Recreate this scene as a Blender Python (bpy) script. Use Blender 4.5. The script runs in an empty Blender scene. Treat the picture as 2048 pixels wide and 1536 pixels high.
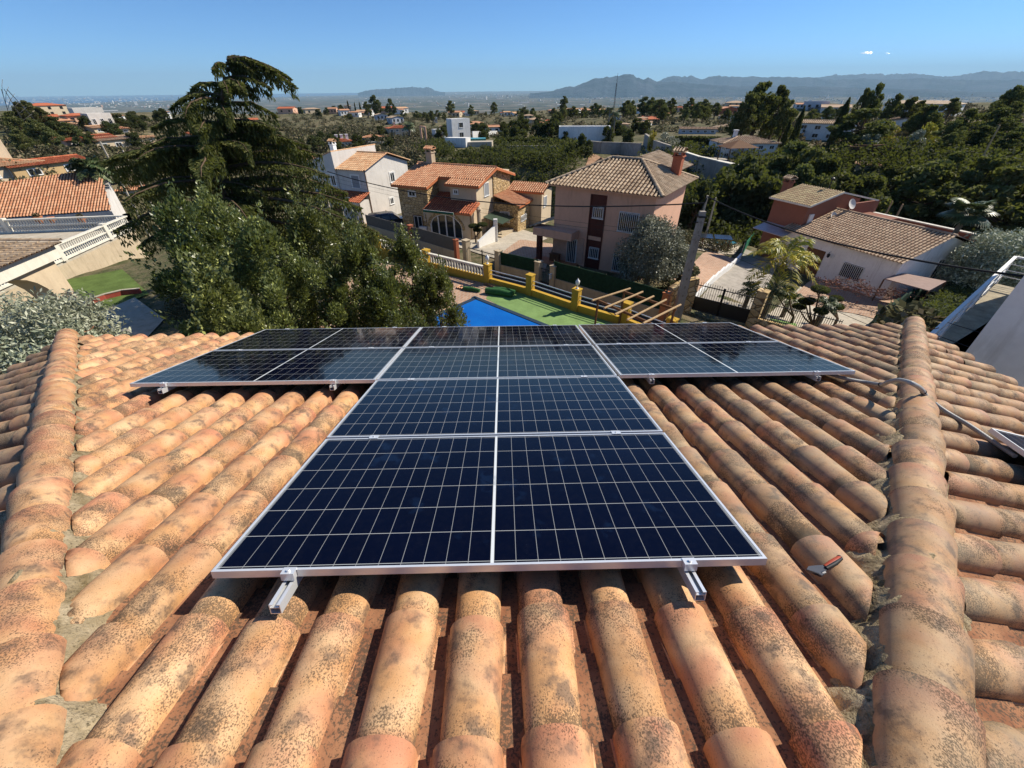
import bpy, math, random
import numpy as np
from mathutils import Vector, Matrix
R = math.radians
scene = bpy.context.scene
COL = scene.collection
rng = np.random.default_rng(7); random.seed(7)

# ---------------------------------------------------------------- camera
CZ = 10.0                                   # camera height above the pool terrace
WC = np.array([[0.999952, -0.009765, 0.0], [-0.005755, -0.589343, 0.807862], [-0.007889, -0.807824, -0.589371]])
FPX = 808.0
cam_d = bpy.data.cameras.new("camera"); cam = bpy.data.objects.new("camera", cam_d); COL.objects.link(cam)
cam_d.sensor_width = 36.0; cam_d.lens = FPX / 2048 * 36.0
cam_d.clip_start = 0.05; cam_d.clip_end = 200000.0
cam.matrix_world = Matrix([[WC[0, 0], -WC[0, 1], -WC[0, 2], 0], [WC[1, 0], -WC[1, 1], -WC[1, 2], 0], [WC[2, 0], -WC[2, 1], -WC[2, 2], CZ], [0, 0, 0, 1]])
scene.camera = cam
# ---------------------------------------------------------------- sky, sun, exposure
SUN_AZ, SUN_EL = 68.0, 42.0                 # azimuth clockwise from +Y
world = bpy.data.worlds.new("World"); scene.world = world; world.use_nodes = True
wn = world.node_tree.nodes; wl = world.node_tree.links; wn.clear()
sky = wn.new('ShaderNodeTexSky'); sky.sky_type = 'NISHITA'; sky.sun_disc = False
sky.sun_elevation = R(SUN_EL); sky.sun_rotation = R(SUN_AZ); sky.altitude = 250
sky.air_density = 0.6; sky.dust_density = 0.1; sky.ozone_density = 10.0
bg = wn.new('ShaderNodeBackground'); bg.inputs['Strength'].default_value = 0.11
wo = wn.new('ShaderNodeOutputWorld'); tint = wn.new('ShaderNodeMix'); tint.data_type = 'RGBA'; tint.blend_type = 'MULTIPLY'; tint.inputs[0].default_value = 1.0; tint.inputs[7].default_value = (0.86, 1.04, 1.05, 1)
wl.new(sky.outputs[0], tint.inputs[6]); wl.new(tint.outputs[2], bg.inputs[0]); wl.new(bg.outputs[0], wo.inputs[0])
sun_d = bpy.data.lights.new("sun", 'SUN'); sun_d.energy = 5.0; sun_d.angle = R(0.5); sun_d.color = (1.0, 0.92, 0.78)
sun = bpy.data.objects.new("sun", sun_d); COL.objects.link(sun)
sd = Vector((math.cos(R(SUN_EL)) * math.sin(R(SUN_AZ)), math.cos(R(SUN_EL)) * math.cos(R(SUN_AZ)), math.sin(R(SUN_EL))))
sun.rotation_euler = sd.to_track_quat('Z', 'Y').to_euler(); sun.location = (30, 20, 60)
vs = scene.view_settings; vs.view_transform = 'Standard'; vs.look = 'None'; vs.exposure = 0.38; vs.gamma = 1.0
scene.cycles.max_bounces = 6; scene.cycles.diffuse_bounces = 3; scene.cycles.glossy_bounces = 3
scene.cycles.transmission_bounces = 4; scene.cycles.volume_bounces = 0; scene.cycles.transparent_max_bounces = 8
scene.cycles.caustics_reflective = False; scene.cycles.caustics_refractive = False
scene.cycles.use_denoising = True

# ---------------------------------------------------------------- placing helpers
def ray(x, y): return WC @ np.array([(x - 1024) / FPX, (y - 768) / FPX, 1.0])
def atz(x, y, z=0.0):
    d = ray(x, y); t = (z - CZ) / d[2]; return np.array([0, 0, CZ]) + t * d
def atd(x, y, D):
    d = ray(x, y); t = D / math.hypot(d[0], d[1]); return np.array([0, 0, CZ]) + t * d
# roof frame: x' along the courses, y' down the slope, n out of the slope (0 = top of the solar panels)
RM = np.array([[0.999849, 0.016974, -0.003802], [-0.017368, 0.962169, -0.271899], [-0.000957, 0.271924, 0.962318]]).T
RO = np.array([-1.2278, 0.8801, -1.5683 + CZ])
def rp(x, y, n=0.0): return RO + RM @ np.array([x, y, n])
def rpa(a): return RO + np.asarray(a, float) @ RM.T

# ---------------------------------------------------------------- mesh builder
class MB:
    def __init__(s): s.v = []; s.q = []; s.t = []; s.qm = []; s.tm = []; s.c = []; s.n = 0
    def add(s, v, f, m=0, tc=None):
        v = np.asarray(v, float).reshape(-1, 3); k = len(v)
        s.v.append(v); s.c.append(np.zeros((k, 3)) if tc is None else np.broadcast_to(np.asarray(tc, float), (k, 3)))
        f = [x for x in f] if not isinstance(f, np.ndarray) else f
        if isinstance(f, np.ndarray):
            g = f + s.n
            if g.shape[1] == 4: s.q.append(g); s.qm.append(np.full(len(g), m))
            else: s.t.append(g); s.tm.append(np.full(len(g), m))
        else:
            for p in f:
                if len(p) == 4: s.q.append(np.array([p]) + s.n); s.qm.append(np.array([m]))
                elif len(p) == 3: s.t.append(np.array([p]) + s.n); s.tm.append(np.array([m]))
                else:
                    for i in range(1, len(p) - 1): s.t.append(np.array([[p[0], p[i], p[i + 1]]]) + s.n); s.tm.append(np.array([m]))
        s.n += k; return s
    def hexa(s, p, m=0, tc=None):             # 8 corners: bottom 4 (ccw), top 4
        return s.add(p, [(3, 2, 1, 0), (4, 5, 6, 7), (0, 1, 5, 4), (1, 2, 6, 5), (2, 3, 7, 6), (3, 0, 4, 7)], m, tc)
    def box(s, c, d, rz=0.0, m=0, tc=None):
        x, y, z = [k / 2 for k in d]; ca, sa = math.cos(rz), math.sin(rz)
        p = [(a * ca - b * sa + c[0], a * sa + b * ca + c[1], h + c[2]) for h in (-z, z) for a, b in ((-x, -y), (x, -y), (x, y), (-x, y))]
        return s.hexa(p, m, tc)
    def prism(s, poly, z0, z1, m=0, mt=None):
        n = len(poly); p = [(a[0], a[1], z0) for a in poly] + [(a[0], a[1], z1) for a in poly]
        s.add(p, [(i, (i + 1) % n, n + (i + 1) % n, n + i) for i in range(n)], m)
        s.add(p[n:], [tuple(range(n))], m if mt is None else mt); s.add(p[:n], [tuple(range(n - 1, -1, -1))], m); return s
    def wall(s, a, b, th, z0, z1, m=0, z0b=None, z1b=None):
        a = np.array(a[:2], float); b = np.array(b[:2], float); d = b - a; L = np.linalg.norm(d); nn = np.array([-d[1], d[0]]) / L * th / 2
        zb0 = z0 if z0b is None else z0b; zb1 = z1 if z1b is None else z1b
        p = [(*(a - nn), z0), (*(b - nn), zb0), (*(b + nn), zb0), (*(a + nn), z0), (*(a - nn), z1), (*(b - nn), zb1), (*(b + nn), zb1), (*(a + nn), z1)]
        return s.hexa(p, m)
    def beam(s, a, b, w, h, m=0, up=(0, 0, 1)):
        a = np.array(a, float); b = np.array(b, float); d = b - a; d /= np.linalg.norm(d); up = np.array(up, float)
        x = np.cross(d, up); x /= np.linalg.norm(x); y = np.cross(x, d)
        o = [-x * w / 2 - y * h / 2, x * w / 2 - y * h / 2, x * w / 2 + y * h / 2, -x * w / 2 + y * h / 2]
        return s.hexa([a + k for k in o] + [b + k for k in o], m)
    def tube(s, pts, r, n=6, m=0, tc=None, cap=True):
        pts = [np.array(p, float) for p in pts]; k = len(pts); rr = [r] * k if np.isscalar(r) else list(r); V = []
        ref = np.array([0.13, 0.2, 0.97])
        for i, p in enumerate(pts):
            d = pts[min(i + 1, k - 1)] - pts[max(i - 1, 0)]; d = d / (np.linalg.norm(d) + 1e-9)
            if abs(d @ ref) > 0.97: rf = np.array([0.97, 0.1, 0.1])
            else: rf = ref
            x = np.cross(d, rf); x /= np.linalg.norm(x); y = np.cross(d, x)
            V += [p + rr[i] * (math.cos(2 * math.pi * j / n) * x + math.sin(2 * math.pi * j / n) * y) for j in range(n)]
        F = [(i * n + j, i * n + (j + 1) % n, (i + 1) * n + (j + 1) % n, (i + 1) * n + j) for i in range(k - 1) for j in range(n)]
        s.add(V, np.array(F), m, tc)
        if cap: s.add(V[:n], [tuple(range(n))], m, tc); s.add(V[-n:], [tuple(range(n))], m, tc)
        return s
    def lathe(s, c, prof, n=10, m=0, tc=None):
        c = np.array(c, float); V = [c + np.array([r * math.cos(2 * math.pi * j / n), r * math.sin(2 * math.pi * j / n), z]) for r, z in prof for j in range(n)]
        F = [(i * n + j, i * n + (j + 1) % n, (i + 1) * n + (j + 1) % n, (i + 1) * n + j) for i in range(len(prof) - 1) for j in range(n)]
        return s.add(V, np.array(F), m, tc)
    def grid(s, P, m=0, tc=None):             # P: (a,b,3)
        a, b = P.shape[:2]; i = np.arange(a * b).reshape(a, b)
        F = np.stack([i[:-1, :-1], i[:-1, 1:], i[1:, 1:], i[1:, :-1]], -1).reshape(-1, 4)
        return s.add(P.reshape(-1, 3), F, m, None if tc is None else np.asarray(tc).reshape(-1, 3))
    def build(s, name, mats, parent=None, smooth=False, loc=None, angle=None):
        V = np.concatenate(s.v) if s.v else np.zeros((0, 3)); C = np.concatenate(s.c)
        Q = np.concatenate(s.q) if s.q else np.zeros((0, 4), int); T = np.concatenate(s.t) if s.t else np.zeros((0, 3), int)
        base = np.array(parent['_w']) if parent is not None else np.zeros(3)
        off = base if loc is None else np.array(loc, float)
        me = bpy.data.meshes.new(name); me.vertices.add(len(V)); me.vertices.foreach_set('co', (V - off).astype(np.float32).ravel())
        lp = np.concatenate([Q.ravel(), T.ravel()]); me.loops.add(len(lp)); me.loops.foreach_set('vertex_index', lp.astype(np.int32))
        st = np.concatenate([np.arange(len(Q)) * 4, len(Q) * 4 + np.arange(len(T)) * 3]); nf = len(st)
        me.polygons.add(nf); me.polygons.foreach_set('loop_start', st.astype(np.int32))
        mi = np.concatenate([np.concatenate(s.qm) if s.qm else np.zeros(0), np.concatenate(s.tm) if s.tm else np.zeros(0)])
        if not isinstance(mats, (list, tuple)): mats = [mats]
        for x in mats: me.materials.append(x)
        me.polygons.foreach_set('material_index', mi.astype(np.int32))
        me.polygons.foreach_set('use_smooth', np.full(nf, bool(smooth)))
        at = me.attributes.new('tc', 'FLOAT_VECTOR', 'POINT'); at.data.foreach_set('vector', C.astype(np.float32).ravel())
        me.update(calc_edges=True)
        o = bpy.data.objects.new(name, me); COL.objects.link(o)
        o['_w'] = [float(k) for k in off]
        o.location = off - base if parent is not None else off
        if parent is not None: o.parent = parent
        return o
def tag(o, label=None, cat=None, group=None, kind=None):
    if label: o['label'] = label
    if cat: o['category'] = cat
    if group: o['group'] = group
    if kind: o['kind'] = kind
    return o
def thing(name, label, cat, loc=(0, 0, 0), group=None):
    o = bpy.data.objects.new(name, None); COL.objects.link(o); o.location = loc; o['_w'] = [float(k) for k in loc]; o.empty_display_size = 0.3
    return tag(o, label, cat, group)
def copy_tree(o, loc=None, rz=None, sc=None, label=None, group=None, parent=None):
    c = o.copy(); COL.objects.link(c)
    if parent is not None: c.parent = parent
    if loc is not None: c.location = loc
    if rz is not None: c.rotation_euler = (0, 0, rz)
    if sc is not None: c.scale = (sc, sc, sc) if np.isscalar(sc) else sc
    if label: c['label'] = label
    if group: c['group'] = group
    for ch in list(o.children): copy_tree(ch, parent=c)
    return c

# ---------------------------------------------------------------- materials
class NT:
    def __init__(s, name):
        s.m = bpy.data.materials.new(name); s.m.use_nodes = True; s.nt = s.m.node_tree; s.nt.nodes.clear()
        s.out = s.N('ShaderNodeOutputMaterial'); s.b = s.N('ShaderNodeBsdfPrincipled'); s.L(s.b.outputs[0], s.out.inputs[0])
    def N(s, t, **k):
        n = s.nt.nodes.new(t)
        for a, v in k.items(): setattr(n, a, v)
        return n
    def L(s, a, b): s.nt.links.new(a, b)
    def setin(s, i, v):
        if hasattr(v, 'is_linked') or isinstance(v, bpy.types.NodeSocket): s.L(v, i)
        else: i.default_value = v
    def co(s, kind='Object', sc=None, off=None):
        o = s.N('ShaderNodeTexCoord').outputs[kind]
        if sc is not None or off is not None:
            mp = s.N('ShaderNodeMapping'); s.L(o, mp.inputs[0])
            if sc is not None: mp.inputs['Scale'].default_value = sc if not np.isscalar(sc) else (sc,) * 3
            if off is not None: s.setin(mp.inputs['Location'], off)
            o = mp.outputs[0]
        return o
    def tc(s):
        a = s.N('ShaderNodeAttribute', attribute_name='tc'); sp = s.N('ShaderNodeSeparateXYZ'); s.L(a.outputs['Vector'], sp.inputs[0]); return sp.outputs
    def noise(s, vec, sc, det=3, rough=0.55, out=0):
        n = s.N('ShaderNodeTexNoise'); s.L(vec, n.inputs['Vector']); n.inputs['Scale'].default_value = sc; n.inputs['Detail'].default_value = det
        n.inputs['Roughness'].default_value = rough; return n.outputs[out]
    def voro(s, vec, sc, feat='F1', out='Distance'):
        n = s.N('ShaderNodeTexVoronoi', feature=feat); s.L(vec, n.inputs['Vector']); n.inputs['Scale'].default_value = sc; return n.outputs[out]
    def math(s, op, a, b=0.0, c=None, clamp=False):
        n = s.N('ShaderNodeMath', operation=op, use_clamp=clamp); s.setin(n.inputs[0], a); s.setin(n.inputs[1], b)
        if c is not None: s.setin(n.inputs[2], c)
        return n.outputs[0]
    def ramp(s, f, lo, hi, a=0.0, b=1.0):
        n = s.N('ShaderNodeMapRange'); n.clamp = True; s.setin(n.inputs[0], f); n.inputs[1].default_value = lo; n.inputs[2].default_value = hi
        n.inputs[3].default_value = a; n.inputs[4].default_value = b; return n.outputs[0]
    def mix(s, f, a, b, mode='MIX'):
        n = s.N('ShaderNodeMix', data_type='RGBA', blend_type=mode); s.setin(n.inputs[0], f)
        for i, v in ((6, a), (7, b)):
            if isinstance(v, tuple): n.inputs[i].default_value = (*v[:3], 1)
            else: s.L(v, n.inputs[i])
        return n.outputs[2]
    def bump(s, h, st=0.3, dist=0.01):
        n = s.N('ShaderNodeBump'); n.inputs['Strength'].default_value = st; n.inputs['Distance'].default_value = dist; s.L(h, n.inputs['Height']); s.L(n.outputs[0], s.b.inputs['Normal'])
    def fin(s, col, rough=0.8, spec=0.3, metal=0.0):
        if isinstance(col, tuple): s.b.inputs['Base Color'].default_value = (*col[:3], 1)
        else: s.L(col, s.b.inputs['Base Color'])
        s.setin(s.b.inputs['Roughness'], rough); s.b.inputs['Specular IOR Level'].default_value = spec; s.b.inputs['Metallic'].default_value = metal
        return s.m
def flat(name, c, rough=0.7, spec=0.3, metal=0.0, var=0.25, sc=3.0, bump=0.0, dirt=None):
    """a plain coating with some unevenness and faint dirt"""
    t = NT(name); o = t.co(); n = t.noise(o, sc, 5, 0.6); n2 = t.noise(o, sc * 9, 3, 0.6)
    f = t.math('ADD', t.math('MULTIPLY', n, 0.7), t.math('MULTIPLY', n2, 0.3))
    lo = tuple(k * (1 - var) for k in c); hi = tuple(min(1, k * (1 + var * 0.6)) for k in c)
    col = t.mix(t.ramp(f, 0.3, 0.7), lo, hi)
    if dirt: col = t.mix(t.ramp(t.noise(t.co(sc=(2.2, 2.2, 0.35)), 1.2, 5, 0.7), 0.52, 0.75, 0, 0.55), col, dirt)
    if bump: t.bump(n2, bump, 0.01)
    return t.fin(col, rough, spec, metal)

def mat_tile_near(name, cream, blush, greyer=0.0):
    t = NT(name); s = t.tc(); o = t.co(); comb = t.N('ShaderNodeCombineXYZ'); r = t.math('MULTIPLY', s[2], 37.0)
    t.L(r, comb.inputs[0]); t.L(r, comb.inputs[1]); t.L(r, comb.inputs[2])
    va = t.N('ShaderNodeVectorMath', operation='ADD'); t.L(o, va.inputs[0]); t.L(comb.outputs[0], va.inputs[1]); p = va.outputs[0]
    rr = t.N('ShaderNodeTexWhiteNoise', noise_dimensions='1D'); t.L(s[2], rr.inputs['W']); rnd = rr.outputs['Value']
    big = t.noise(p, 5.5, 3, 0.55); mid = t.noise(p, 16, 4, 0.6)
    col = t.mix(t.ramp(big, 0.38, 0.62), cream, tuple(a * b for a, b in zip(cream, (0.88, 0.74, 0.6))))
    bl = t.math('MULTIPLY', t.ramp(s[1], 0.45, 0.95), t.ramp(t.noise(p, 7, 3, 0.5), 0.36, 0.6))
    bl = t.math('MAXIMUM', bl, t.ramp(t.noise(p, 4.2, 2, 0.5), 0.50, 0.66, 0, 0.85))
    col = t.mix(t.math('MULTIPLY', bl, t.ramp(rnd, 0.0, 1.0, 0.45, 1.0)), col, blush)
    # smoky firing marks
    sm = t.math('MULTIPLY', t.ramp(t.noise(p, 8, 4, 0.65), 0.49, 0.66), t.ramp(mid, 0.38, 0.6))
    col = t.mix(t.math('MULTIPLY', sm, 0.72), col, (0.10, 0.075, 0.06))
    # lichen specks, thick on the sheltered part just below the next tile
    mp = t.N('ShaderNodeMapping'); t.L(p, mp.inputs[0]); mp.inputs['Scale'].default_value = (1.0, 0.75, 1.0)
    sp = t.noise(mp.outputs[0], 190, 4, 0.75)
    area = t.noise(p, 3.4, 3, 0.6)
    msk = t.math('ADD', t.ramp(area, 0.47, 0.58, 0, 0.115 + greyer * 0.035), t.ramp(s[1], 0.14, 0.40, 0.11 + greyer * 0.03, 0.0))
    msk = t.math('ADD', msk, t.ramp(rnd, 0.72, 1.0, 0, 0.05))
    speck = t.ramp(t.math('ADD', sp, msk), 0.60, 0.68)
    col = t.mix(t.math('MULTIPLY', speck, 0.80), col, (0.065, 0.05, 0.035))
    sp2 = t.ramp(t.noise(p, 210, 2, 0.6), 0.62, 0.72)
    col = t.mix(t.math('MULTIPLY', sp2, 0.45), col, (0.16, 0.11, 0.08))
    if greyer: col = t.mix(t.math('MULTIPLY', t.ramp(t.noise(p, 2.6, 4, 0.7), 0.42, 0.66), 0.45 * greyer), col, (0.27, 0.235, 0.17))
    hsv = t.N('ShaderNodeHueSaturation'); t.L(col, hsv.inputs['Color']); t.L(t.ramp(rnd, 0, 1, 0.82, 1.12), hsv.inputs['Value'])
    t.bump(t.math('ADD', sp, t.math('MULTIPLY', mid, 0.8)), 0.35, 0.004)
    return t.fin(hsv.outputs[0], t.ramp(speck, 0, 1, 0.62, 0.9), 0.25)
def mat_channel():
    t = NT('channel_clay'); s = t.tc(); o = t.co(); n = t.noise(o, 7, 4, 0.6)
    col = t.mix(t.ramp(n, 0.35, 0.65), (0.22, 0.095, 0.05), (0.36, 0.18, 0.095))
    g = t.ramp(t.math('ADD', t.noise(o, 90, 3, 0.7), t.ramp(t.noise(o, 4, 3), 0.4, 0.7, 0, 0.16)), 0.56, 0.63)
    col = t.mix(t.math('MULTIPLY', g, 0.8), col, (0.07, 0.055, 0.04))
    w = t.math('MULTIPLY', t.ramp(t.voro(o, 95), 0.22, 0.14), t.ramp(s[0], 0.22, 0.05)); w = t.math('MULTIPLY', w, t.ramp(t.noise(o, 9), 0.5, 0.6))
    col = t.mix(w, col, (0.6, 0.58, 0.52)); t.bump(t.noise(o, 60, 4), 0.5, 0.006)
    return t.fin(col, 0.88, 0.2)
def mat_mortar():
    t = NT('lichen_mortar'); o = t.co(); n = t.noise(o, 8, 5, 0.65); g = t.noise(o, 60, 4, 0.7)
    col = t.mix(t.ramp(n, 0.35, 0.65), (0.22, 0.165, 0.085), (0.48, 0.385, 0.25)); col = t.mix(t.ramp(g, 0.55, 0.68, 0, 0.8), col, (0.07, 0.06, 0.035))
    col = t.mix(t.ramp(t.noise(o, 150, 2), 0.68, 0.74), col, (0.5, 0.45, 0.34))
    t.bump(t.math('ADD', g, n), 0.9, 0.02); return t.fin(col, 0.95, 0.15)
def mat_tile_far(name, c1, c2, dark=0.4, spec=0.25):
    t = NT(name); s = t.tc(); o = t.co(); rr = t.N('ShaderNodeTexWhiteNoise', noise_dimensions='1D'); t.L(s[2], rr.inputs['W'])
    col = t.mix(rr.outputs['Value'], c1, c2); g = t.noise(o, 1.1, 4, 0.65)
    col = t.mix(t.ramp(g, 0.45, 0.7, 0, dark), col, tuple(k * 0.3 for k in c1)); g2 = t.noise(o, 14, 3)
    col = t.mix(t.ramp(g2, 0.5, 0.7, 0, dark * 0.7), col, (0.12, 0.1, 0.08)); return t.fin(col, 0.75, spec)
def mat_leaf(name, c1, c2, c3=None, rough=0.5, spec=0.4, trans=0.25, p3=0.12):
    t = NT(name); s = t.tc(); rr = t.N('ShaderNodeTexWhiteNoise', noise_dimensions='1D'); t.L(s[2], rr.inputs['W'])
    col = t.mix(t.math('ADD', t.math('MULTIPLY', rr.outputs['Value'], 0.6), t.math('MULTIPLY', s[0], 0.4)), c1, c2)
    if c3: col = t.mix(t.ramp(s[1], 1 - p3 - 0.05, 1 - p3), col, c3)
    oi = t.N('ShaderNodeObjectInfo'); hs = t.N('ShaderNodeHueSaturation'); t.L(col, hs.inputs['Color']); t.L(t.ramp(oi.outputs['Random'], 0, 1, .478, .518), hs.inputs['Hue']); t.L(t.ramp(t.math('FRACT', t.math('MULTIPLY', oi.outputs['Random'], 7.3)), 0, 1, .72, 1.4), hs.inputs['Value']); col = hs.outputs[0]
    m = t.fin(col, rough, spec); tr = t.N('ShaderNodeBsdfTranslucent'); t.L(t.mix(0.5, col, (0.35, 0.4, 0.05), 'MIX') if trans > 0.2 else col, tr.inputs[0])
    mx = t.N('ShaderNodeMixShader'); mx.inputs[0].default_value = trans; t.L(t.b.outputs[0], mx.inputs[1]); t.L(tr.outputs[0], mx.inputs[2]); t.L(mx.outputs[0], t.out.inputs[0])
    return m
def mat_stone(name, sc=3.2, c1=(0.52, 0.35, 0.15), c2=(0.74, 0.56, 0.32), joint=(0.2, 0.13, 0.07)):
    t = NT(name); o = t.co(); w = t.noise(o, 2.5, 3, out=1)
    v = t.N('ShaderNodeTexVoronoi', feature='F1'); mp = t.N('ShaderNodeMapping'); mp.inputs['Scale'].default_value = (1, 1, 1.5); t.L(o, mp.inputs[0]); t.L(mp.outputs[0], v.inputs['Vector']); v.inputs['Scale'].default_value = sc
    d = t.N('ShaderNodeTexVoronoi', feature='DISTANCE_TO_EDGE'); t.L(mp.outputs[0], d.inputs['Vector']); d.inputs['Scale'].default_value = sc
    sep = t.N('ShaderNodeSeparateColor'); t.L(v.outputs['Color'], sep.inputs[0])
    col = t.mix(sep.outputs[0], c1, c2); col = t.mix(t.ramp(t.noise(o, 12, 4), 0.4, 0.7, 0, 0.5), col, tuple(k * 0.55 for k in c1))
    col = t.mix(t.ramp(d.outputs['Distance'], 0.02, 0.09, 1, 0), col, joint); t.bump(t.ramp(d.outputs['Distance'], 0.0, 0.15), 0.8, 0.05)
    return t.fin(col, 0.9, 0.2)
M = {}
M['tile'] = mat_tile_near('weathered_clay_tile', (0.68, 0.43, 0.23), (0.48, 0.19, 0.105))
M['tile_r'] = mat_tile_near('lichen_clay_tile', (0.54, 0.36, 0.20), (0.42, 0.19, 0.115), 1.0)
M['channel'] = mat_channel(); M['mortar'] = mat_mortar()
M['alu'] = flat('anodised_aluminium', (0.78, 0.79, 0.80), 0.35, 0.5, 0.45, 0.08, 12)
M['steel'] = flat('zinc_steel', (0.5, 0.5, 0.5), 0.35, 0.5, 0.9, 0.2, 20)
M['black'] = flat('black_rubber', (0.015, 0.015, 0.017), 0.6)
M['conduit'] = flat('grey_pvc', (0.34, 0.34, 0.33), 0.5, 0.4)
def mat_pv():
    t = NT('photovoltaic_glass'); s = t.tc()      # tc = metres from the left and lower edge of the glass
    def line(v, off, pit, w):                  # 1 on a grid line
        q = t.math('FRACT', t.math('DIVIDE', t.math('ADD', v, -off + pit * 100), pit)); q = t.math('ABSOLUTE', t.math('SUBTRACT', q, 0.5))
        return t.math('GREATER_THAN', q, 0.5 - w / pit / 2)
    W, H = 2.278 - 0.024, 1.134 - 0.024; mg = 0.012; px = (W - 2 * mg - 0.014) / 24; py = (H - 2 * mg) / 6
    x = s[0]; y = s[1]; half = t.math('GREATER_THAN', x, W / 2)
    xl = t.math('SUBTRACT', x, t.math('MULTIPLY', half, 0.014)); lv = line(xl, mg, px, 0.0023); lh = line(y, mg, py, 0.0034)
    mid = t.math('LESS_THAN', t.math('ABSOLUTE', t.math('SUBTRACT', x, W / 2)), 0.0065)
    ex = t.math('GREATER_THAN', t.math('ABSOLUTE', t.math('SUBTRACT', x, W / 2)), W / 2 - mg + 0.003)
    ln = t.math('MAXIMUM', t.math('MULTIPLY', lv, 0.75), lh)
    o = t.co(); cell = t.mix(t.ramp(t.noise(o, 2.0, 2), 0.3, 0.7), (0.0010, 0.0016, 0.0085), (0.0014, 0.0024, 0.012))
    col = t.mix(t.math('MULTIPLY', ln, 0.95), cell, (0.36, 0.37, 0.37)); col = t.mix(t.math('MAXIMUM', mid, t.math('MULTIPLY', ex, 0.4)), col, (0.62, 0.65, 0.66))
    refl_blotch = t.math('MULTIPLY', t.ramp(t.noise(o, 3.1, 3, 0.6), 0.60, 0.66), t.ramp(t.noise(o, 9, 3), 0.45, 0.55)); col = t.mix(t.math('MULTIPLY', refl_blotch, 0.35), col, (0.008, 0.022, 0.06))  # bluish reflection blotches on the glass, painted into its colour
    dust = t.ramp(t.noise(o, 30, 5, 0.7), 0.45, 0.8, 0.0, 0.006)
    col = t.mix(dust, col, (0.4, 0.38, 0.34)); t.bump(t.noise(o, 1.3, 2), 0.012, 0.05)
    smg = t.noise(t.co(sc=(1, 1, 1)), 6, 4, 0.6)
    m = t.fin(col, t.ramp(smg, 0.3, 0.7, 0.03, 0.09), 0.5); t.b.inputs['IOR'].default_value = 1.22; return m
M['pv'] = mat_pv()
M['stucco_white'] = flat('white_stucco', (0.84, 0.82, 0.78), 0.85, 0.2, 0, 0.14, 0.8, 0.3, (0.42, 0.38, 0.32))
M['stucco_cream'] = flat('cream_stucco', (0.62, 0.50, 0.35), 0.85, 0.2, 0, 0.12, 1.2, 0.3, (0.4, 0.3, 0.2))
M['stucco_grey'] = flat('grey_stucco', (0.68, 0.64, 0.59), 0.9, 0.2, 0, 0.15, 1.0, 0.4, (0.36, 0.33, 0.29))
M['stucco_pink'] = flat('salmon_stucco', (0.70, 0.42, 0.29), 0.88, 0.2, 0, 0.12, 0.8, 0.3, (0.33, 0.2, 0.14))
M['stucco_brown'] = flat('terracotta_stucco', (0.27, 0.115, 0.075), 0.85, 0.2, 0, 0.15, 1.0, 0.3)
M['stucco_yellow'] = flat('ochre_stucco', (0.54, 0.33, 0.045), 0.85, 0.2, 0, 0.18, 1.5, 0.3, (0.30, 0.18, 0.03))
M['ochre_far'] = flat('pale_ochre_render', (.58, .40, .20), .88, .2, 0, .15, 1)
M['maroon'] = flat('maroon_paint', (0.085, 0.022, 0.016), 0.6, 0.3)
M['concrete'] = flat('weathered_concrete', (0.38, 0.34, 0.29), 0.92, 0.2, 0, 0.3, 1.6, 0.5, (0.12, 0.11, 0.09))
M['concrete_pale'] = flat('pale_concrete', (0.50, 0.44, 0.35), 0.92, 0.2, 0, 0.25, 1.8, 0.5, (0.22, 0.18, 0.12))
M['beige'] = flat('beige_render', (0.52, 0.42, 0.29), 0.92, 0.2, 0, 0.2, 1.3, 0.4, (0.24, 0.18, 0.11))
M['stone'] = mat_stone('golden_stone'); M['stone_big'] = mat_stone('field_stone', 2.2)
M['white'] = flat('white_paint', (0.8, 0.79, 0.76), 0.5, 0.4, 0, 0.06, 4)
M['white_stone'] = flat('cast_white_stone', (0.74, 0.70, 0.60), 0.8, 0.2, 0, 0.15, 3, 0.2, (0.4, 0.36, 0.28))
M['glass'] = flat('dark_window_glass', (0.02, 0.025, 0.03), 0.06, 0.6, 0, 0.2, 2)
M['shutter'] = flat('grey_roller_shutter', (0.30, 0.31, 0.32), 0.6, 0.3, 0, 0.15, 5)
M['wood'] = flat('weathered_pole_wood', (0.48, 0.33, 0.18), 0.85, 0.2, 0, 0.35, 8, 0.4)
M['wood_dark'] = flat('brown_wood', (0.16, 0.08, 0.04), 0.8, 0.2, 0, 0.3, 8, 0.3)
M['iron'] = flat('black_iron', (0.02, 0.02, 0.022), 0.5, 0.4)
M['terracotta'] = flat('terracotta', (0.52, 0.2, 0.09), 0.8, 0.2, 0, 0.2, 6, 0.2)
M['brick_red'] = flat('red_brick', (0.40, 0.13, 0.07), 0.85, 0.2, 0, 0.25, 8, 0.3)
M['green_mesh'] = flat('green_brushwood_screen', (0.015, 0.045, 0.026), 0.85, 0.15, 0, 0.5, 5, 0.5)
M['grey_mesh'] = flat('grey_screen_panel', (0.13, 0.12, 0.11), 0.8, 0.2, 0, 0.2, 5)
M['asphalt'] = flat('asphalt', (0.075, 0.07, 0.066), 0.92, 0.2, 0, 0.3, 2, 0.4)
M['orange_trim'] = flat('orange_fascia', (0.52, 0.17, 0.07), 0.75, 0.2, 0, 0.15, 4)
M['t_orange'] = mat_tile_far('orange_roof_tile', (0.52, 0.22, 0.11), (0.68, 0.38, 0.22), 0.3)
M['t_peach'] = mat_tile_far('peach_roof_tile', (0.58, 0.30, 0.15), (0.72, 0.48, 0.28), 0.35)
M['t_old'] = mat_tile_far('old_brown_roof_tile', (0.42, 0.29, 0.18), (0.64, 0.49, 0.33), 0.6)
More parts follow.
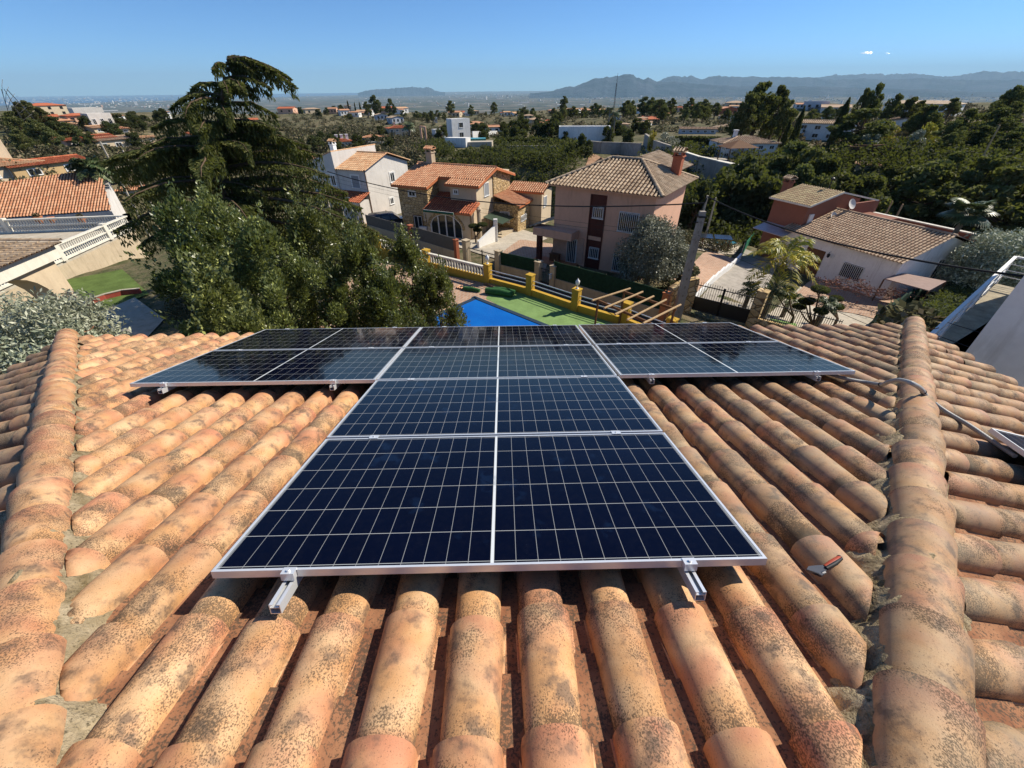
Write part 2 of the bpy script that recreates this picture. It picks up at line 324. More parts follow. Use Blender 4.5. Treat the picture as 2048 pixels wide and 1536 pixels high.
M['t_tan'] = mat_tile_far('tan_roof_tile', (0.42, 0.27, 0.17), (0.58, 0.42, 0.28), 0.4)
M['t_yel'] = mat_tile_far('lichened_yellow_roof_tile', (0.46, 0.31, 0.17), (0.62, 0.50, 0.27), 0.3)
M['t_red'] = mat_tile_far('red_roof_tile', (0.42, 0.10, 0.045), (0.60, 0.20, 0.09), 0.25)
M['t_under'] = flat('tile_channel_dark', (0.10, 0.05, 0.03), 0.9, 0.1)
# ================================================================ the near house: pyramid roof
SA = 0.2719; CA = math.sqrt(1 - SA * SA); TE = 6.84; SPC = 0.2715; EXP = 0.415
H1 = RM[:, 0]; FH = RM[:, 1] * CA + RM[:, 2] * SA; ZH = -RM[:, 1] * SA + RM[:, 2] * CA
APEX = rp(1.09, -1.93, -0.217)
class Face:
    def __init__(s, e, d): s.E = e; s.D = CA * d - SA * ZH; s.N = SA * d + CA * ZH
    def P(s, e, t, n): return APEX + np.multiply.outer(np.asarray(e, float), s.E) + np.multiply.outer(np.asarray(t, float), s.D) + np.multiply.outer(np.asarray(n, float), s.N)
    def hit(s, x, y, n):
        r = ray(x, y); c = np.array([0, 0, CZ]) - APEX; k = (n - c @ s.N) / (r @ s.N); p = c + r * k; return p @ s.E, p @ s.D
FR, RI, LE = Face(H1, FH), Face(-FH, H1), Face(FH, -H1)
house = thing('tiled_house', 'clay tiled hip roof right under the camera, carrying the solar panels', 'house', tuple(np.round(APEX - np.array([0, 0, 3.0]), 3)))
th = np.linspace(0, math.pi, 13)
def cover_tiles(mb, face, e0, phase_t, seed, emax, skip=None):
    r = np.random.default_rng(seed); k0 = int(math.floor((-emax - e0) / SPC)); k1 = int(math.ceil((emax - e0) / SPC))
    for k in range(k0, k1 + 1):
        ec = e0 + k * SPC + r.normal(0, 0.007); cj = r.normal(0, 0.018); skew = r.normal(0, 0.004); rw = r.normal(0, 0.003)
        if skip and skip(ec): continue
        for j in range(-4, 18):
            t1 = phase_t + cj + j * EXP + r.normal(0, 0.008)
            if j and t1 > TE - 0.12: t1 = TE + r.normal(0, 0.008)
            t0 = t1 - 0.47
            if t1 < (abs(ec) + 0.2) / CA or t1 > TE + 0.05: continue
            n = 7; vv = np.linspace(0, 1, n); wid = 0.088 + 0.018 * vv + rw; hei = 0.083 + 0.020 * vv + r.normal(0, 0.0015)
            tt = t0 + (t1 - t0) * vv; sk = skew * j * 0.4 + r.normal(0, 0.002)
            Eo = ec + np.outer(wid, -np.cos(th)) + sk * vv[:, None]; No = 0.010 + np.outer(hei, np.sin(th) ** 0.8)
            T = np.repeat(tt[:, None], len(th), 1); lim = (np.abs(Eo) + 0.165 + r.normal(0, 0.018)) / CA; T2 = np.maximum(T, lim)
            T2 = np.where(T2 > T[-1:], T[-1:], T2)
            if np.all(T2[0] >= T[-1] - 0.02): continue
            P = face.P(Eo, T2, No); tc = np.stack([np.repeat((th / math.pi)[None], n, 0), (T2 - t0) / (t1 - t0), np.full(T.shape, r.random())], -1)
            mb.grid(P, 0, tc)
            # thickness of the lower lip
            Ei = Eo[-1] + 0.013 * np.cos(th); Ni = No[-1] - 0.013 * np.sin(th)
            mb.grid(np.stack([P[-1], face.P(Ei, T2[-1], Ni)]), 0, np.stack([tc[-1], tc[-1]]))
            # side lips resting on the channel
            for sgn, ci in ((-1, 0), (1, -1)):
                a = P[:, ci]; b = a + face.E * sgn * 0.008 * 1.0; c = b - face.N * 0.02
                mb.grid(np.stack([a, b, c]), 0, np.stack([tc[:, ci]] * 3))
            if t1 >= TE - 0.02: break
def channel_tiles(mb, face, e0, phase_t, seed, emax):
    r = np.random.default_rng(seed + 50); k0 = int(math.floor((-emax - e0) / SPC)); k1 = int(math.ceil((emax - e0) / SPC)); ph = np.linspace(-1, 1, 7)
    for k in range(k0, k1 + 1):
        ec = e0 + (k + 0.5) * SPC + r.normal(0, 0.005); cj = r.normal(0, 0.04)
        for j in range(-4, 19):
            t1 = phase_t - 0.19 + cj + j * EXP; t0 = t1 - 0.45
            if t1 < abs(ec) / CA: continue
            if t1 > TE - 0.05: t1 = TE - 0.03
            vv = np.linspace(0, 1, 3); Eo = ec + np.outer(0.102 - 0.012 * vv, ph); No = 0.022 + 0.014 * vv[:, None] + 0.020 * (ph ** 2)[None] - 0.020
            T = np.repeat((t0 + (t1 - t0) * vv)[:, None], 7, 1); lim = (np.abs(Eo) + 0.05) / CA; T2 = np.minimum(np.maximum(T, lim), np.maximum(T[-1:], 0))
            tc = np.stack([np.repeat(((ph + 1) / 2)[None], 3, 0), T2 * 0 + vv[:, None], np.full(T.shape, r.random())], -1)
            P = face.P(Eo, T2, No); mb.grid(P, 0, tc); mb.grid(np.stack([P[-1], P[-1] - face.N * 0.013]), 0, np.stack([tc[-1], tc[-1]]))
            if t1 >= TE - 0.04: break
EM = TE * CA
for nm, face, e0, ph, sd_, mk, lb in (('front_roof_slope', FR, -1.10, 1.82, 11, 'tile', 'sunlit slope under the panels'), ('right_roof_slope', RI, 0.05, 1.74, 12, 'tile_r', 'lichened slope right of the hip'), ('left_roof_slope', LE, 0.02, 1.9, 13, 'tile_r', 'shaded slope left of the hip')):
    mb = MB()
    if face is FR:
        mr = MB(); cover_tiles(mb, face, e0, ph, sd_, EM, skip=lambda e: e > 1.33); cover_tiles(mr, face, e0, ph - 0.03, sd_ + 7, EM, skip=lambda e: e <= 1.33)
        mb.build('cover_tiles', M['tile'], house, True); mr.build('cover_tiles', M['tile_r'], house, True)
    else: mb_ = cover_tiles(mb, face, e0, ph, sd_, EM); tag(mb.build('cover_tiles', M[mk], house, True), lb)
    mc = MB(); channel_tiles(mc, face, e0, ph, sd_, EM)
    mc.add(face.P([0, EM, -EM], [0, TE - 0.05, TE - 0.05], [-0.015] * 3), [(0, 1, 2)], 0, [0.5, 0, 0]); mc.build('channel_tiles', M['channel'], house, True)
# fourth slope behind the camera, plain deck
bk = Face(-H1, -FH); mb = MB(); cover_tiles(mb, bk, 0, 1.8, 15, EM); mb.build('cover_tiles', M['tile'], house, True)
mb = MB(); mb.add(bk.P([0, EM, -EM], [0, TE, TE], [0.0] * 3), [(0, 1, 2)]); mb.build('channel_tiles', M['channel'], house)
# hips: mortar bedding and cap tiles
def hip(sx, sy, seed):
    r = np.random.default_rng(seed); hd = (H1 * sx + FH * sy) * CA - SA * ZH; L = TE * math.sqrt(1 + CA * CA) ; u = hd / np.linalg.norm(hd)
    s_max = TE * np.linalg.norm(hd); q = (H1 * sx - FH * sy) / math.sqrt(2) * (1 if sx * sy > 0 else -1); q = q / np.linalg.norm(q); nz = np.cross(q, u); nz *= np.sign(nz @ ZH); nz /= np.linalg.norm(nz)
    drop = SA / CA / math.sqrt(2)                # the faces fall away from the hip line
    ns = 420; qs = np.linspace(-0.21, 0.21, 19); ss = np.linspace(0, s_max, ns)
    prof = np.interp(np.abs(qs), [0, 0.09, 0.115, 0.14, 0.175, 0.21], [0.16, 0.14, 0.098, 0.072, 0.04, -0.02])
    wob = np.array([[math.sin(a * 11.7 + b * 31) * 0.010 + math.sin(a * 23.1 - b * 17) * 0.008 for b in qs] for a in ss]) + r.normal(0, 0.009, (ns, len(qs)))
    sideb = np.array([1 + 0.13 * math.sin(a * 23.14 / 1.0) + 0.1 * math.sin(a * 7.3 + seed) for a in ss])
    Q = qs[None] * np.where(np.abs(qs)[None] > 0.12, sideb[:, None], 1)
    P = APEX + ss[:, None, None] * u + Q[..., None] * q + (prof[None] + wob - np.abs(Q) * drop)[..., None] * nz
    mb = MB(); mb.grid(P); mb.build('mortar_bed', M['mortar'], house, True)
    mb = MB(); s1 = 0.25
    while s1 < s_max + 0.3:
        r0, r1 = 0.098 + r.normal(0, 0.003), 0.130 + r.normal(0, 0.004); s0 = s1 - 0.44; vv = np.linspace(0, 1, 5); th2 = np.linspace(-0.12, math.pi + 0.12, 17)
        wid = r0 + (r1 - r0) * vv; hh = 0.092 + 0.024 * vv; jx = r.normal(0, 0.006); jy = r.normal(0, 0.004)
        Ss = np.repeat((s0 + (s1 - s0) * vv)[:, None], 17, 1); Qq = np.outer(wid, -np.cos(th2)) + jx; Hh = 0.072 + 0.012 * vv[:, None] + np.outer(hh, np.sin(th2)) + jy
        Pp = APEX + Ss[..., None] * u + Qq[..., None] * q + Hh[..., None] * nz; rn = r.random()
        tc = np.stack([np.repeat((th2 / math.pi)[None], 5, 0), np.repeat(vv[:, None], 17, 1), np.full(Ss.shape, rn)], -1); mb.grid(Pp, 0, tc)
        e = Pp[-1] - nz * 0.014 * np.sin(th2)[:, None] + q * 0.014 * np.cos(th2)[:, None]; mb.grid(np.stack([Pp[-1], e]), 0, np.stack([tc[-1]] * 2))
        s1 += 0.345 + r.normal(0, 0.012)
    o = mb.build('hip_cap_tiles', M['tile_r'] if sx > 0 else M['tile'], house, True)
for a in ((1, 1, 1), (-1, 1, 2), (1, -1, 3), (-1, -1, 4)): hip(*a)
# eaves and walls of the house
def HW(x, y, z=None): p = APEX + H1 * x + FH * y; return np.array([p[0], p[1], (APEX - ZH * TE * SA)[2] if z is None else z])
mb = MB(); c = [HW(-EM, -EM), HW(EM, -EM), HW(EM, EM), HW(-EM, EM)]; mb.hexa([p + [0, 0, -0.16] for p in c] + [p + [0, 0, -0.04] for p in c]); mb.build('eave', M['stucco_white'], house)
mb = MB(); W_ = EM - 0.45; c = [HW(-W_, -W_), HW(W_, -W_), HW(W_, W_), HW(-W_, W_)]; zt = HW(0, 0)[2] - 0.165; mb.hexa([np.array([p[0], p[1], -0.3]) for p in c] + [np.array([p[0], p[1], zt]) for p in c]); mb.build('wall', M['stucco_cream'], house)

# ================================================================ solar panels, rails, cables
PW, PH, GAP = 2.278, 1.134, 0.022
def face_fn_front(x, y, n): return rp(x, y, n)
def panel(label, org, ax, ay, an):
    """org = lower (near) left corner of the top face; ax along the length, ay along the width, an up"""
    org, ax, ay, an = [np.array(k, float) for k in (org, ax, ay, an)]
    T = thing('solar_panel', label, 'solar panel', tuple(np.round(org, 4)), 'solar panels on the clay tile roof')
    def bx(mb, x0, x1, y0, y1, n0, n1, m=0):
        p = [org + ax * a + ay * b + an * c for c in (n0, n1) for a, b in ((x0, y0), (x1, y0), (x1, y1), (x0, y1))]; mb.hexa(p, m)
    f = MB(); w = 0.012
    bx(f, 0, PW, 0, w, -0.035, 0); bx(f, 0, PW, PH - w, PH, -0.035, 0); bx(f, 0, w, w, PH - w, -0.035, 0); bx(f, PW - w, PW, w, PH - w, -0.035, 0)
    bx(f, w, PW - w, w, w + 0.022, -0.035, -0.033); bx(f, w, PW - w, PH - w - 0.022, PH - w, -0.035, -0.033); f.build('frame', M['alu'], T)
    g = MB(); p = [org + ax * a + ay * b - an * 0.0015 for a, b in ((w, w), (PW - w, w), (PW - w, PH - w), (w, PH - w))]
    g.add(p, [(0, 1, 2, 3)], 0, [(0, 0, 0), (PW - 2 * w, 0, 0), (PW - 2 * w, PH - 2 * w, 0), (0, PH - 2 * w, 0)])
    g.add([k - an * 0.006 for k in p], [(3, 2, 1, 0)], 0, [0.5, 0.01, 0]); g.build('glass', M['pv'], T)
    return T
ords = ['nearest the camera, at the foot of the middle column', 'second from the camera in the middle column', 'third from the camera in the middle column, between the two wings', 'farthest of the middle column, at the eave']
for r_ in range(4): panel('dark blue solar panel ' + ords[r_], rp(-0.004 * r_, r_ * (PH + GAP)), RM[:, 0], RM[:, 1], RM[:, 2])
panel('solar panel of the left wing, in its nearer row', rp(-2.30, 2 * (PH + GAP)), RM[:, 0], RM[:, 1], RM[:, 2])
panel('solar panel of the left wing, in its farther row by the laurels', rp(-2.30, 3 * (PH + GAP)), RM[:, 0], RM[:, 1], RM[:, 2])
panel('solar panel of the right wing, in its nearer row where the grey conduit starts', rp(2.305, 2 * (PH + GAP) + 0.02), RM[:, 0], RM[:, 1], RM[:, 2])
panel('solar panel of the right wing, in its farther row below the wooden pergola', rp(2.305, 3 * (PH + GAP) + 0.02), RM[:, 0], RM[:, 1], RM[:, 2])
# a panel on the right-hand slope, cut by the picture edge
e_, t_ = RI.hit(1983, 856, 0.217)
panel('solar panel beyond the right hip, only its corner showing at the end of the conduit', RI.P(e_ + PH, t_, 0.217), RI.D, -RI.E, RI.N)
def rail(label, x, y0, y1, clamps, bx0=True):
    T = thing('mounting_rail', label, 'rail', tuple(np.round(rp(x, y0, -0.06), 4)), 'aluminium rails under the solar panels')
    def bx(mb, a, b, c, d, e, f): mb.hexa([rp(p, q, n) for n in (e, f) for p, q in ((a, c), (b, c), (b, d), (a, d))])
    m = MB(); w = 0.021; top = -0.036; bot = -0.080
    bx(m, x - w, x + w, y0, y1, bot, bot + 0.003); bx(m, x - w, x - w + 0.003, y0, y1, bot + 0.003, top); bx(m, x + w - 0.003, x + w, y0, y1, bot + 0.003, top)
    bx(m, x - w + 0.003, x - w + 0.013, y0, y1, top - 0.003, top); bx(m, x + w - 0.013, x + w - 0.003, y0, y1, top - 0.003, top); bx(m, x - w + 0.003, x + w - 0.003, y0, y1, top - 0.016, top - 0.014)
    m.build('profile', M['alu'], T)
    for y, kind in clamps:
        c = MB()
        if kind == 'end':
            bx(c, x - 0.026, x + 0.026, y - 0.026, y + 0.010, 0.0005, 0.0045); bx(c, x - 0.026, x + 0.026, y - 0.026, y - 0.003, -0.030, 0.0005)
            c.tube([rp(x, y - 0.010, 0.0045), rp(x, y - 0.010, 0.012)], 0.007, 8)
        else:
            bx(c, x - 0.03, x + 0.03, y - 0.022, y + 0.022, 0.0005, 0.0035); c.tube([rp(x, y, 0.0035), rp(x, y, 0.010)], 0.006, 8)
        c.build('clamp', M['alu'], T)
    for y in np.arange(y0 + 0.5, y1, 1.25): ft = MB(); ft.tube([rp(x + 0.03, y, -0.05), rp(x + 0.03, y, -0.14)], 0.006, 6); ft.build('hanger_bolt', M['steel'], T)
    return T
P1 = PH + GAP
mid4 = [(0, 'end')] + [(k * P1 - GAP / 2, 'mid') for k in (1, 2, 3)] + [(4 * P1 - GAP, 'endf')]
rail('left rail end of the middle panel column, stub poking out over a tile', 0.318, -0.135, 4.66, mid4); rail('right rail end of the middle panel column, stub near the pliers side', 1.950, -0.125, 4.66, mid4)
w2 = [(2 * P1, 'end'), (3 * P1 - GAP / 2, 'mid'), (4 * P1 - GAP, 'endf')]
rail('outermost rail under the left panel wing', -1.98, 2 * P1 - 0.07, 4.66, w2); rail('rail under the left wing next to the middle column', -0.41, 2 * P1 - 0.06, 4.66, w2)
w3 = [(2 * P1 + 0.02, 'end'), (3 * P1 + 0.01, 'mid'), (4 * P1, 'endf')]
rail('rail under the right wing next to the middle column', 2.60, 2 * P1 - 0.03, 4.68, w3); rail('outermost rail under the right panel wing, near the conduit', 4.20, 2 * P1 - 0.03, 4.68, w3)
# conduit over the right hip
def on(face, x, y, n): e, t = face.hit(x, y, n); return face.P(e, t, n)
cp = [on(FR, 1640, 742, 0.13), on(FR, 1690, 757, 0.125), on(FR, 1735, 765, 0.115), on(FR, 1762, 769, 0.16), on(FR, 1777, 764, 0.235), on(FR, 1797, 760, 0.30), on(RI, 1822, 766, 0.30), on(RI, 1842, 778, 0.24), on(RI, 1856, 796, 0.15), on(RI, 1890, 822, 0.115), on(RI, 1940, 852, 0.12), on(RI, 1990, 886, 0.12), on(RI, 2030, 912, 0.14)]
def smooth(pts, n=6):
    P = [np.array(p, float) for p in pts]; out = []
    for i in range(len(P) - 1):
        p0, p1, p2, p3 = P[max(i - 1, 0)], P[i], P[i + 1], P[min(i + 2, len(P) - 1)]
        for k in range(n):
            t = k / n; out.append(0.5 * ((2 * p1) + (-p0 + p2) * t + (2 * p0 - 5 * p1 + 4 * p2 - p3) * t * t + (-p0 + 3 * p1 - 3 * p2 + p3) * t ** 3))
    return out + [P[-1]]
T = thing('conduit', 'grey corrugated cable conduit looping over the right hip ridge', 'conduit', tuple(np.round(cp[3], 3)))
sp_ = smooth(cp, 22); mb = MB(); mb.tube(sp_, [0.0165 + 0.0018 * (i % 2) for i in range(len(sp_))], 10); mb.build('hose', M['conduit'], T, True)
for k in (3 * 22, 7 * 22 + 8):
    d = sp_[k + 2] - sp_[k - 2]; d /= np.linalg.norm(d); mb = MB(); mb.tube([sp_[k] - d * 0.006, sp_[k] + d * 0.006], 0.0215, 10); mb.build('cable_tie', M['black'], T)
# adjustable pliers left on a tile
e0_, t0_ = FR.hit(1655, 1136, 0.10)
def tp(a, b, c): # a along the tool, b across, c up
    ax = (RM[:, 0] * 0.93 + RM[:, 1] * 0.36); ay = np.cross(RM[:, 2], ax); return FR.P(e0_, t0_, 0.105) + ax * a + ay * b + RM[:, 2] * c
T = thing('adjustable_wrench', 'wrench with orange and black grip lying on a tile by the right hip', 'wrench', tuple(np.round(tp(0, 0, 0), 3)))
mb = MB(); mb.tube([tp(-0.02, 0, 0.004), tp(0.03, 0.002, 0.008), tp(0.07, 0.006, 0.008), tp(0.10, 0.012, 0.004)], [0.012, 0.015, 0.014, 0.010], 8); mb.build('grip', flat('orange_grip', (0.42, 0.07, 0.03), 0.5), T, True)
mb = MB(); mb.tube([tp(-0.03, -0.008, 0.012), tp(0.03, -0.008, 0.016), tp(0.09, 0.0, 0.014)], [0.008, 0.010, 0.006], 6); mb.tube([tp(0.098, 0.013, 0.004), tp(0.104, 0.014, 0.004)], 0.011, 8); mb.build('grip_inlay', M['black'], T, True)
mb = MB(); q = [(-0.11, 0.022), (-0.085, 0.030), (-0.055, 0.022), (-0.02, 0.010), (-0.02, -0.010), (-0.055, -0.020), (-0.085, -0.026), (-0.085, -0.010), (-0.100, 0.004)]
n = len(q); mb.add([tp(a, b, 0.0) for a, b in q] + [tp(a, b, 0.011) for a, b in q], [(i, (i + 1) % n, n + (i + 1) % n, n + i) for i in range(n)] + [tuple(range(n, 2 * n)), tuple(range(n - 1, -1, -1))]); mb.tube([tp(-0.07, -0.016, 0.005), tp(-0.05, -0.016, 0.005)], 0.008, 8)
mb.build('jaw_head', flat('dark_tool_steel', (.10, .10, .11), .4, .5, .5), T)
# ================================================================ ground
CP = [  # x, y, z control points near the house
 (-10, 8, 0), (0, 8, 0), (8, 8, 0), (-10, 18, 0), (0, 16, 0), (0, 23, 0), (-8, 27, 0), (-4, 24.5, 0), (6, 14, 0), (10, 10, -0.4), (-6, -8, 0), (8, -8, 0), (0, -20, 1), (-14, 14, 0), (-13, 24, 0), (-13, 4, 0.3), (5, 18, -.05), (2.5,21,-.05), (-9,-2,0),(9,-1,0),
 (-18, 14, 0), (-21, 17, 0), (-24, 21, 0), (-20, 23, 0), (-17, 19, 0), (-18, 5, 0.4), (-30, 24, 0), (-26, 10, 0), (-30, 0, 2), (-24, 28, 0), (-34, 30, -.5),
 (-7.1, 38.8, -1.3), (-3.5, 33.5, -1.25), (-0.8, 29.7, -1.2), (3.1, 26.7, -1.2), (6.8, 24.5, -1.2), (9, 22, -1.2), (12, 19, -1.2), (16, 16, -1.2), (21, 12, -1.0), (-11, 40, -1.5), (-14, 43, -1.6), (1, 25.8, -1.15), (5, 22.5, -1.15), (-4, 28.5, -1.1), (-8.5, 33, -1.1), (8, 19.5, -1.15),
 (4, 32, -1.0), (8, 30, -1.0), (10, 28, -1.1), (12, 34, -1.3), (6, 38, -1.5), (-4, 41, -1.5), (-8, 46, -1.5), (0, 46, -1.8), (-15, 47, -1.7), (-12, 54, -2), (-22, 50, -2), (-26, 60, -3), (-20, 42, -1.2), (-17, 34, 0.4),
 (14, 24, -1.6), (18, 26, -2.2), (22, 28, -2.7), (26, 34, -3), (30, 30, -3), (36, 34, -3), (24, 22, -2.2), (20, 18, -1.6), (17, 36, -2.6), (22, 40, -3.2), (30, 44, -4), (14, 42, -2.4), (30, 20, -1.8), (40, 26, -2.5),
 (-34, 36, -1.5), (-44, 42, -3), (-50, 50, -3.5), (-40, 56, -4), (-30, 48, -3), (-60, 40, -2), (-52, 30, 1)]
CPX = [  # picture column, row, distance : the slopes further out
 (1150, 330, 62, -9), (1050, 340, 66, -9), (950, 330, 64, -8.5), (860, 330, 68, -9), (760, 320, 75, -9), (1300, 360, 60, -7), (1450, 400, 58, -7), (1560, 400, 66, -8), (1700, 400, 62, -8), (1850, 400, 60, -7), (1980, 400, 55, -5), (2100, 400, 60, -5), (2200, 400, 50, -2),
 (870, 302, 100, None), (960, 292, 108, None), (1050, 303, 96, None), (1150, 303, 94, None), (1290, 312, 88, None), (1400, 318, 86, None), (1330, 285, 112, None), (1440, 370, 76, -2.5), (1520, 330, 84, None), (1240, 330, 86, None),
 (1600, 300, 110, None), (1700, 300, 105, None), (1800, 310, 95, None), (1900, 320, 90, None), (2040, 340, 85, None), (1650, 262, 150, None), (1800, 255, 170, None), (1950, 245, 170, None), (2100, 250, 170, None), (2300, 280, 150, None),
 (700, 295, 130, None), (600, 320, 110, None), (540, 300, 140, None), (420, 330, 120, None), (300, 330, 105, None), (230, 310, 118, None), (160, 312, 112, None), (100, 330, 95, None), (30, 340, 90, None), (-100, 340, 90, None), (-300, 350, 90, None),
 (650, 262, 230, None), (740, 248, 300, None), (830, 262, 250, None), (560, 265, 260, None), (900, 262, 220, None), (1000, 258, 220, None), (1100, 258, 200, None), (1250, 262, 170, None), (1380, 258, 170, None), (1480, 262, 160, None),
 (60, 262, 190, None), (150, 262, 210, None), (240, 262, 260, None), (330, 265, 280, None), (450, 262, 280, None), (-60, 245, 200, None), (-300, 230, 200, None), (200, 240, 330, None), (280, 232, 420, None), (430, 236, 400, None), (120, 232, 330, None), (0, 225, 340, None),
 (650, 226, 430, None), (760, 226, 470, None), (860, 232, 420, None), (960, 234, 400, None), (1080, 236, 380, None), (1200, 232, 340, None), (1350, 228, 320, None), (1500, 226, 300, None), (1650, 228, 290, None), (1850, 225, 300, None), (2050, 225, 300, None), (560, 232, 440, None)]
pts = [list(p) for p in CP]
for x, y, D, z in CPX:
    p = atd(x, y, D)
    if z is not None: p[2] = z
    pts.append(list(p))
for a in range(120, 300, 20):
    for d_ in (60, 160, 400): pts.append([d_ * math.sin(R(a)), d_ * math.cos(R(a)), 2.0])
pts = np.array(pts)
def ground(x, y):
    x = np.atleast_1d(np.asarray(x, float)); y = np.atleast_1d(np.asarray(y, float)); D = np.hypot(x, y)
    d2 = (x[:, None] - pts[None, :, 0]) ** 2 + (y[:, None] - pts[None, :, 1]) ** 2; w = 1 / (d2 + 0.3) ** 2.1
    z = (w * pts[None, :, 2]).sum(1) / w.sum(1)
    k = np.clip((D - 480) / 2400, 0, 1); z = z * (1 - k) + (-181.5) * k ** 0.75 * (k > 0)
    amp = np.clip((D - 60) / 200, 0, 1) * (1 - k) * 2.0
    return z + amp * (np.sin(x * 0.031 + 1.7 * np.sin(y * 0.013)) * np.cos(y * 0.027 + np.sin(x * 0.017)) + 0.4 * np.sin(x * 0.11 + y * 0.07))
def gz(x, y): return float(ground(x, y)[0])
def atg(px, py, lift=0.0, dmax=600):
    r = ray(px, py); r = r / math.hypot(r[0], r[1]); Ds = np.concatenate([np.arange(9, 120, 0.25), np.arange(120, dmax, 1.5)])
    z = CZ + r[2] * Ds; g = ground(r[0] * Ds, r[1] * Ds) + lift; k = np.argmax(z <= g)
    if not (z <= g).any(): k = len(Ds) - 1
    return np.array([r[0] * Ds[k], r[1] * Ds[k], g[k]])
def atgd(px, D): # on the ground at distance D in the direction of picture column px (taken at the horizon row)
    r = ray(px, 190); r = r / math.hypot(r[0], r[1]); return np.array([r[0] * D, r[1] * D, gz(r[0] * D, r[1] * D)])
def mat_land():
    t = NT('hillside_soil_and_scrub'); o = t.co(); n = t.noise(o, 0.05, 6, 0.65); n2 = t.noise(o, 0.9, 5, 0.7); n3 = t.noise(o, 5, 3, 0.6)
    col = t.mix(t.ramp(n, 0.4, 0.6), (0.11, 0.10, 0.055), (0.25, 0.195, 0.12)); col = t.mix(t.ramp(n2, 0.42, 0.62), col, (0.055, 0.07, 0.028))
    col = t.mix(t.ramp(n3, 0.55, 0.75, 0, 0.6), col, (0.27, 0.21, 0.13)); t.bump(n2, 0.8, 0.4); return t.fin(col, 0.95, 0.1)
M['land'] = mat_land()
az = np.concatenate([np.linspace(-72, 72, 330), np.linspace(76, 284, 53)]); rad = np.concatenate([[0.5, 4, 7], np.geomspace(9, 150, 150), np.geomspace(153, 3200, 90)])
A_, R_ = np.meshgrid(np.radians(az), rad); X = R_ * np.sin(A_); Y = R_ * np.cos(A_); Z = np.concatenate([ground(X[i], Y[i]) for i in range(len(rad))]).reshape(X.shape)
P = np.stack([X, Y, Z - 0.03], -1); P = np.concatenate([P, P[:, :1]], 1)
mb = MB(); mb.grid(P); tag(mb.build('terrain', M['land'], None, True), kind='structure')
# plain with its field pattern, out to the horizon
def mat_plain():
    t = NT('farmland_plain'); o = t.co(); mp = t.N('ShaderNodeMapping'); t.L(o, mp.inputs[0]); mp.inputs['Scale'].default_value = (0.0018, 0.0034, 1); mp.inputs['Rotation'].default_value = (0, 0, 0.35)
    v = t.N('ShaderNodeTexVoronoi', feature='F1'); v.inputs['Scale'].default_value = 2.4; t.L(mp.outputs[0], v.inputs['Vector']); sp = t.N('ShaderNodeSeparateColor'); t.L(v.outputs['Color'], sp.inputs[0])
    col = t.mix(sp.outputs[0], (0.05, 0.06, 0.035), (0.21, 0.155, 0.11)); col = t.mix(t.math('GREATER_THAN', sp.outputs[1], 0.72), col, (0.035, 0.055, 0.028)); col = t.mix(t.math('GREATER_THAN', sp.outputs[2], 0.93), col, (0.30, 0.26, 0.2))
    n = t.noise(o, 0.004, 5, 0.7); col = t.mix(t.ramp(n, 0.45, 0.62, 0, 0.8), col, (0.045, 0.05, 0.03)); n2 = t.noise(o, 0.02, 3, 0.7); col = t.mix(t.ramp(n2, 0.6, 0.75, 0, 0.7), col, (0.3, 0.27, 0.24))
    return t.fin(col, 0.95, 0.05)
mb = MB(); a = np.radians(np.linspace(-85, 85, 90)); rr_ = np.geomspace(1600, 60000, 40)
coast = lambda t: np.interp(np.degrees(t), [-90, -46, -30, -18, -14, -10, 0, 90], [11000, 14500, 19500, 27500, 31000, 58000, 60000, 60000])
P = np.stack([np.stack([np.minimum(r, coast(a)) * np.sin(a), np.minimum(r, coast(a)) * np.cos(a), np.full_like(a, -180.0)], -1) for r in rr_]); mb.grid(P)
tag(mb.build('plain', mat_plain()), kind='structure')
t = NT('sea_water'); t.bump(t.noise(t.co(), 0.01, 4), 0.2, 2); mb = MB(); P = np.stack([np.stack([r * np.sin(a), r * np.cos(a), np.full_like(a, -183.0)], -1) for r in (9000, 20000, 35000, 60000)]); mb.grid(P)
tag(mb.build('sea', t.fin((0.02, 0.06, 0.12), 0.35, 0.4)), kind='structure')
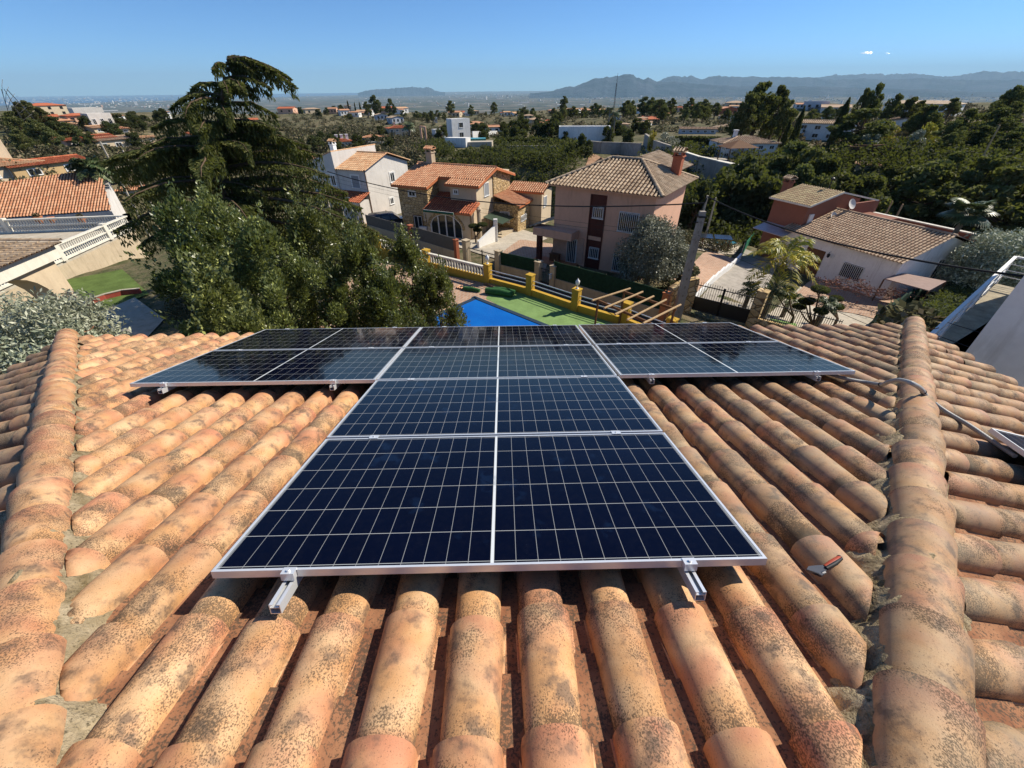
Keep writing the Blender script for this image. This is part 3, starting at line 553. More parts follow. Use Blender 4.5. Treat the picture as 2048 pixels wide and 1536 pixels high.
# mountains
def mat_mtn():
    t = NT('limestone_mountain'); o = t.co(); n = t.noise(o, 0.0012, 7, 0.7); col = t.mix(t.ramp(n, 0.42, 0.6), (0.012, 0.028, 0.035), (0.06, 0.07, 0.085)); t.bump(n, 1.0, 200); return t.fin(col, 0.95, 0.05)
M['mtn'] = mat_mtn()
def ridge(name, D, depth, prof, seed, rough=0.10):
    """ridge whose crest runs through the listed directions; a real range with slopes and spurs"""
    r = np.random.default_rng(seed); px_ = np.array([p[0] for p in prof], float); n = 420; xs = np.linspace(px_[0], px_[-1], n); az_ = []; hh = []
    for x in xs:
        y = np.interp(x, px_, [p[1] for p in prof]); d = ray(x, y); hz = math.hypot(d[0], d[1]); az_.append(math.atan2(d[0], d[1])); hh.append(CZ + d[2] / hz * D + 180)
    az_ = np.array(az_); hh = np.maximum(np.array(hh), 0); jg = np.interp(np.arange(n), np.arange(0, n, 2), r.normal(0, 1, (n + 1) // 2)) + np.interp(np.arange(n), np.arange(0, n, 5), r.normal(0, 1.3, (n + 4) // 5)); hh = hh * (1 + 0.022 * jg); m = 26; ws = np.linspace(-1, 1, m); rows = []
    ph = [r.uniform(0, 6.28, 6), r.uniform(0, 6.28, 6)]; u = np.linspace(0, (az_[-1] - az_[0]) * D / 1000, n)
    sp_ = sum(np.abs(np.sin(u * f + p)) / (i + 1) for i, (f, p) in enumerate(zip((0.8, 1.7, 3.1, 5.3, 8.9, 14), ph[0]))); sp_ = (sp_ - sp_.mean())
    fine = sum(np.sin(u * f + p) / (i + 2) for i, (f, p) in enumerate(zip((5, 9, 15, 23, 37, 51), ph[1])))
    for w in ws:
        Rr = D + w * depth * 0.5 + 0 * u; k = 1 - abs(w); base = k ** (1.15) if w < 0 else k ** 1.3
        h = hh * np.clip(base * (1 + 0.55 * (1 - k) * sp_) + 0.03 * fine * (1 - k) * 2, 0, 1.02) + hh.max() * rough * fine * k * 0.12
        rows.append(np.stack([Rr * np.sin(az_), Rr * np.cos(az_), -182 + h], -1))
    mb = MB(); mb.grid(np.array(rows)); return tag(mb.build(name, M['mtn'], None, True), kind='structure')
ridge('mountains', 15000, 4600, [(1060, 186), (1100, 182), (1120, 176), (1140, 171), (1148, 172.5), (1165, 166), (1190, 155), (1212, 151), (1222, 151.5), (1235, 148), (1246, 147.5), (1252, 149), (1262, 149), (1275, 152), (1288, 156), (1296, 153), (1305, 158), (1318, 162), (1335, 163), (1352, 160), (1370, 163), (1390, 166), (1420, 167), (1450, 170), (1480, 171), (1540, 171), (1600, 172), (1680, 174), (1750, 176), (1850, 178), (1950, 183), (2100, 186), (2300, 190)], 3)
ridge('mountains', 20500, 4600, [(1290, 170), (1318, 160), (1335, 152), (1345, 150), (1355, 153), (1370, 152), (1384, 150), (1395, 155), (1405, 158), (1420, 153), (1440, 151), (1480, 152), (1510, 151), (1535, 153), (1560, 152), (1575, 151), (1600, 154), (1620, 152), (1640, 156), (1680, 158), (1720, 156), (1780, 158), (1830, 156), (1900, 157), (1960, 160), (2010, 158), (2080, 160), (2200, 162), (2400, 170)], 4)
ridge('mountains', 27000, 5000, [(1560, 162), (1600, 155), (1640, 152), (1670, 149), (1700, 148), (1730, 146), (1770, 145.5), (1800, 146), (1830, 145.5), (1870, 150), (1910, 151), (1935, 146), (1955, 141), (1970, 139), (1990, 141), (2048, 142), (2120, 146), (2250, 150), (2500, 160)], 5)
ridge('headland', 22000, 2800, [(715, 186), (730, 181), (750, 178), (775, 177), (800, 174.5), (825, 173), (845, 174.5), (855, 173), (862, 176), (870, 181), (890, 184)], 6)
# towns, warehouses and greenhouses of the plain
def plain_pt(px, py): d = ray(px, py); t = (-180 - CZ) / d[2]; return np.array([d[0] * t, d[1] * t, -180.0])
M['town'] = flat('distant_white_walls', (0.66, 0.62, 0.56), 0.9, 0.1, 0, 0.2, 0.01); M['town_roof'] = flat('distant_roofs', (0.42, 0.26, 0.18), 0.9, 0.1, 0, 0.3, 0.01)
r = np.random.default_rng(5); mb = MB()
for x0, x1, y0, y1, n in ((0, 330, 194, 204, 260), (330, 700, 190, 200, 140), (880, 1120, 187, 195, 200), (1120, 1500, 188, 199, 380), (1500, 2048, 186, 200, 460), (700, 1500, 194, 214, 200), (0, 350, 206, 216, 120), (1500, 2048, 198, 212, 160)):
    for _ in range(n):
        p = plain_pt(r.uniform(x0, x1), y0 + (y1 - y0) * r.random() ** 1.2); h = r.uniform(6, 16) * (1 + 3 * (r.random() < 0.06)); w = r.uniform(14, 40) * np.hypot(p[0], p[1]) / 9000
        mb.box((p[0], p[1], -180 + h / 2), (w, r.uniform(10, 25), h), r.uniform(0, 3), int(r.random() < 0.25))
tag(mb.build('distant_town_buildings', [M['town'], M['town_roof']]), 'pale specks of town buildings scattered across the hazy plain', 'town', kind='stuff')
mb = MB()
for px, py, w in ((175, 209, 9), (215, 222, 11), (240, 226, 8), (75, 204, 6), (930, 196, 7), (960, 197, 6), (1000, 197, 6), (1145, 195, 8), (1195, 197, 9), (880, 192, 4), (1050, 205, 7), (1040, 210, 4), (1120, 210, 5), (1165, 210, 4), (1640, 203, 11), (1880, 201, 10), (1925, 203, 5), (1700, 190, 5), (1320, 190, 5), (860, 203, 4), (700, 193, 3), (320, 203, 5), (1255, 200, 3)):
    p = plain_pt(px, py); D = np.hypot(p[0], p[1]); aa = math.atan2(p[0], p[1]); mb.box((p[0], p[1], -177), (w * D / 420, D * 0.016, 6), -aa + 0.03)
tag(mb.build('greenhouse_roofs', M['town']), 'long pale greenhouse and warehouse roofs lying among the fields of the plain', 'greenhouses', kind='stuff')

# ================================================================ foliage builders
def leafcloud(mb, C, size, r, up=0.3, m=0, aspect=1.6, clump=None, dirs=None):
    """one small quad per centre C (n,3), turned at random"""
    n = len(C); a = r.normal(size=(n, 3)) if dirs is None else dirs + 0.35 * r.normal(size=(n, 3)); a /= np.linalg.norm(a, axis=1)[:, None]
    b = r.normal(size=(n, 3)); b[:, 2] *= (1 - up); b -= (b * a).sum(1)[:, None] * a; b /= np.linalg.norm(b, axis=1)[:, None]
    s = size * r.uniform(0.65, 1.35, n)[:, None]; l = a * s * aspect / 2; w = b * s / 2
    V = np.stack([C - l, C + w * 0.9, C + l, C - w * 0.9], 1).reshape(-1, 3); F = np.arange(4 * n).reshape(n, 4)
    sh = r.random(n) if clump is None else clump; tc = np.stack([np.repeat(sh, 4), np.repeat(r.random(n), 4), np.repeat(r.random(n), 4)], -1)
    mb.add(V, F, m, tc)
def blob_pts(r, c, rad, n, shell=0.55):
    d = r.normal(size=(n, 3)); d /= np.linalg.norm(d, axis=1)[:, None]; k = (shell + (1 - shell) * r.random(n)) ** 0.8; return np.array(c) + d * np.array(rad) * k[:, None]
M['bark'] = flat('rough_bark', (0.13, 0.09, 0.06), 0.95, 0.1, 0, 0.4, 5, 0.6); M['bark_grey'] = flat('grey_bark', (0.22, 0.19, 0.15), 0.95, 0.1, 0, 0.35, 5, 0.6)
M['pine'] = mat_leaf('pine_needles', (0.042, 0.055, 0.022), (0.115, 0.125, 0.048), (0.19, 0.185, 0.08), 0.8, 0.1, 0.24)
M['dark'] = mat_leaf('dark_evergreen', (0.026, 0.034, 0.017), (0.075, 0.084, 0.036), None, 0.8, 0.1, 0.22)
M['laurel'] = mat_leaf('laurel_leaves', (0.044, 0.062, 0.024), (0.15, 0.17, 0.06), (0.34, 0.37, 0.11), 0.38, 0.5, 0.24, 0.09)
M['olive'] = mat_leaf('olive_leaves', (0.15, 0.17, 0.11), (0.30, 0.32, 0.22), (0.42, 0.43, 0.32), 0.5, 0.35, 0.12, 0.25)
M['cedar'] = mat_leaf('cedar_needles', (0.04, 0.058, 0.02), (0.115, 0.14, 0.048), (0.2, 0.21, 0.07), 0.75, 0.15, 0.25, 0.15)
M['yellowleaf'] = mat_leaf('yellow_leaves', (0.25, 0.22, 0.04), (0.42, 0.34, 0.06), None, 0.6, 0.2, 0.25)
M['scrub'] = mat_leaf('scrub_leaves', (0.055, 0.058, 0.030), (0.14, 0.132, 0.068), (0.26, 0.21, 0.13), 0.85, 0.08, 0.2, 0.15)
M['grass'] = mat_leaf('grass_blades', (0.07, 0.14, 0.02), (0.16, 0.26, 0.04), None, 0.7, 0.2, 0.25)
M['palm'] = mat_leaf('palm_leaflets', (0.13, 0.16, 0.03), (0.34, 0.33, 0.05), (0.62, 0.50, 0.06), 0.45, 0.4, 0.35, 0.45)
M['palm_green'] = mat_leaf('fan_palm_leaves', (0.04, 0.07, 0.025), (0.13, 0.16, 0.06), (0.3, 0.3, 0.15), 0.45, 0.4, 0.2, 0.1)
def tree(name, label, cat, kind, H, W, seed, leaf, mat_, nleaf, group=None, bark='bark', lean=(0, 0), trunk_h=0.35, nclump=26, shell=0.5, low=0.25):
    """kind: pine (uneven, layered clumps), round (dome), cypress"""
    r = np.random.default_rng(seed); T = thing(name, label, cat, (0, 0, 0), group); mb = MB(); L = np.array([lean[0], lean[1], 0.0])
    tr = [np.array([0, 0, -0.6])] + [np.array([r.normal(0, 0.02) * H, r.normal(0, 0.02) * H, H * k]) + L * k * k for k in (0.2, 0.4, 0.6, 0.8)]
    rr = [W * 0.05 + 0.05, W * 0.04 + 0.04, W * 0.032 + 0.03, W * 0.02 + 0.02, 0.03]
    if kind == 'cypress': tr = [np.array([0, 0, -0.6]), np.array([0, 0, H * 0.5]), np.array([0, 0, H * 0.9])]; rr = rr[1:4]
    mb.tube(tr, rr, 7); C = []; S = []
    if kind == 'cypress':
        n = nleaf; h = r.random(n); rad = W / 2 * np.interp(h, [0, 0.08, 0.35, 0.8, 1], [0.5, 0.85, 1, 0.6, 0.03]) * (0.75 + 0.25 * r.random(n)) ; t_ = r.uniform(0, 6.283, n); rad *= 1 + 0.15 * np.sin(t_ * 3 + h * 17)
        C = np.stack([rad * np.cos(t_), rad * np.sin(t_), h * H], -1); S = r.random(n); cm = MB(); leafcloud(cm, C, leaf, r, -0.5, aspect=2.2, clump=S, dirs=np.array([[0, 0, 1.0]]))
    else:
        for i in range(nclump):
            if kind == 'pine':
                hz = low + (1 - low) * r.random() ** 0.8; rmax = W / 2 * np.interp(hz, [low, low + 0.2 * (1 - low), 0.62, 0.85, 1], [0.55, 0.95, 1.0, 0.62, 0.2]); k = r.random() ** 0.45
                cr = W * r.uniform(0.10, 0.2) * (1.1 - 0.3 * hz); rad = np.array([cr, cr, cr * 0.62])
            else:
                hz = low + (1 - low) * r.random(); rmax = W / 2 * math.sqrt(max(0.03, 1 - ((hz - 0.45) / 0.6) ** 2)); k = r.random() ** 0.4; cr = W * r.uniform(0.12, 0.2); rad = np.array([cr, cr, cr * 0.85])
            t_ = r.uniform(0, 6.283); c = np.array([math.cos(t_) * rmax * k * 0.85, math.sin(t_) * rmax * k * 0.85, H * hz - rad[2] * 0.6]) + L * hz * hz
            q = blob_pts(r, c, rad, max(8, nleaf // nclump), shell); C.append(q); S.append(np.full(len(q), r.random()))
            if i % 2 == 0: b = tr[2] * (1 - hz) + tr[3] * hz; mb.tube([b, (b + c) / 2 + [0, 0, -0.05 * W], c], [0.018 * W, 0.012 * W, 0.005 * W], 5, cap=False)
        C = np.concatenate(C); S = np.concatenate(S); cm = MB(); leafcloud(cm, C, leaf, r, 0.3, aspect=1.5, clump=S)
    mb.build('trunk', M[bark], T, True); cm.build('crown', mat_, T); return T
STASH = []          # prototypes: each is moved to its first place and copied for the others
class Proto:
    def __init__(s, t): s.t = t; s.used = False
    def put(s, loc, rz, sc, label, group):
        if not s.used:
            s.used = True; o = s.t; o.location = loc; o.rotation_euler = (0, 0, rz); o.scale = (sc, sc, sc) if np.isscalar(sc) else sc
            o['label'] = label; o['group'] = group; return o
        return copy_tree(s.t, loc, rz, sc, label, group)
pines = [Proto(tree('pine_tree', 'x', 'pine tree', 'pine', 10, 8.5, 40 + i, 0.34, M['pine'], 5200, 'g', nclump=30 + 3 * i, low=0.22 + 0.04 * i)) for i in range(4)]
rounds = [Proto(tree('evergreen_tree', 'x', 'tree', 'round', 6, 6, 60 + i, 0.30, M['dark'], 4200, 'g', nclump=26, low=0.1)) for i in range(3)]
cypr = [Proto(tree('cypress_tree', 'x', 'cypress', 'cypress', 9, 1.7, 70 + i, 0.22, M['dark'], 2600, 'g')) for i in range(2)]
bushes = [Proto(tree('shrub', 'x', 'shrub', 'round', 2.4, 3.0, 80 + i, 0.17, M['scrub'], 1700, 'g', nclump=14, low=0.15)) for i in range(3)]
olivs = [Proto(tree('olive_tree', 'x', 'olive tree', 'round', 4.5, 4.8, 90 + i, 0.16, M['olive'], 4200, 'g', bark='bark_grey', nclump=24, low=0.3)) for i in range(2)]
yels = [Proto(tree('flowering_tree', 'x', 'tree', 'round', 4.0, 5.0, 97, 0.25, M['yellowleaf'], 2200, 'g', nclump=18, low=0.15))]
rt = np.random.default_rng(99)
def put(pool, px, py, D, H, label, group, h0=None, wide=1.0):
    """a tree whose top shows near picture point (px,py), standing on the ground D metres away"""
    q = atd(px, py, D); g = gz(q[0], q[1]); pr = pool[rt.integers(len(pool))]; base = {id(pines): 10, id(rounds): 6, id(cypr): 9, id(bushes): 2.4, id(olivs): 4.5, id(yels): 4.0}[id(pool)]
    h = max(q[2] - g, 1.0) if H is None else H; z = g
    s = h / base; w = s * wide * rt.uniform(0.88, 1.12)
    if H is None and s > 1.9: w = min(w, s * 0.8)
    return pr.put((q[0], q[1], z - 0.1), rt.uniform(0, 6.28), (w, w, s), label, group)
# ================================================================ houses across the street
class Fr:
    """plan frame of a house: origin, u along the front, w away from the street"""
    def __init__(s, o, u): s.o = np.array(o[:2], float); s.u = np.array(u, float) / np.hypot(*u); s.w = np.array([-s.u[1], s.u[0]])
    def P(s, u, w, z): p = s.o + s.u * u + s.w * w; return np.array([p[0], p[1], z])
    def box(s, mb, u0, u1, w0, w1, z0, z1, m=0): return mb.hexa([s.P(u, w, z) for z in (z0, z1) for u, w in ((u0, w0), (u1, w0), (u1, w1), (u0, w1))], m)
def tiled(mb, O, a, b, poly, sp=0.27, ex=0.42, r=0.09, seg=6, seed=0, under=True):
    """clay tiles on a sloping polygon; a = unit along the eave, b = unit down the slope; poly of (u,t), convex"""
    g = np.random.default_rng(seed); O = np.array(O, float); a = np.array(a, float); b = np.array(b, float); n = np.cross(a, b); n *= np.sign(n[2]); poly = [tuple(p) for p in poly]; m = len(poly)
    th_ = np.linspace(0, math.pi, seg + 1); us = [p[0] for p in poly]; u = min(us) + sp / 2
    if under: mb.add([O + a * p[0] + b * p[1] for p in poly], [tuple(range(m))], 1, [0.5, 0.5, 0.3])
    while u < max(us):
        ts = []
        for i in range(m):
            (u0, t0), (u1, t1) = poly[i], poly[(i + 1) % m]
            if (u0 - u) * (u1 - u) < 0: ts.append(t0 + (t1 - t0) * (u - u0) / (u1 - u0))
        if len(ts) >= 2:
            lo, hi = min(ts), max(ts); k = 0
            while hi - k * ex > lo + 0.02:
                t1 = hi - k * ex + 0.03; t0 = max(lo, t1 - ex - 0.04); V = []
                for t, rr, h in ((t0, r * 0.86, -0.004), (t1, r, 0.014)):
                    for q in th_: V.append(O + a * (u - rr * math.cos(q)) + b * t + n * (rr * 0.85 * math.sin(q) + h))
                V += [V[seg + 1 + i] - n * 0.018 for i in range(seg + 1)]; s1 = seg + 1
                mb.add(V, np.array([(i, i + 1, s1 + i + 1, s1 + i) for i in range(seg)] + [(s1 + i, s1 + i + 1, 2 * s1 + i + 1, 2 * s1 + i) for i in range(seg)]), 0, [0.5, 0.5, g.random()]); k += 1
        u += sp
def capline(mb, a, b, r=0.12, m=0, seed=0):
    a = np.array(a, float); b = np.array(b, float); L = np.linalg.norm(b - a); d = (b - a) / L; x = np.cross(d, [0, 0, 1.0]); x /= np.linalg.norm(x); n = np.cross(x, d); n *= np.sign(n[2]); k = max(1, int(L / 0.38)); g = np.random.default_rng(seed + 3); th_ = np.linspace(-0.2, math.pi + 0.2, 8)
    for i in range(k):
        V = [a + d * (L * (i + e_) / k) + x * (-rr * math.cos(q)) + n * (rr * 0.8 * math.sin(q) + 0.03) for e_, rr in ((0, r), (1.1, r * 0.85)) for q in th_]
        mb.add(V, np.array([(j, j + 1, 8 + j + 1, 8 + j) for j in range(7)]), m, [0.5, 0.5, g.random()])
def unit(v): v = np.array(v, float); return v / np.linalg.norm(v)
def slope(mb, fr, p0, p1, p2, p3, seed=0, **k):
    """tiled quad: p0,p1 = eave ends, p2,p3 = top ends (p2 above p1), each (u,w,z)"""
    A, B, C_, D_ = [fr.P(*p) for p in (p0, p1, p2, p3)]; a = unit(B - A); v = (D_ - A) if np.linalg.norm(D_ - A) > 1e-6 else (C_ - A); mid = (C_ + D_) / 2 - (A + B) / 2; mid = mid - a * (mid @ a); b = -unit(mid)
    poly = [((q - A) @ a, (q - A) @ b) for q in (A, B, C_, D_)]; q2 = [poly[0]]
    for p in poly[1:]:
        if abs(p[0] - q2[-1][0]) + abs(p[1] - q2[-1][1]) > 1e-4: q2.append(p)
    tiled(mb, A, a, b, q2, seed=seed, **k)
def opening(par, fr, face, c, z, w, h, style='shutter', frame='white', name='window', wall_at=0.0, fw=0.07, label=None):
    """window or door on a wall: face f/b (front/back) or r/l (right/left end); c = centre along the wall"""
    def bx(mb, a0, a1, z0, z1, o0, o1, m=0):
        if face == 'f': fr.box(mb, a0, a1, wall_at - o1, wall_at - o0, z0, z1, m)
        elif face == 'b': fr.box(mb, a0, a1, wall_at + o0, wall_at + o1, z0, z1, m)
        elif face == 'r': fr.box(mb, wall_at + o0, wall_at + o1, a0, a1, z0, z1, m)
        else: fr.box(mb, wall_at - o1, wall_at - o0, a0, a1, z0, z1, m)
    f = MB(); a0, a1, z0, z1 = c - w / 2, c + w / 2, z - h / 2, z + h / 2
    bx(f, a0 - fw, a1 + fw, z1, z1 + fw, 0, 0.05); bx(f, a0 - fw, a0, z0, z1, 0, 0.05); bx(f, a1, a1 + fw, z0, z1, 0, 0.05)
    if name == 'window': bx(f, a0 - fw - 0.04, a1 + fw + 0.04, z0 - 0.06, z0, 0, 0.09)
    o = f.build(name, M[frame], par)
    if label: o['label'] = label
    g = MB(); bx(g, a0, a1, z0, z1, -0.02, 0.012)
    if style == 'shutter':
        g.build('shutter', M['shutter'], o)
    elif style == 'door': g.build('door_leaf', M['wood_dark'], o)
    elif style == 'bars':
        g.build('pane', M['glass'], o); b = MB(); n = max(3, int(w / 0.13))
        for i in range(n + 1): x = a0 + w * i / n; bx(b, x - 0.013, x + 0.013, z0 + 0.02, z1 - 0.02, 0.10, 0.125)
        for zz in (z0 + 0.03, z1 - 0.05): bx(b, a0 - 0.02, a1 + 0.02, zz, zz + 0.025, 0.08, 0.10)
        for x in (a0, a1 - 0.02): bx(b, x, x + 0.02, z0 + 0.03, z0 + 0.05, 0.012, 0.08); bx(b, x, x + 0.02, z1 - 0.05, z1 - 0.03, 0.012, 0.08)
        b.build('bars', M['white'], o)
    else:
        g.build('pane', M['glass'], o); b = MB(); bx(b, c - 0.025, c + 0.025, z0, z1, 0.012, 0.035); bx(b, a0, a1, z1 - 0.05, z1, 0.012, 0.035); bx(b, a0, a1, z0, z0 + 0.05, 0.012, 0.035); bx(b, a0, a0 + 0.05, z0 + 0.05, z1 - 0.05, 0.012, 0.035); bx(b, a1 - 0.05, a1, z0 + 0.05, z1 - 0.05, 0.012, 0.035); b.build('sash', M['white'], o)
    return o
def chimney(par, fr, u, w, z0, z1, s=0.6, mat_='brick_red', cap='t_old'):
    m = MB(); fr.box(m, u - s / 2, u + s / 2, w - s / 2, w + s / 2, z0, z1 - 0.35)
    for a, b in ((-1, -1), (1, -1), (1, 1), (-1, 1)): fr.box(m, u + a * s * .42 - .06, u + a * s * .42 + .06, w + b * s * .42 - .06, w + b * s * .42 + .06, z1 - 0.35, z1 - 0.12)
    fr.box(m, u - s * .62, u + s * .62, w - s * .62, w + s * .62, z1 - 0.42, z1 - 0.35); o = m.build('chimney', M[mat_], par)
    c = MB(); fr.box(c, u - s * .7, u + s * .7, w - s * .7, w + s * .7, z1 - 0.12, z1 - 0.06); slope(c, fr, (u - s * .72, w - s * .72, z1 - .05), (u + s * .72, w - s * .72, z1 - .05), (u + s * .72, w, z1 + .14), (u - s * .72, w, z1 + .14), 5, sp=0.2, r=0.07)
    slope(c, fr, (u + s * .72, w + s * .72, z1 - .05), (u - s * .72, w + s * .72, z1 - .05), (u - s * .72, w, z1 + .14), (u + s * .72, w, z1 + .14), 6, sp=0.2, r=0.07); c.build('chimney_cap', [M[cap], M['t_under']], o)

# ---- salmon house with the hip roof
A = np.array([2.97, 31.98]); fr = Fr(A, (9.32 - 2.77, 27.31 - 31.98)); L_, Dp, ze, zb = 7.9, 6.9, 4.5, -1.6
T = thing('pink_house', 'salmon pink two storey house with old brown hip roof and brick chimney', 'house', (A[0], A[1], zb))
m = MB(); fr.box(m, 0.25, L_ - 0.25, 0.25, Dp, zb, ze - 0.12); m.build('wall', M['stucco_pink'], T)
m = MB(); fr.box(m, -0.15, L_ + 0.15, -0.15, Dp + 0.4, ze - 0.12, ze - 0.02); m.build('eave', M['stucco_pink'], T)
rf = MB(); z2 = ze + 1.45; c0, c1, c2, c3 = (-0.3, -0.3, ze), (L_ + 0.3, -0.3, ze), (L_ + 0.3, Dp + 0.6, ze), (-0.3, Dp + 0.6, ze); rl, rr_ = (2.9, 3.6, z2), (5.1, 3.6, z2)
slope(rf, fr, c0, c1, rr_, rl, 1); slope(rf, fr, c1, c2, rr_, rr_, 2); slope(rf, fr, c2, c3, rl, rr_, 3); slope(rf, fr, c3, c0, rl, rl, 4)
for p, q in ((c0, rl), (c1, rr_), (c2, rr_), (c3, rl), (rl, rr_)): capline(rf, fr.P(*p) + [0, 0, .03], fr.P(*q) + [0, 0, .03])
rfo = rf.build('roof', [M['t_old'], M['t_under']], T)
chimney(T, fr, 7.1, 5.4, 4.2, 6.5, 0.62)
# rear wing, its roof just behind the ridge
m = MB(); fr.box(m, 3.6, 6.6, Dp, Dp + 3.5, zb, ze - 0.5); m.build('rear_wing', M['stucco_pink'], T)
m = MB(); slope(m, fr, (6.9, Dp - 0.5, ze + 0.45), (6.9, Dp + 3.8, ze + 0.45), (3.9, Dp + 3.8, ze + 1.3), (3.9, Dp - 0.5, ze + 1.3), 9); m.build('rear_roof', [M['t_old'], M['t_under']], T)
def rel(q, z): p = atz(*q, z)[:2] - fr.o; return p @ fr.u, p @ fr.w
m = MB(); fr.box(m, 3.18, 4.22, 0.235, 0.25, 1.30, 4.1); fr.box(m, 3.18, 4.22, 0.235, 0.25, -1.15, 1.02); fr.box(m, 3.10, 3.18, 0.18, 0.25, -1.15, 4.1); fr.box(m, 4.22, 4.30, 0.18, 0.25, -1.15, 4.1); m.build('window_strip', M['maroon'], T)
opening(T, fr, 'f', 3.78, 2.95, 0.74, 0.72, 'bars', wall_at=0.235, fw=0.03); opening(T, fr, 'f', 3.78, 0.12, 0.70, 0.75, 'bars', wall_at=0.235, fw=0.03)
opening(T, fr, 'f', 6.05, 2.6, 1.35, 1.25, 'bars', wall_at=0.25, fw=0.03); opening(T, fr, 'f', 6.05, -0.25, 1.35, 1.2, 'bars', wall_at=0.25, fw=0.03)
# covered porch with dark corner pillar
m = MB(); fr.box(m, -0.9, 2.4, -0.9, 0.25, 1.0, 1.55); m.build('porch_beam', M['stucco_pink'], T)
m = MB(); slope(m, fr, (-1.1, -1.1, 1.56), (-1.1, 2.0, 1.56), (0.24, 2.0, 2.0), (0.24, 0.24, 2.0), 8, sp=0.3); m.build('porch_roof', [M['t_old'], M['t_under']], T)
m = MB(); fr.box(m, -0.65, -0.3, -0.75, -0.4, zb, 1.0); m.build('pillar', M['maroon'], T)
m = MB(); fr.box(m, -1.0, 2.6, -1.0, 0.25, zb, -0.95); m.build('porch_floor', M['terracotta'], T)
m = MB(); fr.box(m, 0.27, 2.9, 0.20, 0.25, -0.9, 1.0); m.build('porch_wall', flat('shaded_pink_plaster', (0.55, 0.36, 0.27), 0.9, .2), T)
opening(T, fr, 'f', 1.95, -0.05, 0.75, 1.75, 'bars', wall_at=0.2, name='door', fw=0.04)
q = fr.P(0.7, -0.15, -0.95); b_ = MB(); b_.box(q + [0, 0, 0.25], (0.75, 0.35, 0.5), -0.6); b_.box(q + [0, 0, 0.53], (0.85, 0.42, 0.06), -0.6); b_.box(q + [0.0, -0.19, 0.25], (0.6, 0.02, 0.35), -0.6); o = b_.build('porch_cabinet', M['wood_dark'], None, loc=q); tag(o, 'small brown wooden cabinet standing on the porch of the pink house', 'cabinet')

# ---- stone house with the orange roof and the arched window
A = np.array([-11.02, 42.54]); fr = Fr(A, (0.91, -0.41)); zb = -1.7; zr = 4.05; zw = lambda w: zr - 0.264 * (4.35 - w) if w < 4.35 else zr - 0.264 * (w - 4.35)
T = thing('stone_house', 'golden stone and cream house with orange tiled roof and arched window', 'house', (A[0], A[1], zb))
m = MB(); fr.box(m, 0.25, 3.55, 0.0, 8.2, zb, zw(0) - .1); m.build('stone_wall', M['stone'], T)
m = MB()
for w0, w1 in ((0.0, 2.2), (2.2, 4.35)): m.add([fr.P(0.25, w0, zw(0) - .1), fr.P(0.25, w1, zw(0) - .1), fr.P(0.25, w1, zw(w1) - .08), fr.P(0.25, w0, zw(w0) - .08), fr.P(3.55, w0, zw(0) - .1), fr.P(3.55, w1, zw(0) - .1), fr.P(3.55, w1, zw(w1) - .08), fr.P(3.55, w0, zw(w0) - .08)], [(0, 1, 2, 3), (4, 5, 6, 7), (0, 3, 7, 4)])
m.build('stone_gable', M['stone'], T)
m = MB(); fr.box(m, 3.55, 8.3, 2.1, 8.2, zb, zw(2.1) - .1); fr.box(m, 5.55, 8.3, 0.9, 2.1, zb, zw(0.9) - .1)
m.add([fr.P(8.3, 0.9, zw(.9) - .1), fr.P(8.3, 4.35, zw(.9) - .1), fr.P(8.3, 4.35, zr - .08)], [(0, 1, 2)]); m.build('wall', M['stucco_cream'], T)
m = MB(); fr.box(m, 8.305, 8.40, 4.3, 8.2, zb, zw(8.2) - .1); m.add([fr.P(8.40, 4.3, zw(8.2) - .1), fr.P(8.40, 8.2, zw(8.2) - .1), fr.P(8.40, 8.2, zw(8.2) - .08), fr.P(8.40, 4.35, zr - .08)], [(0, 1, 2, 3)]); m.add([fr.P(8.30, 4.3, zw(8.2) - .1), fr.P(8.40, 4.3, zw(8.2) - .1), fr.P(8.40, 4.3, zr - .08), fr.P(8.30, 4.3, zr - .08)], [(0, 1, 2, 3)]); m.build('stone_end_wall', M['stone'], T)
rf = MB(); k_ = dict(sp=0.24, ex=0.36, r=0.08, seg=5)
slope(rf, fr, (-0.15, -0.45, zw(-.45)), (3.85, -0.45, zw(-.45)), (3.85, 1.75, zw(1.75)), (-0.15, 1.75, zw(1.75)), 1, **k_)
slope(rf, fr, (5.25, 0.5, zw(.5)), (8.75, 0.5, zw(.5)), (8.75, 1.75, zw(1.75)), (5.25, 1.75, zw(1.75)), 2, **k_)
slope(rf, fr, (-0.15, 1.75, zw(1.75)), (8.75, 1.75, zw(1.75)), (8.75, 4.35, zr), (-0.15, 4.35, zr), 3, **k_)
slope(rf, fr, (8.75, 8.7, zw(8.7)), (-0.15, 8.7, zw(8.7)), (-0.15, 4.35, zr), (8.75, 4.35, zr), 4, **k_)
capline(rf, fr.P(-0.15, 4.35, zr), fr.P(8.75, 4.35, zr)); rf.build('roof', [M['t_orange'], M['t_under']], T)
fa = MB()
for p, q in (((-0.12, -.43, zw(-.45)), (3.82, -.43, zw(-.45))), ((3.85, -.43, zw(-.45)), (3.85, 1.75, zw(1.75))), ((3.85, 1.78, zw(1.75)), (5.25, 1.78, zw(1.75))), ((5.25, 1.75, zw(1.75)), (5.25, .5, zw(.5))), ((5.25, .52, zw(.5)), (8.75, .52, zw(.5))), ((8.75, .5, zw(.5)), (8.75, 4.35, zr)), ((8.75, 4.35, zr), (8.75, 8.7, zw(8.7))), ((-.14, -.43, zw(-.45)), (-.14, 4.35, zr))):
    fa.beam(fr.P(*p) + [0, 0, -.11], fr.P(*q) + [0, 0, -.11], 0.09, 0.19)
fa.build('fascia', M['orange_trim'], T)
chimney(T, fr, 1.35, 4.5, 3.2, 5.4, 0.66, 'beige', 't_orange')
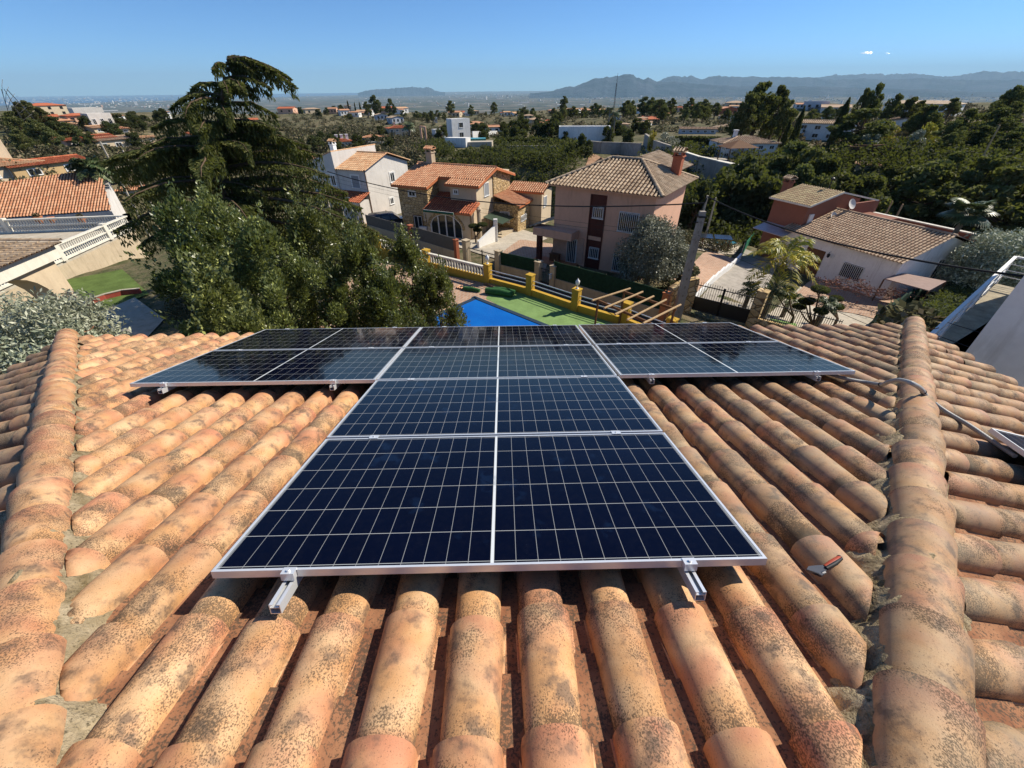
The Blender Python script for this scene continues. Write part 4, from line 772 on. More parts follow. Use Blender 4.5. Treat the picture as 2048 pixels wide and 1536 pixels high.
opening(T, fr, 'f', 1.85, 2.05, 0.75, 0.42, 'sash', wall_at=0.0); opening(T, fr, 'f', 2.15, -0.55, 0.95, 1.25, 'sash', 'wood_dark', wall_at=0.0); opening(T, fr, 'f', 6.15, 2.35, 0.42, 0.35, 'sash', wall_at=0.9)
opening(T, fr, 'r', 2.9, 2.35, 0.85, 1.05, 'shutter', wall_at=8.3)
# porch: front wall with the big arch, dark lean-to roof
pw = -0.55; AC, AR, AZ = 5.65, 1.75, -0.62; N_ = 20; m = MB()
def arc(cx, rx, zc, rz, n): return [(cx - rx * math.cos(math.pi * i / n), zc + rz * math.sin(math.pi * i / n)) for i in range(n + 1)]
ar = arc(AC, AR, AZ, 1.25, N_)
for dw in (pw, pw + 0.25):
    V = [fr.P(u, dw, z) for u, z in ar] + [fr.P(u, dw, 1.05) for u, z in ar]; m.add(V, [(i, i + 1, N_ + 2 + i, N_ + 1 + i) for i in range(N_)])
    m.add([fr.P(3.56, dw, zb), fr.P(AC - AR, dw, zb), fr.P(AC - AR, dw, 1.05), fr.P(3.56, dw, 1.05)], [(0, 1, 2, 3)]); m.add([fr.P(AC + AR, dw, zb), fr.P(8.3, dw, zb), fr.P(8.3, dw, 1.05), fr.P(AC + AR, dw, 1.05)], [(0, 1, 2, 3)])
m.add([fr.P(u, pw, z) for u, z in ar] + [fr.P(u, pw + .25, z) for u, z in ar], [(i, i + 1, N_ + 2 + i, N_ + 1 + i) for i in range(N_)]); fr.box(m, 8.05, 8.3, pw + .25, 0.9, zb, 1.05); m.build('porch_wall', M['stucco_cream'], T)
w_ = MB(); w_.add([fr.P(u, pw + .12, z) for u, z in ar] + [fr.P(AC - AR, pw + .12, zb + .15), fr.P(AC + AR, pw + .12, zb + .15)], [(i, i + 1, N_ // 2) for i in range(N_)] + [(0, N_ // 2, N_ + 1), (N_ // 2, N_, N_ + 2), (N_ // 2, N_ + 2, N_ + 1)]); wo_ = w_.build('arched_window', M['glass'], T)
s_ = MB()
for i in range(N_): s_.beam(fr.P(ar[i][0], pw + .07, ar[i][1]), fr.P(ar[i + 1][0], pw + .07, ar[i + 1][1]), 0.12, 0.12)
for u in (AC - AR + .04, AC - .85, AC + .0, AC + .85, AC + AR - .04): s_.beam(fr.P(u, pw + .07, zb + .15), fr.P(u, pw + .07, AZ + 1.22 * math.sqrt(max(0.02, 1 - ((u - AC) / AR) ** 2))), 0.12, 0.12, up=(1, 0, 0))
s_.beam(fr.P(AC - AR, pw + .07, zb + .17), fr.P(AC + AR, pw + .07, zb + .17), 0.1, 0.12); s_.build('window_frame', M['white'], wo_)
s_ = MB(); a2 = arc(AC, AR + .17, AZ, 1.42, N_)
for i in range(N_): s_.beam(fr.P(a2[i][0], pw - .02, a2[i][1]), fr.P(a2[i + 1][0], pw - .02, a2[i + 1][1]), 0.06, 0.26)
s_.build('stone_arch', M['stone'], T)
rf = MB(); slope(rf, fr, (3.56, -1.0, 1.02), (8.6, -1.0, 1.02), (8.6, 0.89, 1.62), (3.56, 0.89, 1.62), 5, **k_); slope(rf, fr, (3.56, 0.89, 1.62), (5.54, 0.89, 1.62), (5.54, 2.09, 2.0), (3.56, 2.09, 2.0), 6, **k_); rf.build('porch_roof', [M['t_red'], M['t_under']], T)
s_ = MB(); s_.beam(fr.P(3.56, -1.0, .93), fr.P(8.6, -1.0, .93), 0.08, 0.16); s_.beam(fr.P(8.6, -1.0, .95), fr.P(8.6, 0.89, 1.55), 0.08, 0.16); s_.build('porch_fascia', M['orange_trim'], T)
s_ = MB(); s_.tube([fr.P(3.8, -1.25, .95), fr.P(7.0, -1.25, .95)], 0.10, 10); s_.build('awning', flat('green_awning', (0.02, 0.11, 0.06), 0.8), T)
s_ = MB()
for u in (3.8, 7.0): s_.beam(fr.P(u, -1.25, .98), fr.P(u, -1.0, .6), .04, .04, up=(1, 0, 0)); s_.beam(fr.P(u, -1.25, .9), fr.P(u + .1, -1.3, 0.0), .03, .03, up=(1, 0, 0))
s_.beam(fr.P(3.8, -1.27, 1.06), fr.P(7.0, -1.27, 1.06), .03, .03); s_.build('awning_frame', M['white'], T)
# side annexes
m = MB(); fr.box(m, 8.41, 11.0, 4.2, 7.4, zb - .4, .85); m.build('annex_wall', M['stone'], T)
rf = MB(); slope(rf, fr, (11.25, 4.0, .82), (11.25, 7.6, .82), (8.42, 7.6, 1.6), (8.42, 4.0, 1.6), 7, **k_); rf.build('annex_roof', [M['t_orange'], M['t_under']], T)
m = MB(); fr.box(m, 8.6, 12.2, 7.6, 10.6, zb - .4, 1.55); m.build('rear_annex_wall', M['stucco_cream'], T)
rf = MB(); slope(rf, fr, (8.3, 7.4, 1.55), (12.5, 7.4, 1.55), (12.5, 9.2, 2.1), (8.3, 9.2, 2.1), 8, **k_); slope(rf, fr, (12.5, 11., 1.55), (8.3, 11., 1.55), (8.3, 9.2, 2.1), (12.5, 9.2, 2.1), 9, **k_); rf.build('rear_annex_roof', [M['t_orange'], M['t_under']], T)
s_ = MB(); s_.beam(fr.P(8.3, 7.38, 1.46), fr.P(12.5, 7.38, 1.46), .08, .16); s_.beam(fr.P(11.25, 4.0, .74), fr.P(11.25, 7.4, .74), .08, .14); s_.build('annex_fascia', M['orange_trim'], T)
opening(T, fr, 'r', 8.6, .5, .8, .9, 'shutter', wall_at=12.2); opening(T, fr, 'r', 5.6, -.55, 1.2, .45, 'bars', wall_at=11.0)
opening(T, fr, 'f', 9.6, -.3, .9, .9, 'bars', wall_at=4.2)
m = MB(); m.hexa([fr.P(8.5, 1.6, .15), fr.P(10.6, 1.4, -.25), fr.P(10.6, 4.15, -.25), fr.P(8.5, 4.15, .15), fr.P(8.5, 1.6, .20), fr.P(10.6, 1.4, -.2), fr.P(10.6, 4.15, -.2), fr.P(8.5, 4.15, .20)]); m.build('canopy', flat('green_metal_sheet', (0.045, 0.07, 0.045), .5), T)
m = MB(); [fr.box(m, 8.8 + .3 * i, 8.83 + .3 * i, 1.7, 1.73, -1.3, -.05 - .06 * i) for i in range(6)]; fr.box(m, 8.8, 10.4, 1.7, 1.74, -1.3, -1.24); m.build('veranda_bars', M['iron'], T)
m = MB(); fr.box(m, 8.45, 10.6, 1.2, 4.19, zb, -1.3); m.build('veranda_base', M['beige'], T)
s_ = MB(); c = fr.P(8.75, .35, 0); s_.tube([[c[0], c[1], zb], [c[0], c[1], 1.1]], .2, 8); s_.lathe([c[0], c[1], 1.1], [(.28, 0), (.28, .1), (.12, .25)], 8); s_.build('barbecue_flue', M['stucco_cream'], T)
q = fr.P(3.0, -0.45, gz(*fr.P(3.0, -.45, 0)[:2])); b_ = MB(); b_.box(q + [0, 0, .35], (.8, .3, .6), -.42); b_.box(q + [-.07, -.16, .35], (.45, .02, .45), -.42); tag(b_.build('air_conditioner', M['white'], None, loc=q), 'white air conditioning unit against the stone wall beside the arched window', 'air conditioner')

# ---- white rendered house on the left of it
A = np.array([-18.6, 48.61]); fr = Fr(A, (0.92, -0.39)); ze = 3.3; zb = -2.0; zr = 4.45
T = thing('white_house', 'pale grey rendered house with peach tiled gable roof and stepped annex', 'house', (A[0], A[1], zb))
m = MB(); fr.box(m, 0, 3.75, 0, 7.6, zb, ze - .05); m.add([fr.P(3.75, 0, ze - .05), fr.P(3.75, 7.6, ze - .05), fr.P(3.75, 3.8, zr - .08)], [(0, 1, 2)]); m.build('wall', M['stucco_grey'], T)
rf = MB(); slope(rf, fr, (0.0, -.3, ze - .03), (4.05, -.3, ze - .03), (4.05, 3.8, zr), (0.0, 3.8, zr), 1); slope(rf, fr, (4.05, 7.9, ze - .03), (0., 7.9, ze - .03), (0., 3.8, zr), (4.05, 3.8, zr), 2); capline(rf, fr.P(0, 3.8, zr), fr.P(4.05, 3.8, zr)); capline(rf, fr.P(4.0, -.3, ze), fr.P(4.0, 3.8, zr + .03), .1); capline(rf, fr.P(4.0, 7.9, ze), fr.P(4.0, 3.8, zr + .03), .1); rf.build('roof', [M['t_peach'], M['t_under']], T)
m = MB(); V = [fr.P(-3.6, -.2, zb), fr.P(0, -.2, zb), fr.P(0, -.2, 4.85), fr.P(-3.6, -.2, 3.75)]; V2 = [v + fr.P(0, 7.2, 0) - fr.P(0, 0, 0) for v in V]; m.add(V + V2, [(0, 1, 2, 3), (7, 6, 5, 4), (1, 5, 6, 2), (0, 3, 7, 4), (3, 2, 6, 7)]); m.build('stepped_annex', M['stucco_grey'], T)
rf = MB(); capline(rf, fr.P(-.1, -.2, 4.84), fr.P(-.1, 7.1, 4.84), .11); capline(rf, fr.P(-3.7, -.15, 3.72), fr.P(-.1, -.15, 4.82), .10); rf.build('annex_coping', [M['t_peach'], M['t_under']], T)
chimney(T, fr, -2.4, 2.8, 3.9, 5.6, .5, 'stucco_white', 't_peach')
opening(T, fr, 'f', 2.3, 2.15, .95, 1.15, 'shutter', wall_at=0.0, fw=.13); opening(T, fr, 'f', -.55, 2.15, .6, 1.0, 'sash', wall_at=-.2, fw=.12)
opening(T, fr, 'r', 4.4, 2.0, .75, .95, 'sash', wall_at=3.75, fw=.12); opening(T, fr, 'r', 3.6, -.35, .6, .65, 'sash', wall_at=3.75, fw=.12)
m = MB(); fr.box(m, -2.2, 3.75, -1.75, -.2, zb, .55); m.build('porch', M['stucco_grey'], T)
rf = MB(); slope(rf, fr, (-2.5, -2.0, .55), (4.0, -2.0, .55), (4.0, -.02, 1.2), (-2.5, -.02, 1.2), 4); rf.build('porch_roof', [M['t_red'], M['t_under']], T)
opening(T, fr, 'f', 2.7, -.7, .95, 1.2, 'shutter', wall_at=-1.75, fw=.13)
m = MB(); a_ = arc(.6, .62, -.35, .6, 12); m.add([fr.P(u, -1.77, z) for u, z in a_] + [fr.P(-.02, -1.77, zb), fr.P(1.22, -1.77, zb)], [(i, i + 1, 6) for i in range(12)] + [(0, 6, 13), (6, 12, 14), (6, 14, 13)]); m.build('arched_door', M['wood_dark'], T)
m = MB(); m.tube([fr.P(3.82, -.1, ze - .1), fr.P(3.82, -.1, zb)], .05, 6); m.tube([fr.P(3.82, -1.85, .4), fr.P(3.82, -1.85, zb)], .05, 6); m.build('downpipe', M['wood_dark'], T)

# ---- long low white house on the right
A = np.array([24.07, 35.4]); fr = Fr(A, (27.23 - 24.07, 27.47 - 35.4)); ze = 0.0; zb = -3.3; zr = 1.35; L_ = 8.6; Dp = 9.2
T = thing('long_white_house', 'long white bungalow with tan tiled roof behind the palm', 'house', (A[0], A[1], zb))
m = MB(); fr.box(m, -.9, L_ - .2, .3, Dp, zb, ze - .08); m.add([fr.P(L_ - .2, .3, ze - .08), fr.P(L_ - .2, Dp, ze - .08), fr.P(L_ - .2, 4.75, zr - .1)], [(0, 1, 2)]); m.add([fr.P(-.9, .3, ze - .08), fr.P(-.9, Dp, ze - .08), fr.P(-.9, 4.75, zr - .1)], [(0, 1, 2)]); m.build('wall', M['stucco_white'], T)
rf = MB(); slope(rf, fr, (-1.1, -.1, ze), (L_, -.1, ze), (L_, 4.75, zr), (-1.1, 4.75, zr), 1, sp=.25, ex=.38); slope(rf, fr, (L_, 9.6, ze), (-1.1, 9.6, ze), (-1.1, 4.75, zr), (L_, 4.75, zr), 2, sp=.25, ex=.38); capline(rf, fr.P(-1.1, 4.75, zr), fr.P(L_, 4.75, zr)); rf.build('roof', [M['t_tan'], M['t_under']], T)
opening(T, fr, 'f', 5.6, -1.65, 1.5, 1.1, 'bars', wall_at=.3, fw=.03); opening(T, fr, 'f', 2.4, -2.0, 1.4, 2.2, 'door', 'wood_dark', 'door', wall_at=.3); opening(T, fr, 'f', .95, -1.6, .9, 1.2, 'sash', wall_at=.3); opening(T, fr, 'r', 5.4, -1.3, .8, 1.6, 'sash', wall_at=L_ - .2)
m = MB(); fr.box(m, L_ - .2, L_ + .5, 5.9, 6.4, zb, -.6); fr.box(m, L_ - .2, L_ + .5, 7.4, 7.9, zb, -.6); fr.box(m, L_ - .25, L_ + .6, 5.8, 6.5, -.6, -.5); fr.box(m, L_ - .25, L_ + .6, 7.3, 8.0, -.6, -.5); m.build('side_buttress', M['stucco_white'], T)
m = MB(); m.tube([fr.P(3.6, .2, -.7), fr.P(3.6, .05, -.7), fr.P(3.6, .05, -.85)], .02, 6); m.lathe(fr.P(3.6, .05, -1.15), [(.02, 0), (.09, .08), (.12, .28), (.03, .36)], 8); m.build('wall_lantern', M['iron'], T)
# ---- terracotta house behind it
A = np.array([23.6, 39.0]); fr = Fr(A, (1.35, -3.33)); ze = 2.0; zb = -5
T = thing('brown_house', 'terracotta house with lichened yellow roof behind the long bungalow', 'house', (A[0], A[1], zb))
m = MB(); fr.box(m, .1, 3.4, .1, 6.6, zb, ze - .05); m.add([fr.P(3.4, .1, ze - .05), fr.P(3.4, 6.6, ze - .05), fr.P(3.4, 3.4, ze + .7)], [(0, 1, 2)]); fr.box(m, 3.4, 6.0, 4.5, 8.5, zb, .7); fr.box(m, -.1, .1, .6, 6.6, zb, ze - 1.2); m.build('wall', M['stucco_brown'], T)
rf = MB(); slope(rf, fr, (-.2, -.2, ze), (3.7, -.2, ze), (3.7, 3.4, ze + .8), (-.2, 3.4, ze + .8), 1, sp=.22, r=.07, ex=.36); rf.build('roof', [M['t_yel'], M['t_under']], T)
m = MB(); m.beam(fr.P(3.7, -.2, ze - .06), fr.P(3.7, 3.4, ze + .74), .08, .14); m.beam(fr.P(-.2, -.22, ze - .06), fr.P(3.7, -.22, ze - .06), .08, .12); m.beam(fr.P(3.75, 3.4, ze + .74), fr.P(3.75, 8.6, ze - .3), .08, .12); m.build('verge', M['white_stone'], T)
m = MB(); fr.box(m, 3.41, 3.6, 5.2, 9.2, zb, ze - .35); fr.box(m, 3.6, 12.5, 9.0, 9.25, zb, .55); m.build('parapet_wall', M['stucco_brown'], T)
m = MB(); fr.box(m, 3.6, 12.6, 8.95, 9.3, .55, .63); fr.box(m, 12.4, 12.7, 6.5, 9.3, .3, .63); m.build('parapet_coping', M['white_stone'], T)
chimney(T, fr, -.5, 2.0, 1.0, 3.4, .6, 'stucco_brown', 't_old'); 
m = MB(); m.tube([fr.P(2.2, 3.6, ze + .5), fr.P(2.2, 3.6, ze + 1.5)], .05, 6); m.lathe(fr.P(2.2, 3.6, ze + 1.5), [(.16, 0), (.16, .12), (.02, .2)], 8); m.build('flue', M['iron'], T)
m = MB(); fr.box(m, 2.9, 3.5, .6, 1.1, -.8, 1.2); m.build('service_box', M['stucco_white'], T)
m = MB(); m.hexa([fr.P(.2, -1.6, -.45), fr.P(3.3, -1.6, -.45), fr.P(3.3, 0, -.05), fr.P(.2, 0, -.05), fr.P(.2, -1.6, -.4), fr.P(3.3, -1.6, -.4), fr.P(3.3, 0, 0), fr.P(.2, 0, 0)]); m.build('canopy', flat('translucent_grey_sheet', (.42, .38, .40), .35, .4), T)
for u, w, z, s_ in ((4.3, 4.0, 1.9, .42), (4.1, 2.6, 1.0, .36)):
    D_ = thing('satellite_dish', 'satellite dish ' + ('on a mast above the lichened yellow roof' if z > 1.5 else 'lower one on the side wall of the terracotta house'), 'satellite dish', tuple(fr.P(u, w, z - .6))); m = MB(); prof = [(r_ * s_, r_ * r_ * .1) for r_ in (0, .3, .6, .85, 1)]; m.lathe(fr.P(u, w, z), prof, 14); o = m.build('dish', M['stucco_grey'], D_, True, loc=fr.P(u, w, z)); o.rotation_euler = (R(65), 0, R(20)); m = MB(); m.tube([fr.P(u, w + .1, z), fr.P(u, w + .1, z - .75)], .025, 6); m.build('mast', M['steel'], D_)
# ================================================================ garden, pool and street
def sheet(mb, pl, z, m=0): mb.add([(p[0], p[1], z) for p in pl], [tuple(range(len(pl)))], m)
def pz(l, z): return [atz(x, y, z) for x, y in l]
t = NT('terrace_paving'); o_ = t.co(); br = t.N('ShaderNodeTexBrick'); mp = t.N('ShaderNodeMapping'); t.L(o_, mp.inputs[0]); mp.inputs['Rotation'].default_value = (0, 0, .75); t.L(mp.outputs[0], br.inputs['Vector'])
br.inputs['Scale'].default_value = 1.6; br.inputs['Mortar Size'].default_value = .03; br.inputs['Color1'].default_value = (.46, .27, .17, 1); br.inputs['Color2'].default_value = (.38, .2, .12, 1); br.inputs['Mortar'].default_value = (.5, .42, .33, 1)
br.offset = .5; M['paving'] = t.fin(t.mix(t.ramp(t.noise(o_, 2, 4), .4, .7, 0, .4), br.outputs[0], (.25, .17, .12)), .85, .2)
M['turf'] = flat('artificial_turf', (0.20, 0.31, 0.11), .95, .1, 0, .28, 1.4, .6)
# deck around the pool
mb = MB(); sheet(mb, [(-9.5, 28.6), (-12, 20), (-9, 9), (8.5, 9), (9.5, 14.5), (3.3, 21.3), (-1.4, 24.6)], .02); tag(mb.build('pool_terrace', M['paving']), kind='structure')
tl = pz([(985, 575), (1045, 583), (1250, 655), (1250, 700), (1130, 700), (1070, 650), (972, 597)], .03); mb = MB(); sheet(mb, tl, .03); tag(mb.build('artificial_turf', M['turf']), kind='structure')
c1, c2 = atz(952, 596, .05)[:2], atz(1066, 641, .05)[:2]; d_ = (c2 - c1) / np.linalg.norm(c2 - c1); nn = np.array([-d_[1], d_[0]]); nn *= -1 if nn[1] > 0 else 1; pw_, pl_ = 4.6, 7.0; pc = [c1, c1 + d_ * pl_, c1 + d_ * pl_ + nn * pw_, c1 + nn * pw_]
T = thing('swimming_pool', 'blue swimming pool edged with dark mosaic beside green artificial turf', 'swimming pool', (*c1, .03))
mb = MB(); sheet(mb, pc, .045); t = NT('pool_water'); o_ = t.co(); t.bump(t.noise(o_, 5, 4), .25, .05); M['poolw'] = t.fin(t.mix(t.ramp(t.noise(o_, .6, 2), .3, .7), (.004, .10, .42), (.005, .14, .50)), .12, .4); mb.build('water', M['poolw'], T)
mb = MB()
for i in range(4): a, b = np.array(pc[i]), np.array(pc[(i + 1) % 4]); e = (b - a) / np.linalg.norm(b - a); mb.wall(a - e * .25, b + e * .0, .26, .03, .075)
mb.build('mosaic_edge', flat('dark_pool_mosaic', (.03, .05, .075), .4, .4, 0, .5, 14), T)
# rolled turf and stacked roof tiles by the wall
mb = MB(); q = atz(1005, 592, .0); g = np.random.default_rng(3)
for k, (dx, dy, L, rr_) in enumerate(((-.2, .1, 1.6, .2), (.1, .45, 1.3, .16), (-1.9, .75, 1.0, .13))): mb.tube([q + [dx - L / 2, dy + L * .18, rr_], q + [dx, dy, rr_ * 1.15], q + [dx + L / 2, dy - L * .2, rr_ * .9]], [rr_, rr_ * 1.1, rr_ * .9], 9)
tag(mb.build('rolled_turf', flat('rolled_turf_green', (.05, .14, .05), .9, .1, 0, .4, 6), None, True, loc=q), 'loose rolls of green artificial turf lying behind the pool by the yellow wall', 'turf roll')
M['tile_stack'] = mat_tile_far('spare_orange_tiles', (.5, .25, .14), (.66, .38, .22), .2)
def tstack(p0, p1, n, label):
    a, b = np.array(p0), np.array(p1); mb = MB(); e = unit(b - a); sd = np.array([-e[1], e[0], 0])
    for i in range(n):
        c = a + (b - a) * i / (n - 1); thh = np.linspace(0, math.pi, 6)
        V = [c + sd * s_ * .22 + e * (-.07 * math.cos(q_)) + np.array([0, 0, .02 + .09 * math.sin(q_)]) for s_ in (-1, 1) for q_ in thh]; mb.add(V, np.array([(j, j + 1, 7 + j, 6 + j) for j in range(5)]), 0, [.5, .5, g.random()])
    o = mb.build('tile_row', M['tile_stack'], None, loc=a); tag(o, label, 'roof tiles', 'spare roof tiles on the terrace')
tstack(atz(917, 575, .03), atz(948, 580, .03), 9, 'row of spare clay tiles on the paving left of the rolled turf'); tstack(atz(974, 568, .03), atz(1020, 583, .03), 11, 'row of spare clay tiles between the rolled turf and the yellow wall')
# yellow boundary wall with posts, balusters and rails
yp = [(754, 474), (852, 501), (975, 530), (1061, 551), (1154, 580), (1255, 607), (1345, 640)]; YP = [atz(x, y, 1.22)[:2] for x, y in yp]
T = thing('yellow_wall', 'ochre yellow boundary wall with square posts, cream balusters and pale rails', 'wall', (*YP[0], -1.2))
mb = MB(); pd = MB(); bal = MB(); rl_ = MB()
for i in range(len(YP) - 1):
    a, b = YP[i], YP[i + 1]; e = (b - a) / np.linalg.norm(b - a); bd = i < 2
    mb.wall(a + e * .2, b - e * .2, .22, -1.3, .42 if not bd else .40)
    if bd:
        mb.wall(a + e * .2, b - e * .2, .2, .401, .47); rl_.wall(a + e * .19, b - e * .19, .2, 1.0, 1.1); n = int(np.linalg.norm(b - a) / .235)
        for k in range(n): c = a + (b - a) * (k + .5) / n; bal.lathe([c[0], c[1], .47], [(.06, 0), (.06, .05), (.035, .08), (.062, .2), (.05, .3), (.03, .4), (.055, .47), (.055, .53)], 8)
    else:
        for z in (.68, .93): pd.tube([[*(a + e * .18), z], [*(b - e * .18), z]], .028, 7)
mb.build('wall_panel', M['stucco_yellow'], T); bal.build('balusters', M['white_stone'], T, True); rl_.build('handrail', M['white_stone'], T); pd.build('pipe_rails', M['alu'], T)
for i, p in enumerate(YP):
    mb = MB(); rz = math.atan2(*(YP[min(i + 1, 6)] - YP[max(i - 1, 0)])[::-1]); mb.box((p[0], p[1], -.02), (.4, .36, 2.56), rz); mb.box((p[0], p[1], 1.27), (.46, .42, .06), rz); mb.build('post', M['stucco_yellow'], T)
for i, lb in ((2, 'white garden lamp on the yellow post at the end of the balusters'), (4, 'white garden lamp on the yellow post behind the pergola')):
    p = YP[i]; mb = MB(); mb.lathe([p[0], p[1], 1.3], [(.09, 0), (.06, .05), (.03, .1), (.03, .18), (.1, .24), (.12, .42), (.05, .5), (.02, .56), (.0, .6)], 8); tag(mb.build('garden_lamp', M['white'], None, True, loc=(p[0], p[1], 1.3)), lb, 'lamp', 'garden lamps on the yellow wall')
# pole pergola
pt = [(atz(1188, 600, 2.0), atz(1257, 578, 2.0)), (atz(1212, 615, 2.0), atz(1282, 585, 2.0)), (atz(1234, 627, 2.0), atz(1304, 594, 2.0)), (atz(1258, 638, 2.0), atz(1329, 601, 2.0)), (atz(1290, 645, 2.0), atz(1358, 611, 2.0))]
T = thing('pole_pergola', 'bare pergola of peeled wooden poles beside the yellow wall', 'pergola', (pt[0][0][0], pt[0][0][1], 0))
for a, b in pt: e = (b - a) * .05; mb = MB(); mb.tube([a - e, b + e], .05, 8); mb.build('rafter', M['wood'], T)
f0, f1 = pt[0][0], pt[-1][0]; b0, b1 = pt[0][1], pt[-1][1]; off = (f1 - f0) * .03; s_ = (b0 - f0) * .12
for a, b in ((f0 + s_, f1 + s_), (b0 - s_, b1 - s_)): mb = MB(); mb.beam(a - off - [0, 0, .1], b + off - [0, 0, .1], .07, .11); mb.build('crossbeam', M['wood_dark'], T)
for a in (f0 + s_, f1 + s_, b0 - s_, b1 - s_): mb = MB(); mb.tube([[a[0], a[1], -.5], [a[0], a[1], 1.86]], .055, 8); mb.build('post', M['wood_dark'], T)
# asphalt street between the walls
st = [atz(x, y, -1.15)[:2] for x, y in ((760, 462), (925, 522), (1110, 577), (1322, 640), (1345, 645), (1500, 668), (1640, 700))]; far_ = [p + [0, 0] for p in st]; near_ = [YP[0] + [-1, .6], YP[2] + [0, .3], YP[3] + [.2, .3], YP[5] + [.3, .3], YP[6] + [.2, .2], (11.5, 14.5), (17, 12.0)]
mb = MB(); n = 7
for i in range(n - 1):
    q4 = [near_[i], near_[i + 1], far_[i + 1], far_[i]]; mb.add([(p[0], p[1], -1.14) for p in q4], [(0, 1, 2, 3)])
tag(mb.build('street', M['asphalt']), kind='structure')
# walls, fences and gates on the far side of the street
def swp(x, y, z=-1.15): return atz(x, y, z)[:2]
def fence_run(name, label, a, b, zw, zt, mat_top, cat='fence', wall=True, posts=None, zb=-1.7, dz=0.0):
    T = thing(name, label, cat, (*a, zb)); e = (b - a) / np.linalg.norm(b - a)
    if wall: m = MB(); m.wall(a, b, .22, zb, zw); m.build('base_wall', M['beige'], T)
    m = MB(); L = np.linalg.norm(b - a); k = max(2, int(L / .6)); g = np.random.default_rng(int(abs(a[0] * 100)))
    hs = [zt + g.normal(0, .02) for _ in range(k + 1)]
    for i in range(k): m.wall(a + (b - a) * i / k, a + (b - a) * (i + 1) / k, .05, zw, hs[i], 0, zw, hs[i + 1])
    m.build('screen', mat_top, T)
    m = MB()
    for i in range(max(2, int(L / 1.9)) + 1): c = a + (b - a) * i / max(2, int(L / 1.9)); m.tube([[*c, zw], [*c, zt + .08]], .02, 5)
    m.build('fence_posts', M['steel'], T); return T
def pier(name, label, p, zt, w=.42, mat_='beige', zb=-1.8, rz=-.75): m = MB(); m.box((p[0], p[1], (zb + zt) / 2), (w, w, zt - zb), rz); m.box((p[0], p[1], zt + .03), (w + .07, w + .07, .06), rz); return tag(m.build(name, M[mat_], None, loc=(*p, zb)), label, 'gate pier', 'piers along the street wall')
S0, S1, S2, S3, S4, S5, S6, S7 = swp(935, 527), swp(998, 546), swp(1076, 565), swp(1106, 573), swp(1322, 640), swp(738, 466), swp(826, 492), swp(915, 520)
fence_run('screen_fence', 'grey screened fence in front of the car, left part beside the white house', S5, S6, -.35, .55, M['grey_mesh'])
fence_run('screen_fence', 'grey screened fence in front of the arched window', S6, S7, -.45, .55, M['grey_mesh'])
pier('gate_pier', 'rust topped slim pier between the two grey screened fences', S6, .6, .34, 'brick_red'); pier('gate_pier', 'rust coloured slim pier at the right end of the grey fences', S7, .45, .3, 'brick_red')
pier('gate_pier', 'beige pier left of the black barred driveway gate', S0, .65, .45); pier('gate_pier', 'beige pier right of the black barred driveway gate', S1, .5, .42); pier('gate_pier', 'beige pier left of the small black street gate', S2, .35, .4); pier('gate_pier', 'beige pier with a letter box right of the small gate', S3, .3, .4)
m = MB(); q = np.array([*S3, -.35]) + [-.22, -.2, 0]; m.box(q, (.05, .26, .3), -.75); m.box(q + [0, 0, .17], (.09, .3, .04), -.75); tag(m.build('letter_box', M['white'], None, loc=q), 'cream letter box fixed to the beige pier by the small gate', 'letter box')
fence_run('brushwood_fence', 'short green screened fence between the black gates', S1, S2, -.45, .45, M['green_mesh']); fence_run('brushwood_fence', 'long dark green screened fence in front of the pink house', S3, S4, -.5, .65, M['green_mesh'])
def gate(name, label, a, b, z0, z1, solid=0.0, leaf=1, spikes=False):
    T = thing(name, label, 'gate', (*a, z0))
    for k in range(leaf):
        p, q = a + (b - a) * (k / leaf + .01), a + (b - a) * ((k + 1) / leaf - .01); m = MB(); P3 = lambda c, z: np.array([c[0], c[1], z])
        for z in (z0 + .05, z1 - .12, z0 + (z1 - z0) * solid if solid else z0 + .12): m.beam(P3(p, z), P3(q, z), .04, .05)
        for c in (p, q): m.beam(P3(c, z0), P3(c, z1), .05, .05, up=(1, 0, 0))
        n = int(np.linalg.norm(q - p) / .13)
        for i in range(1, n): c = p + (q - p) * i / n; m.beam(P3(c, z0 + (z1 - z0) * solid), P3(c, z1 + (.1 if spikes else 0)), .018, .018, up=(1, 0, 0))
        o = m.build('gate_leaf', M['iron'], T)
        if solid: m = MB(); m.wall(p, q, .015, z0 + .08, z0 + (z1 - z0) * solid); m.build('panel', M['iron'], o)
    return T
gate('driveway_gate', 'black barred driveway gate leading to the stone house', S0, S1, -1.1, .25, 0, 2); gate('street_gate', 'small black iron gate with bars beside the letter box', S2, S3, -1.1, .05)
G0, G1 = swp(1378, 618, -1.2), swp(1492, 648, -1.2); gate('driveway_gate', 'wide black spiked gate with solid lower half, right of the concrete pole', G0, G1, -1.2, .55, .5, 2, True)
pier('gate_pier', 'ochre stone pier with a dark plaque right of the spiked gate', swp(1500, 655, -1.2), 1.0, .5, 'stone_big'); pier('gate_pier', 'slim orange pier at the right end of the long green fence', S4, .55, .35, 'terracotta')
T = thing('stone_wall', 'curved field stone entrance wall behind the concrete pole', 'wall', (*swp(1345, 640), -1.6)); m = MB(); cs = [swp(1330, 632), swp(1345, 626), swp(1362, 622), swp(1378, 620)]
for i in range(3): m.wall(cs[i], cs[i + 1], .4, -1.8, [.65, .8, .9][i], 0, -1.8, [.8, .9, .95][i])
m.build('masonry', M['stone_big'], T)
R0_, R1_ = swp(1503, 658, -1.2), swp(1655, 700, -1.2); T = thing('railing', 'black bar railing on a low ochre wall, right of the stone pier', 'railing', (*R0_, -1.6)); m = MB(); m.wall(R0_, R1_, .25, -1.8, -.5); m.build('base_wall', M['stone_big'], T); m = MB(); n = 38
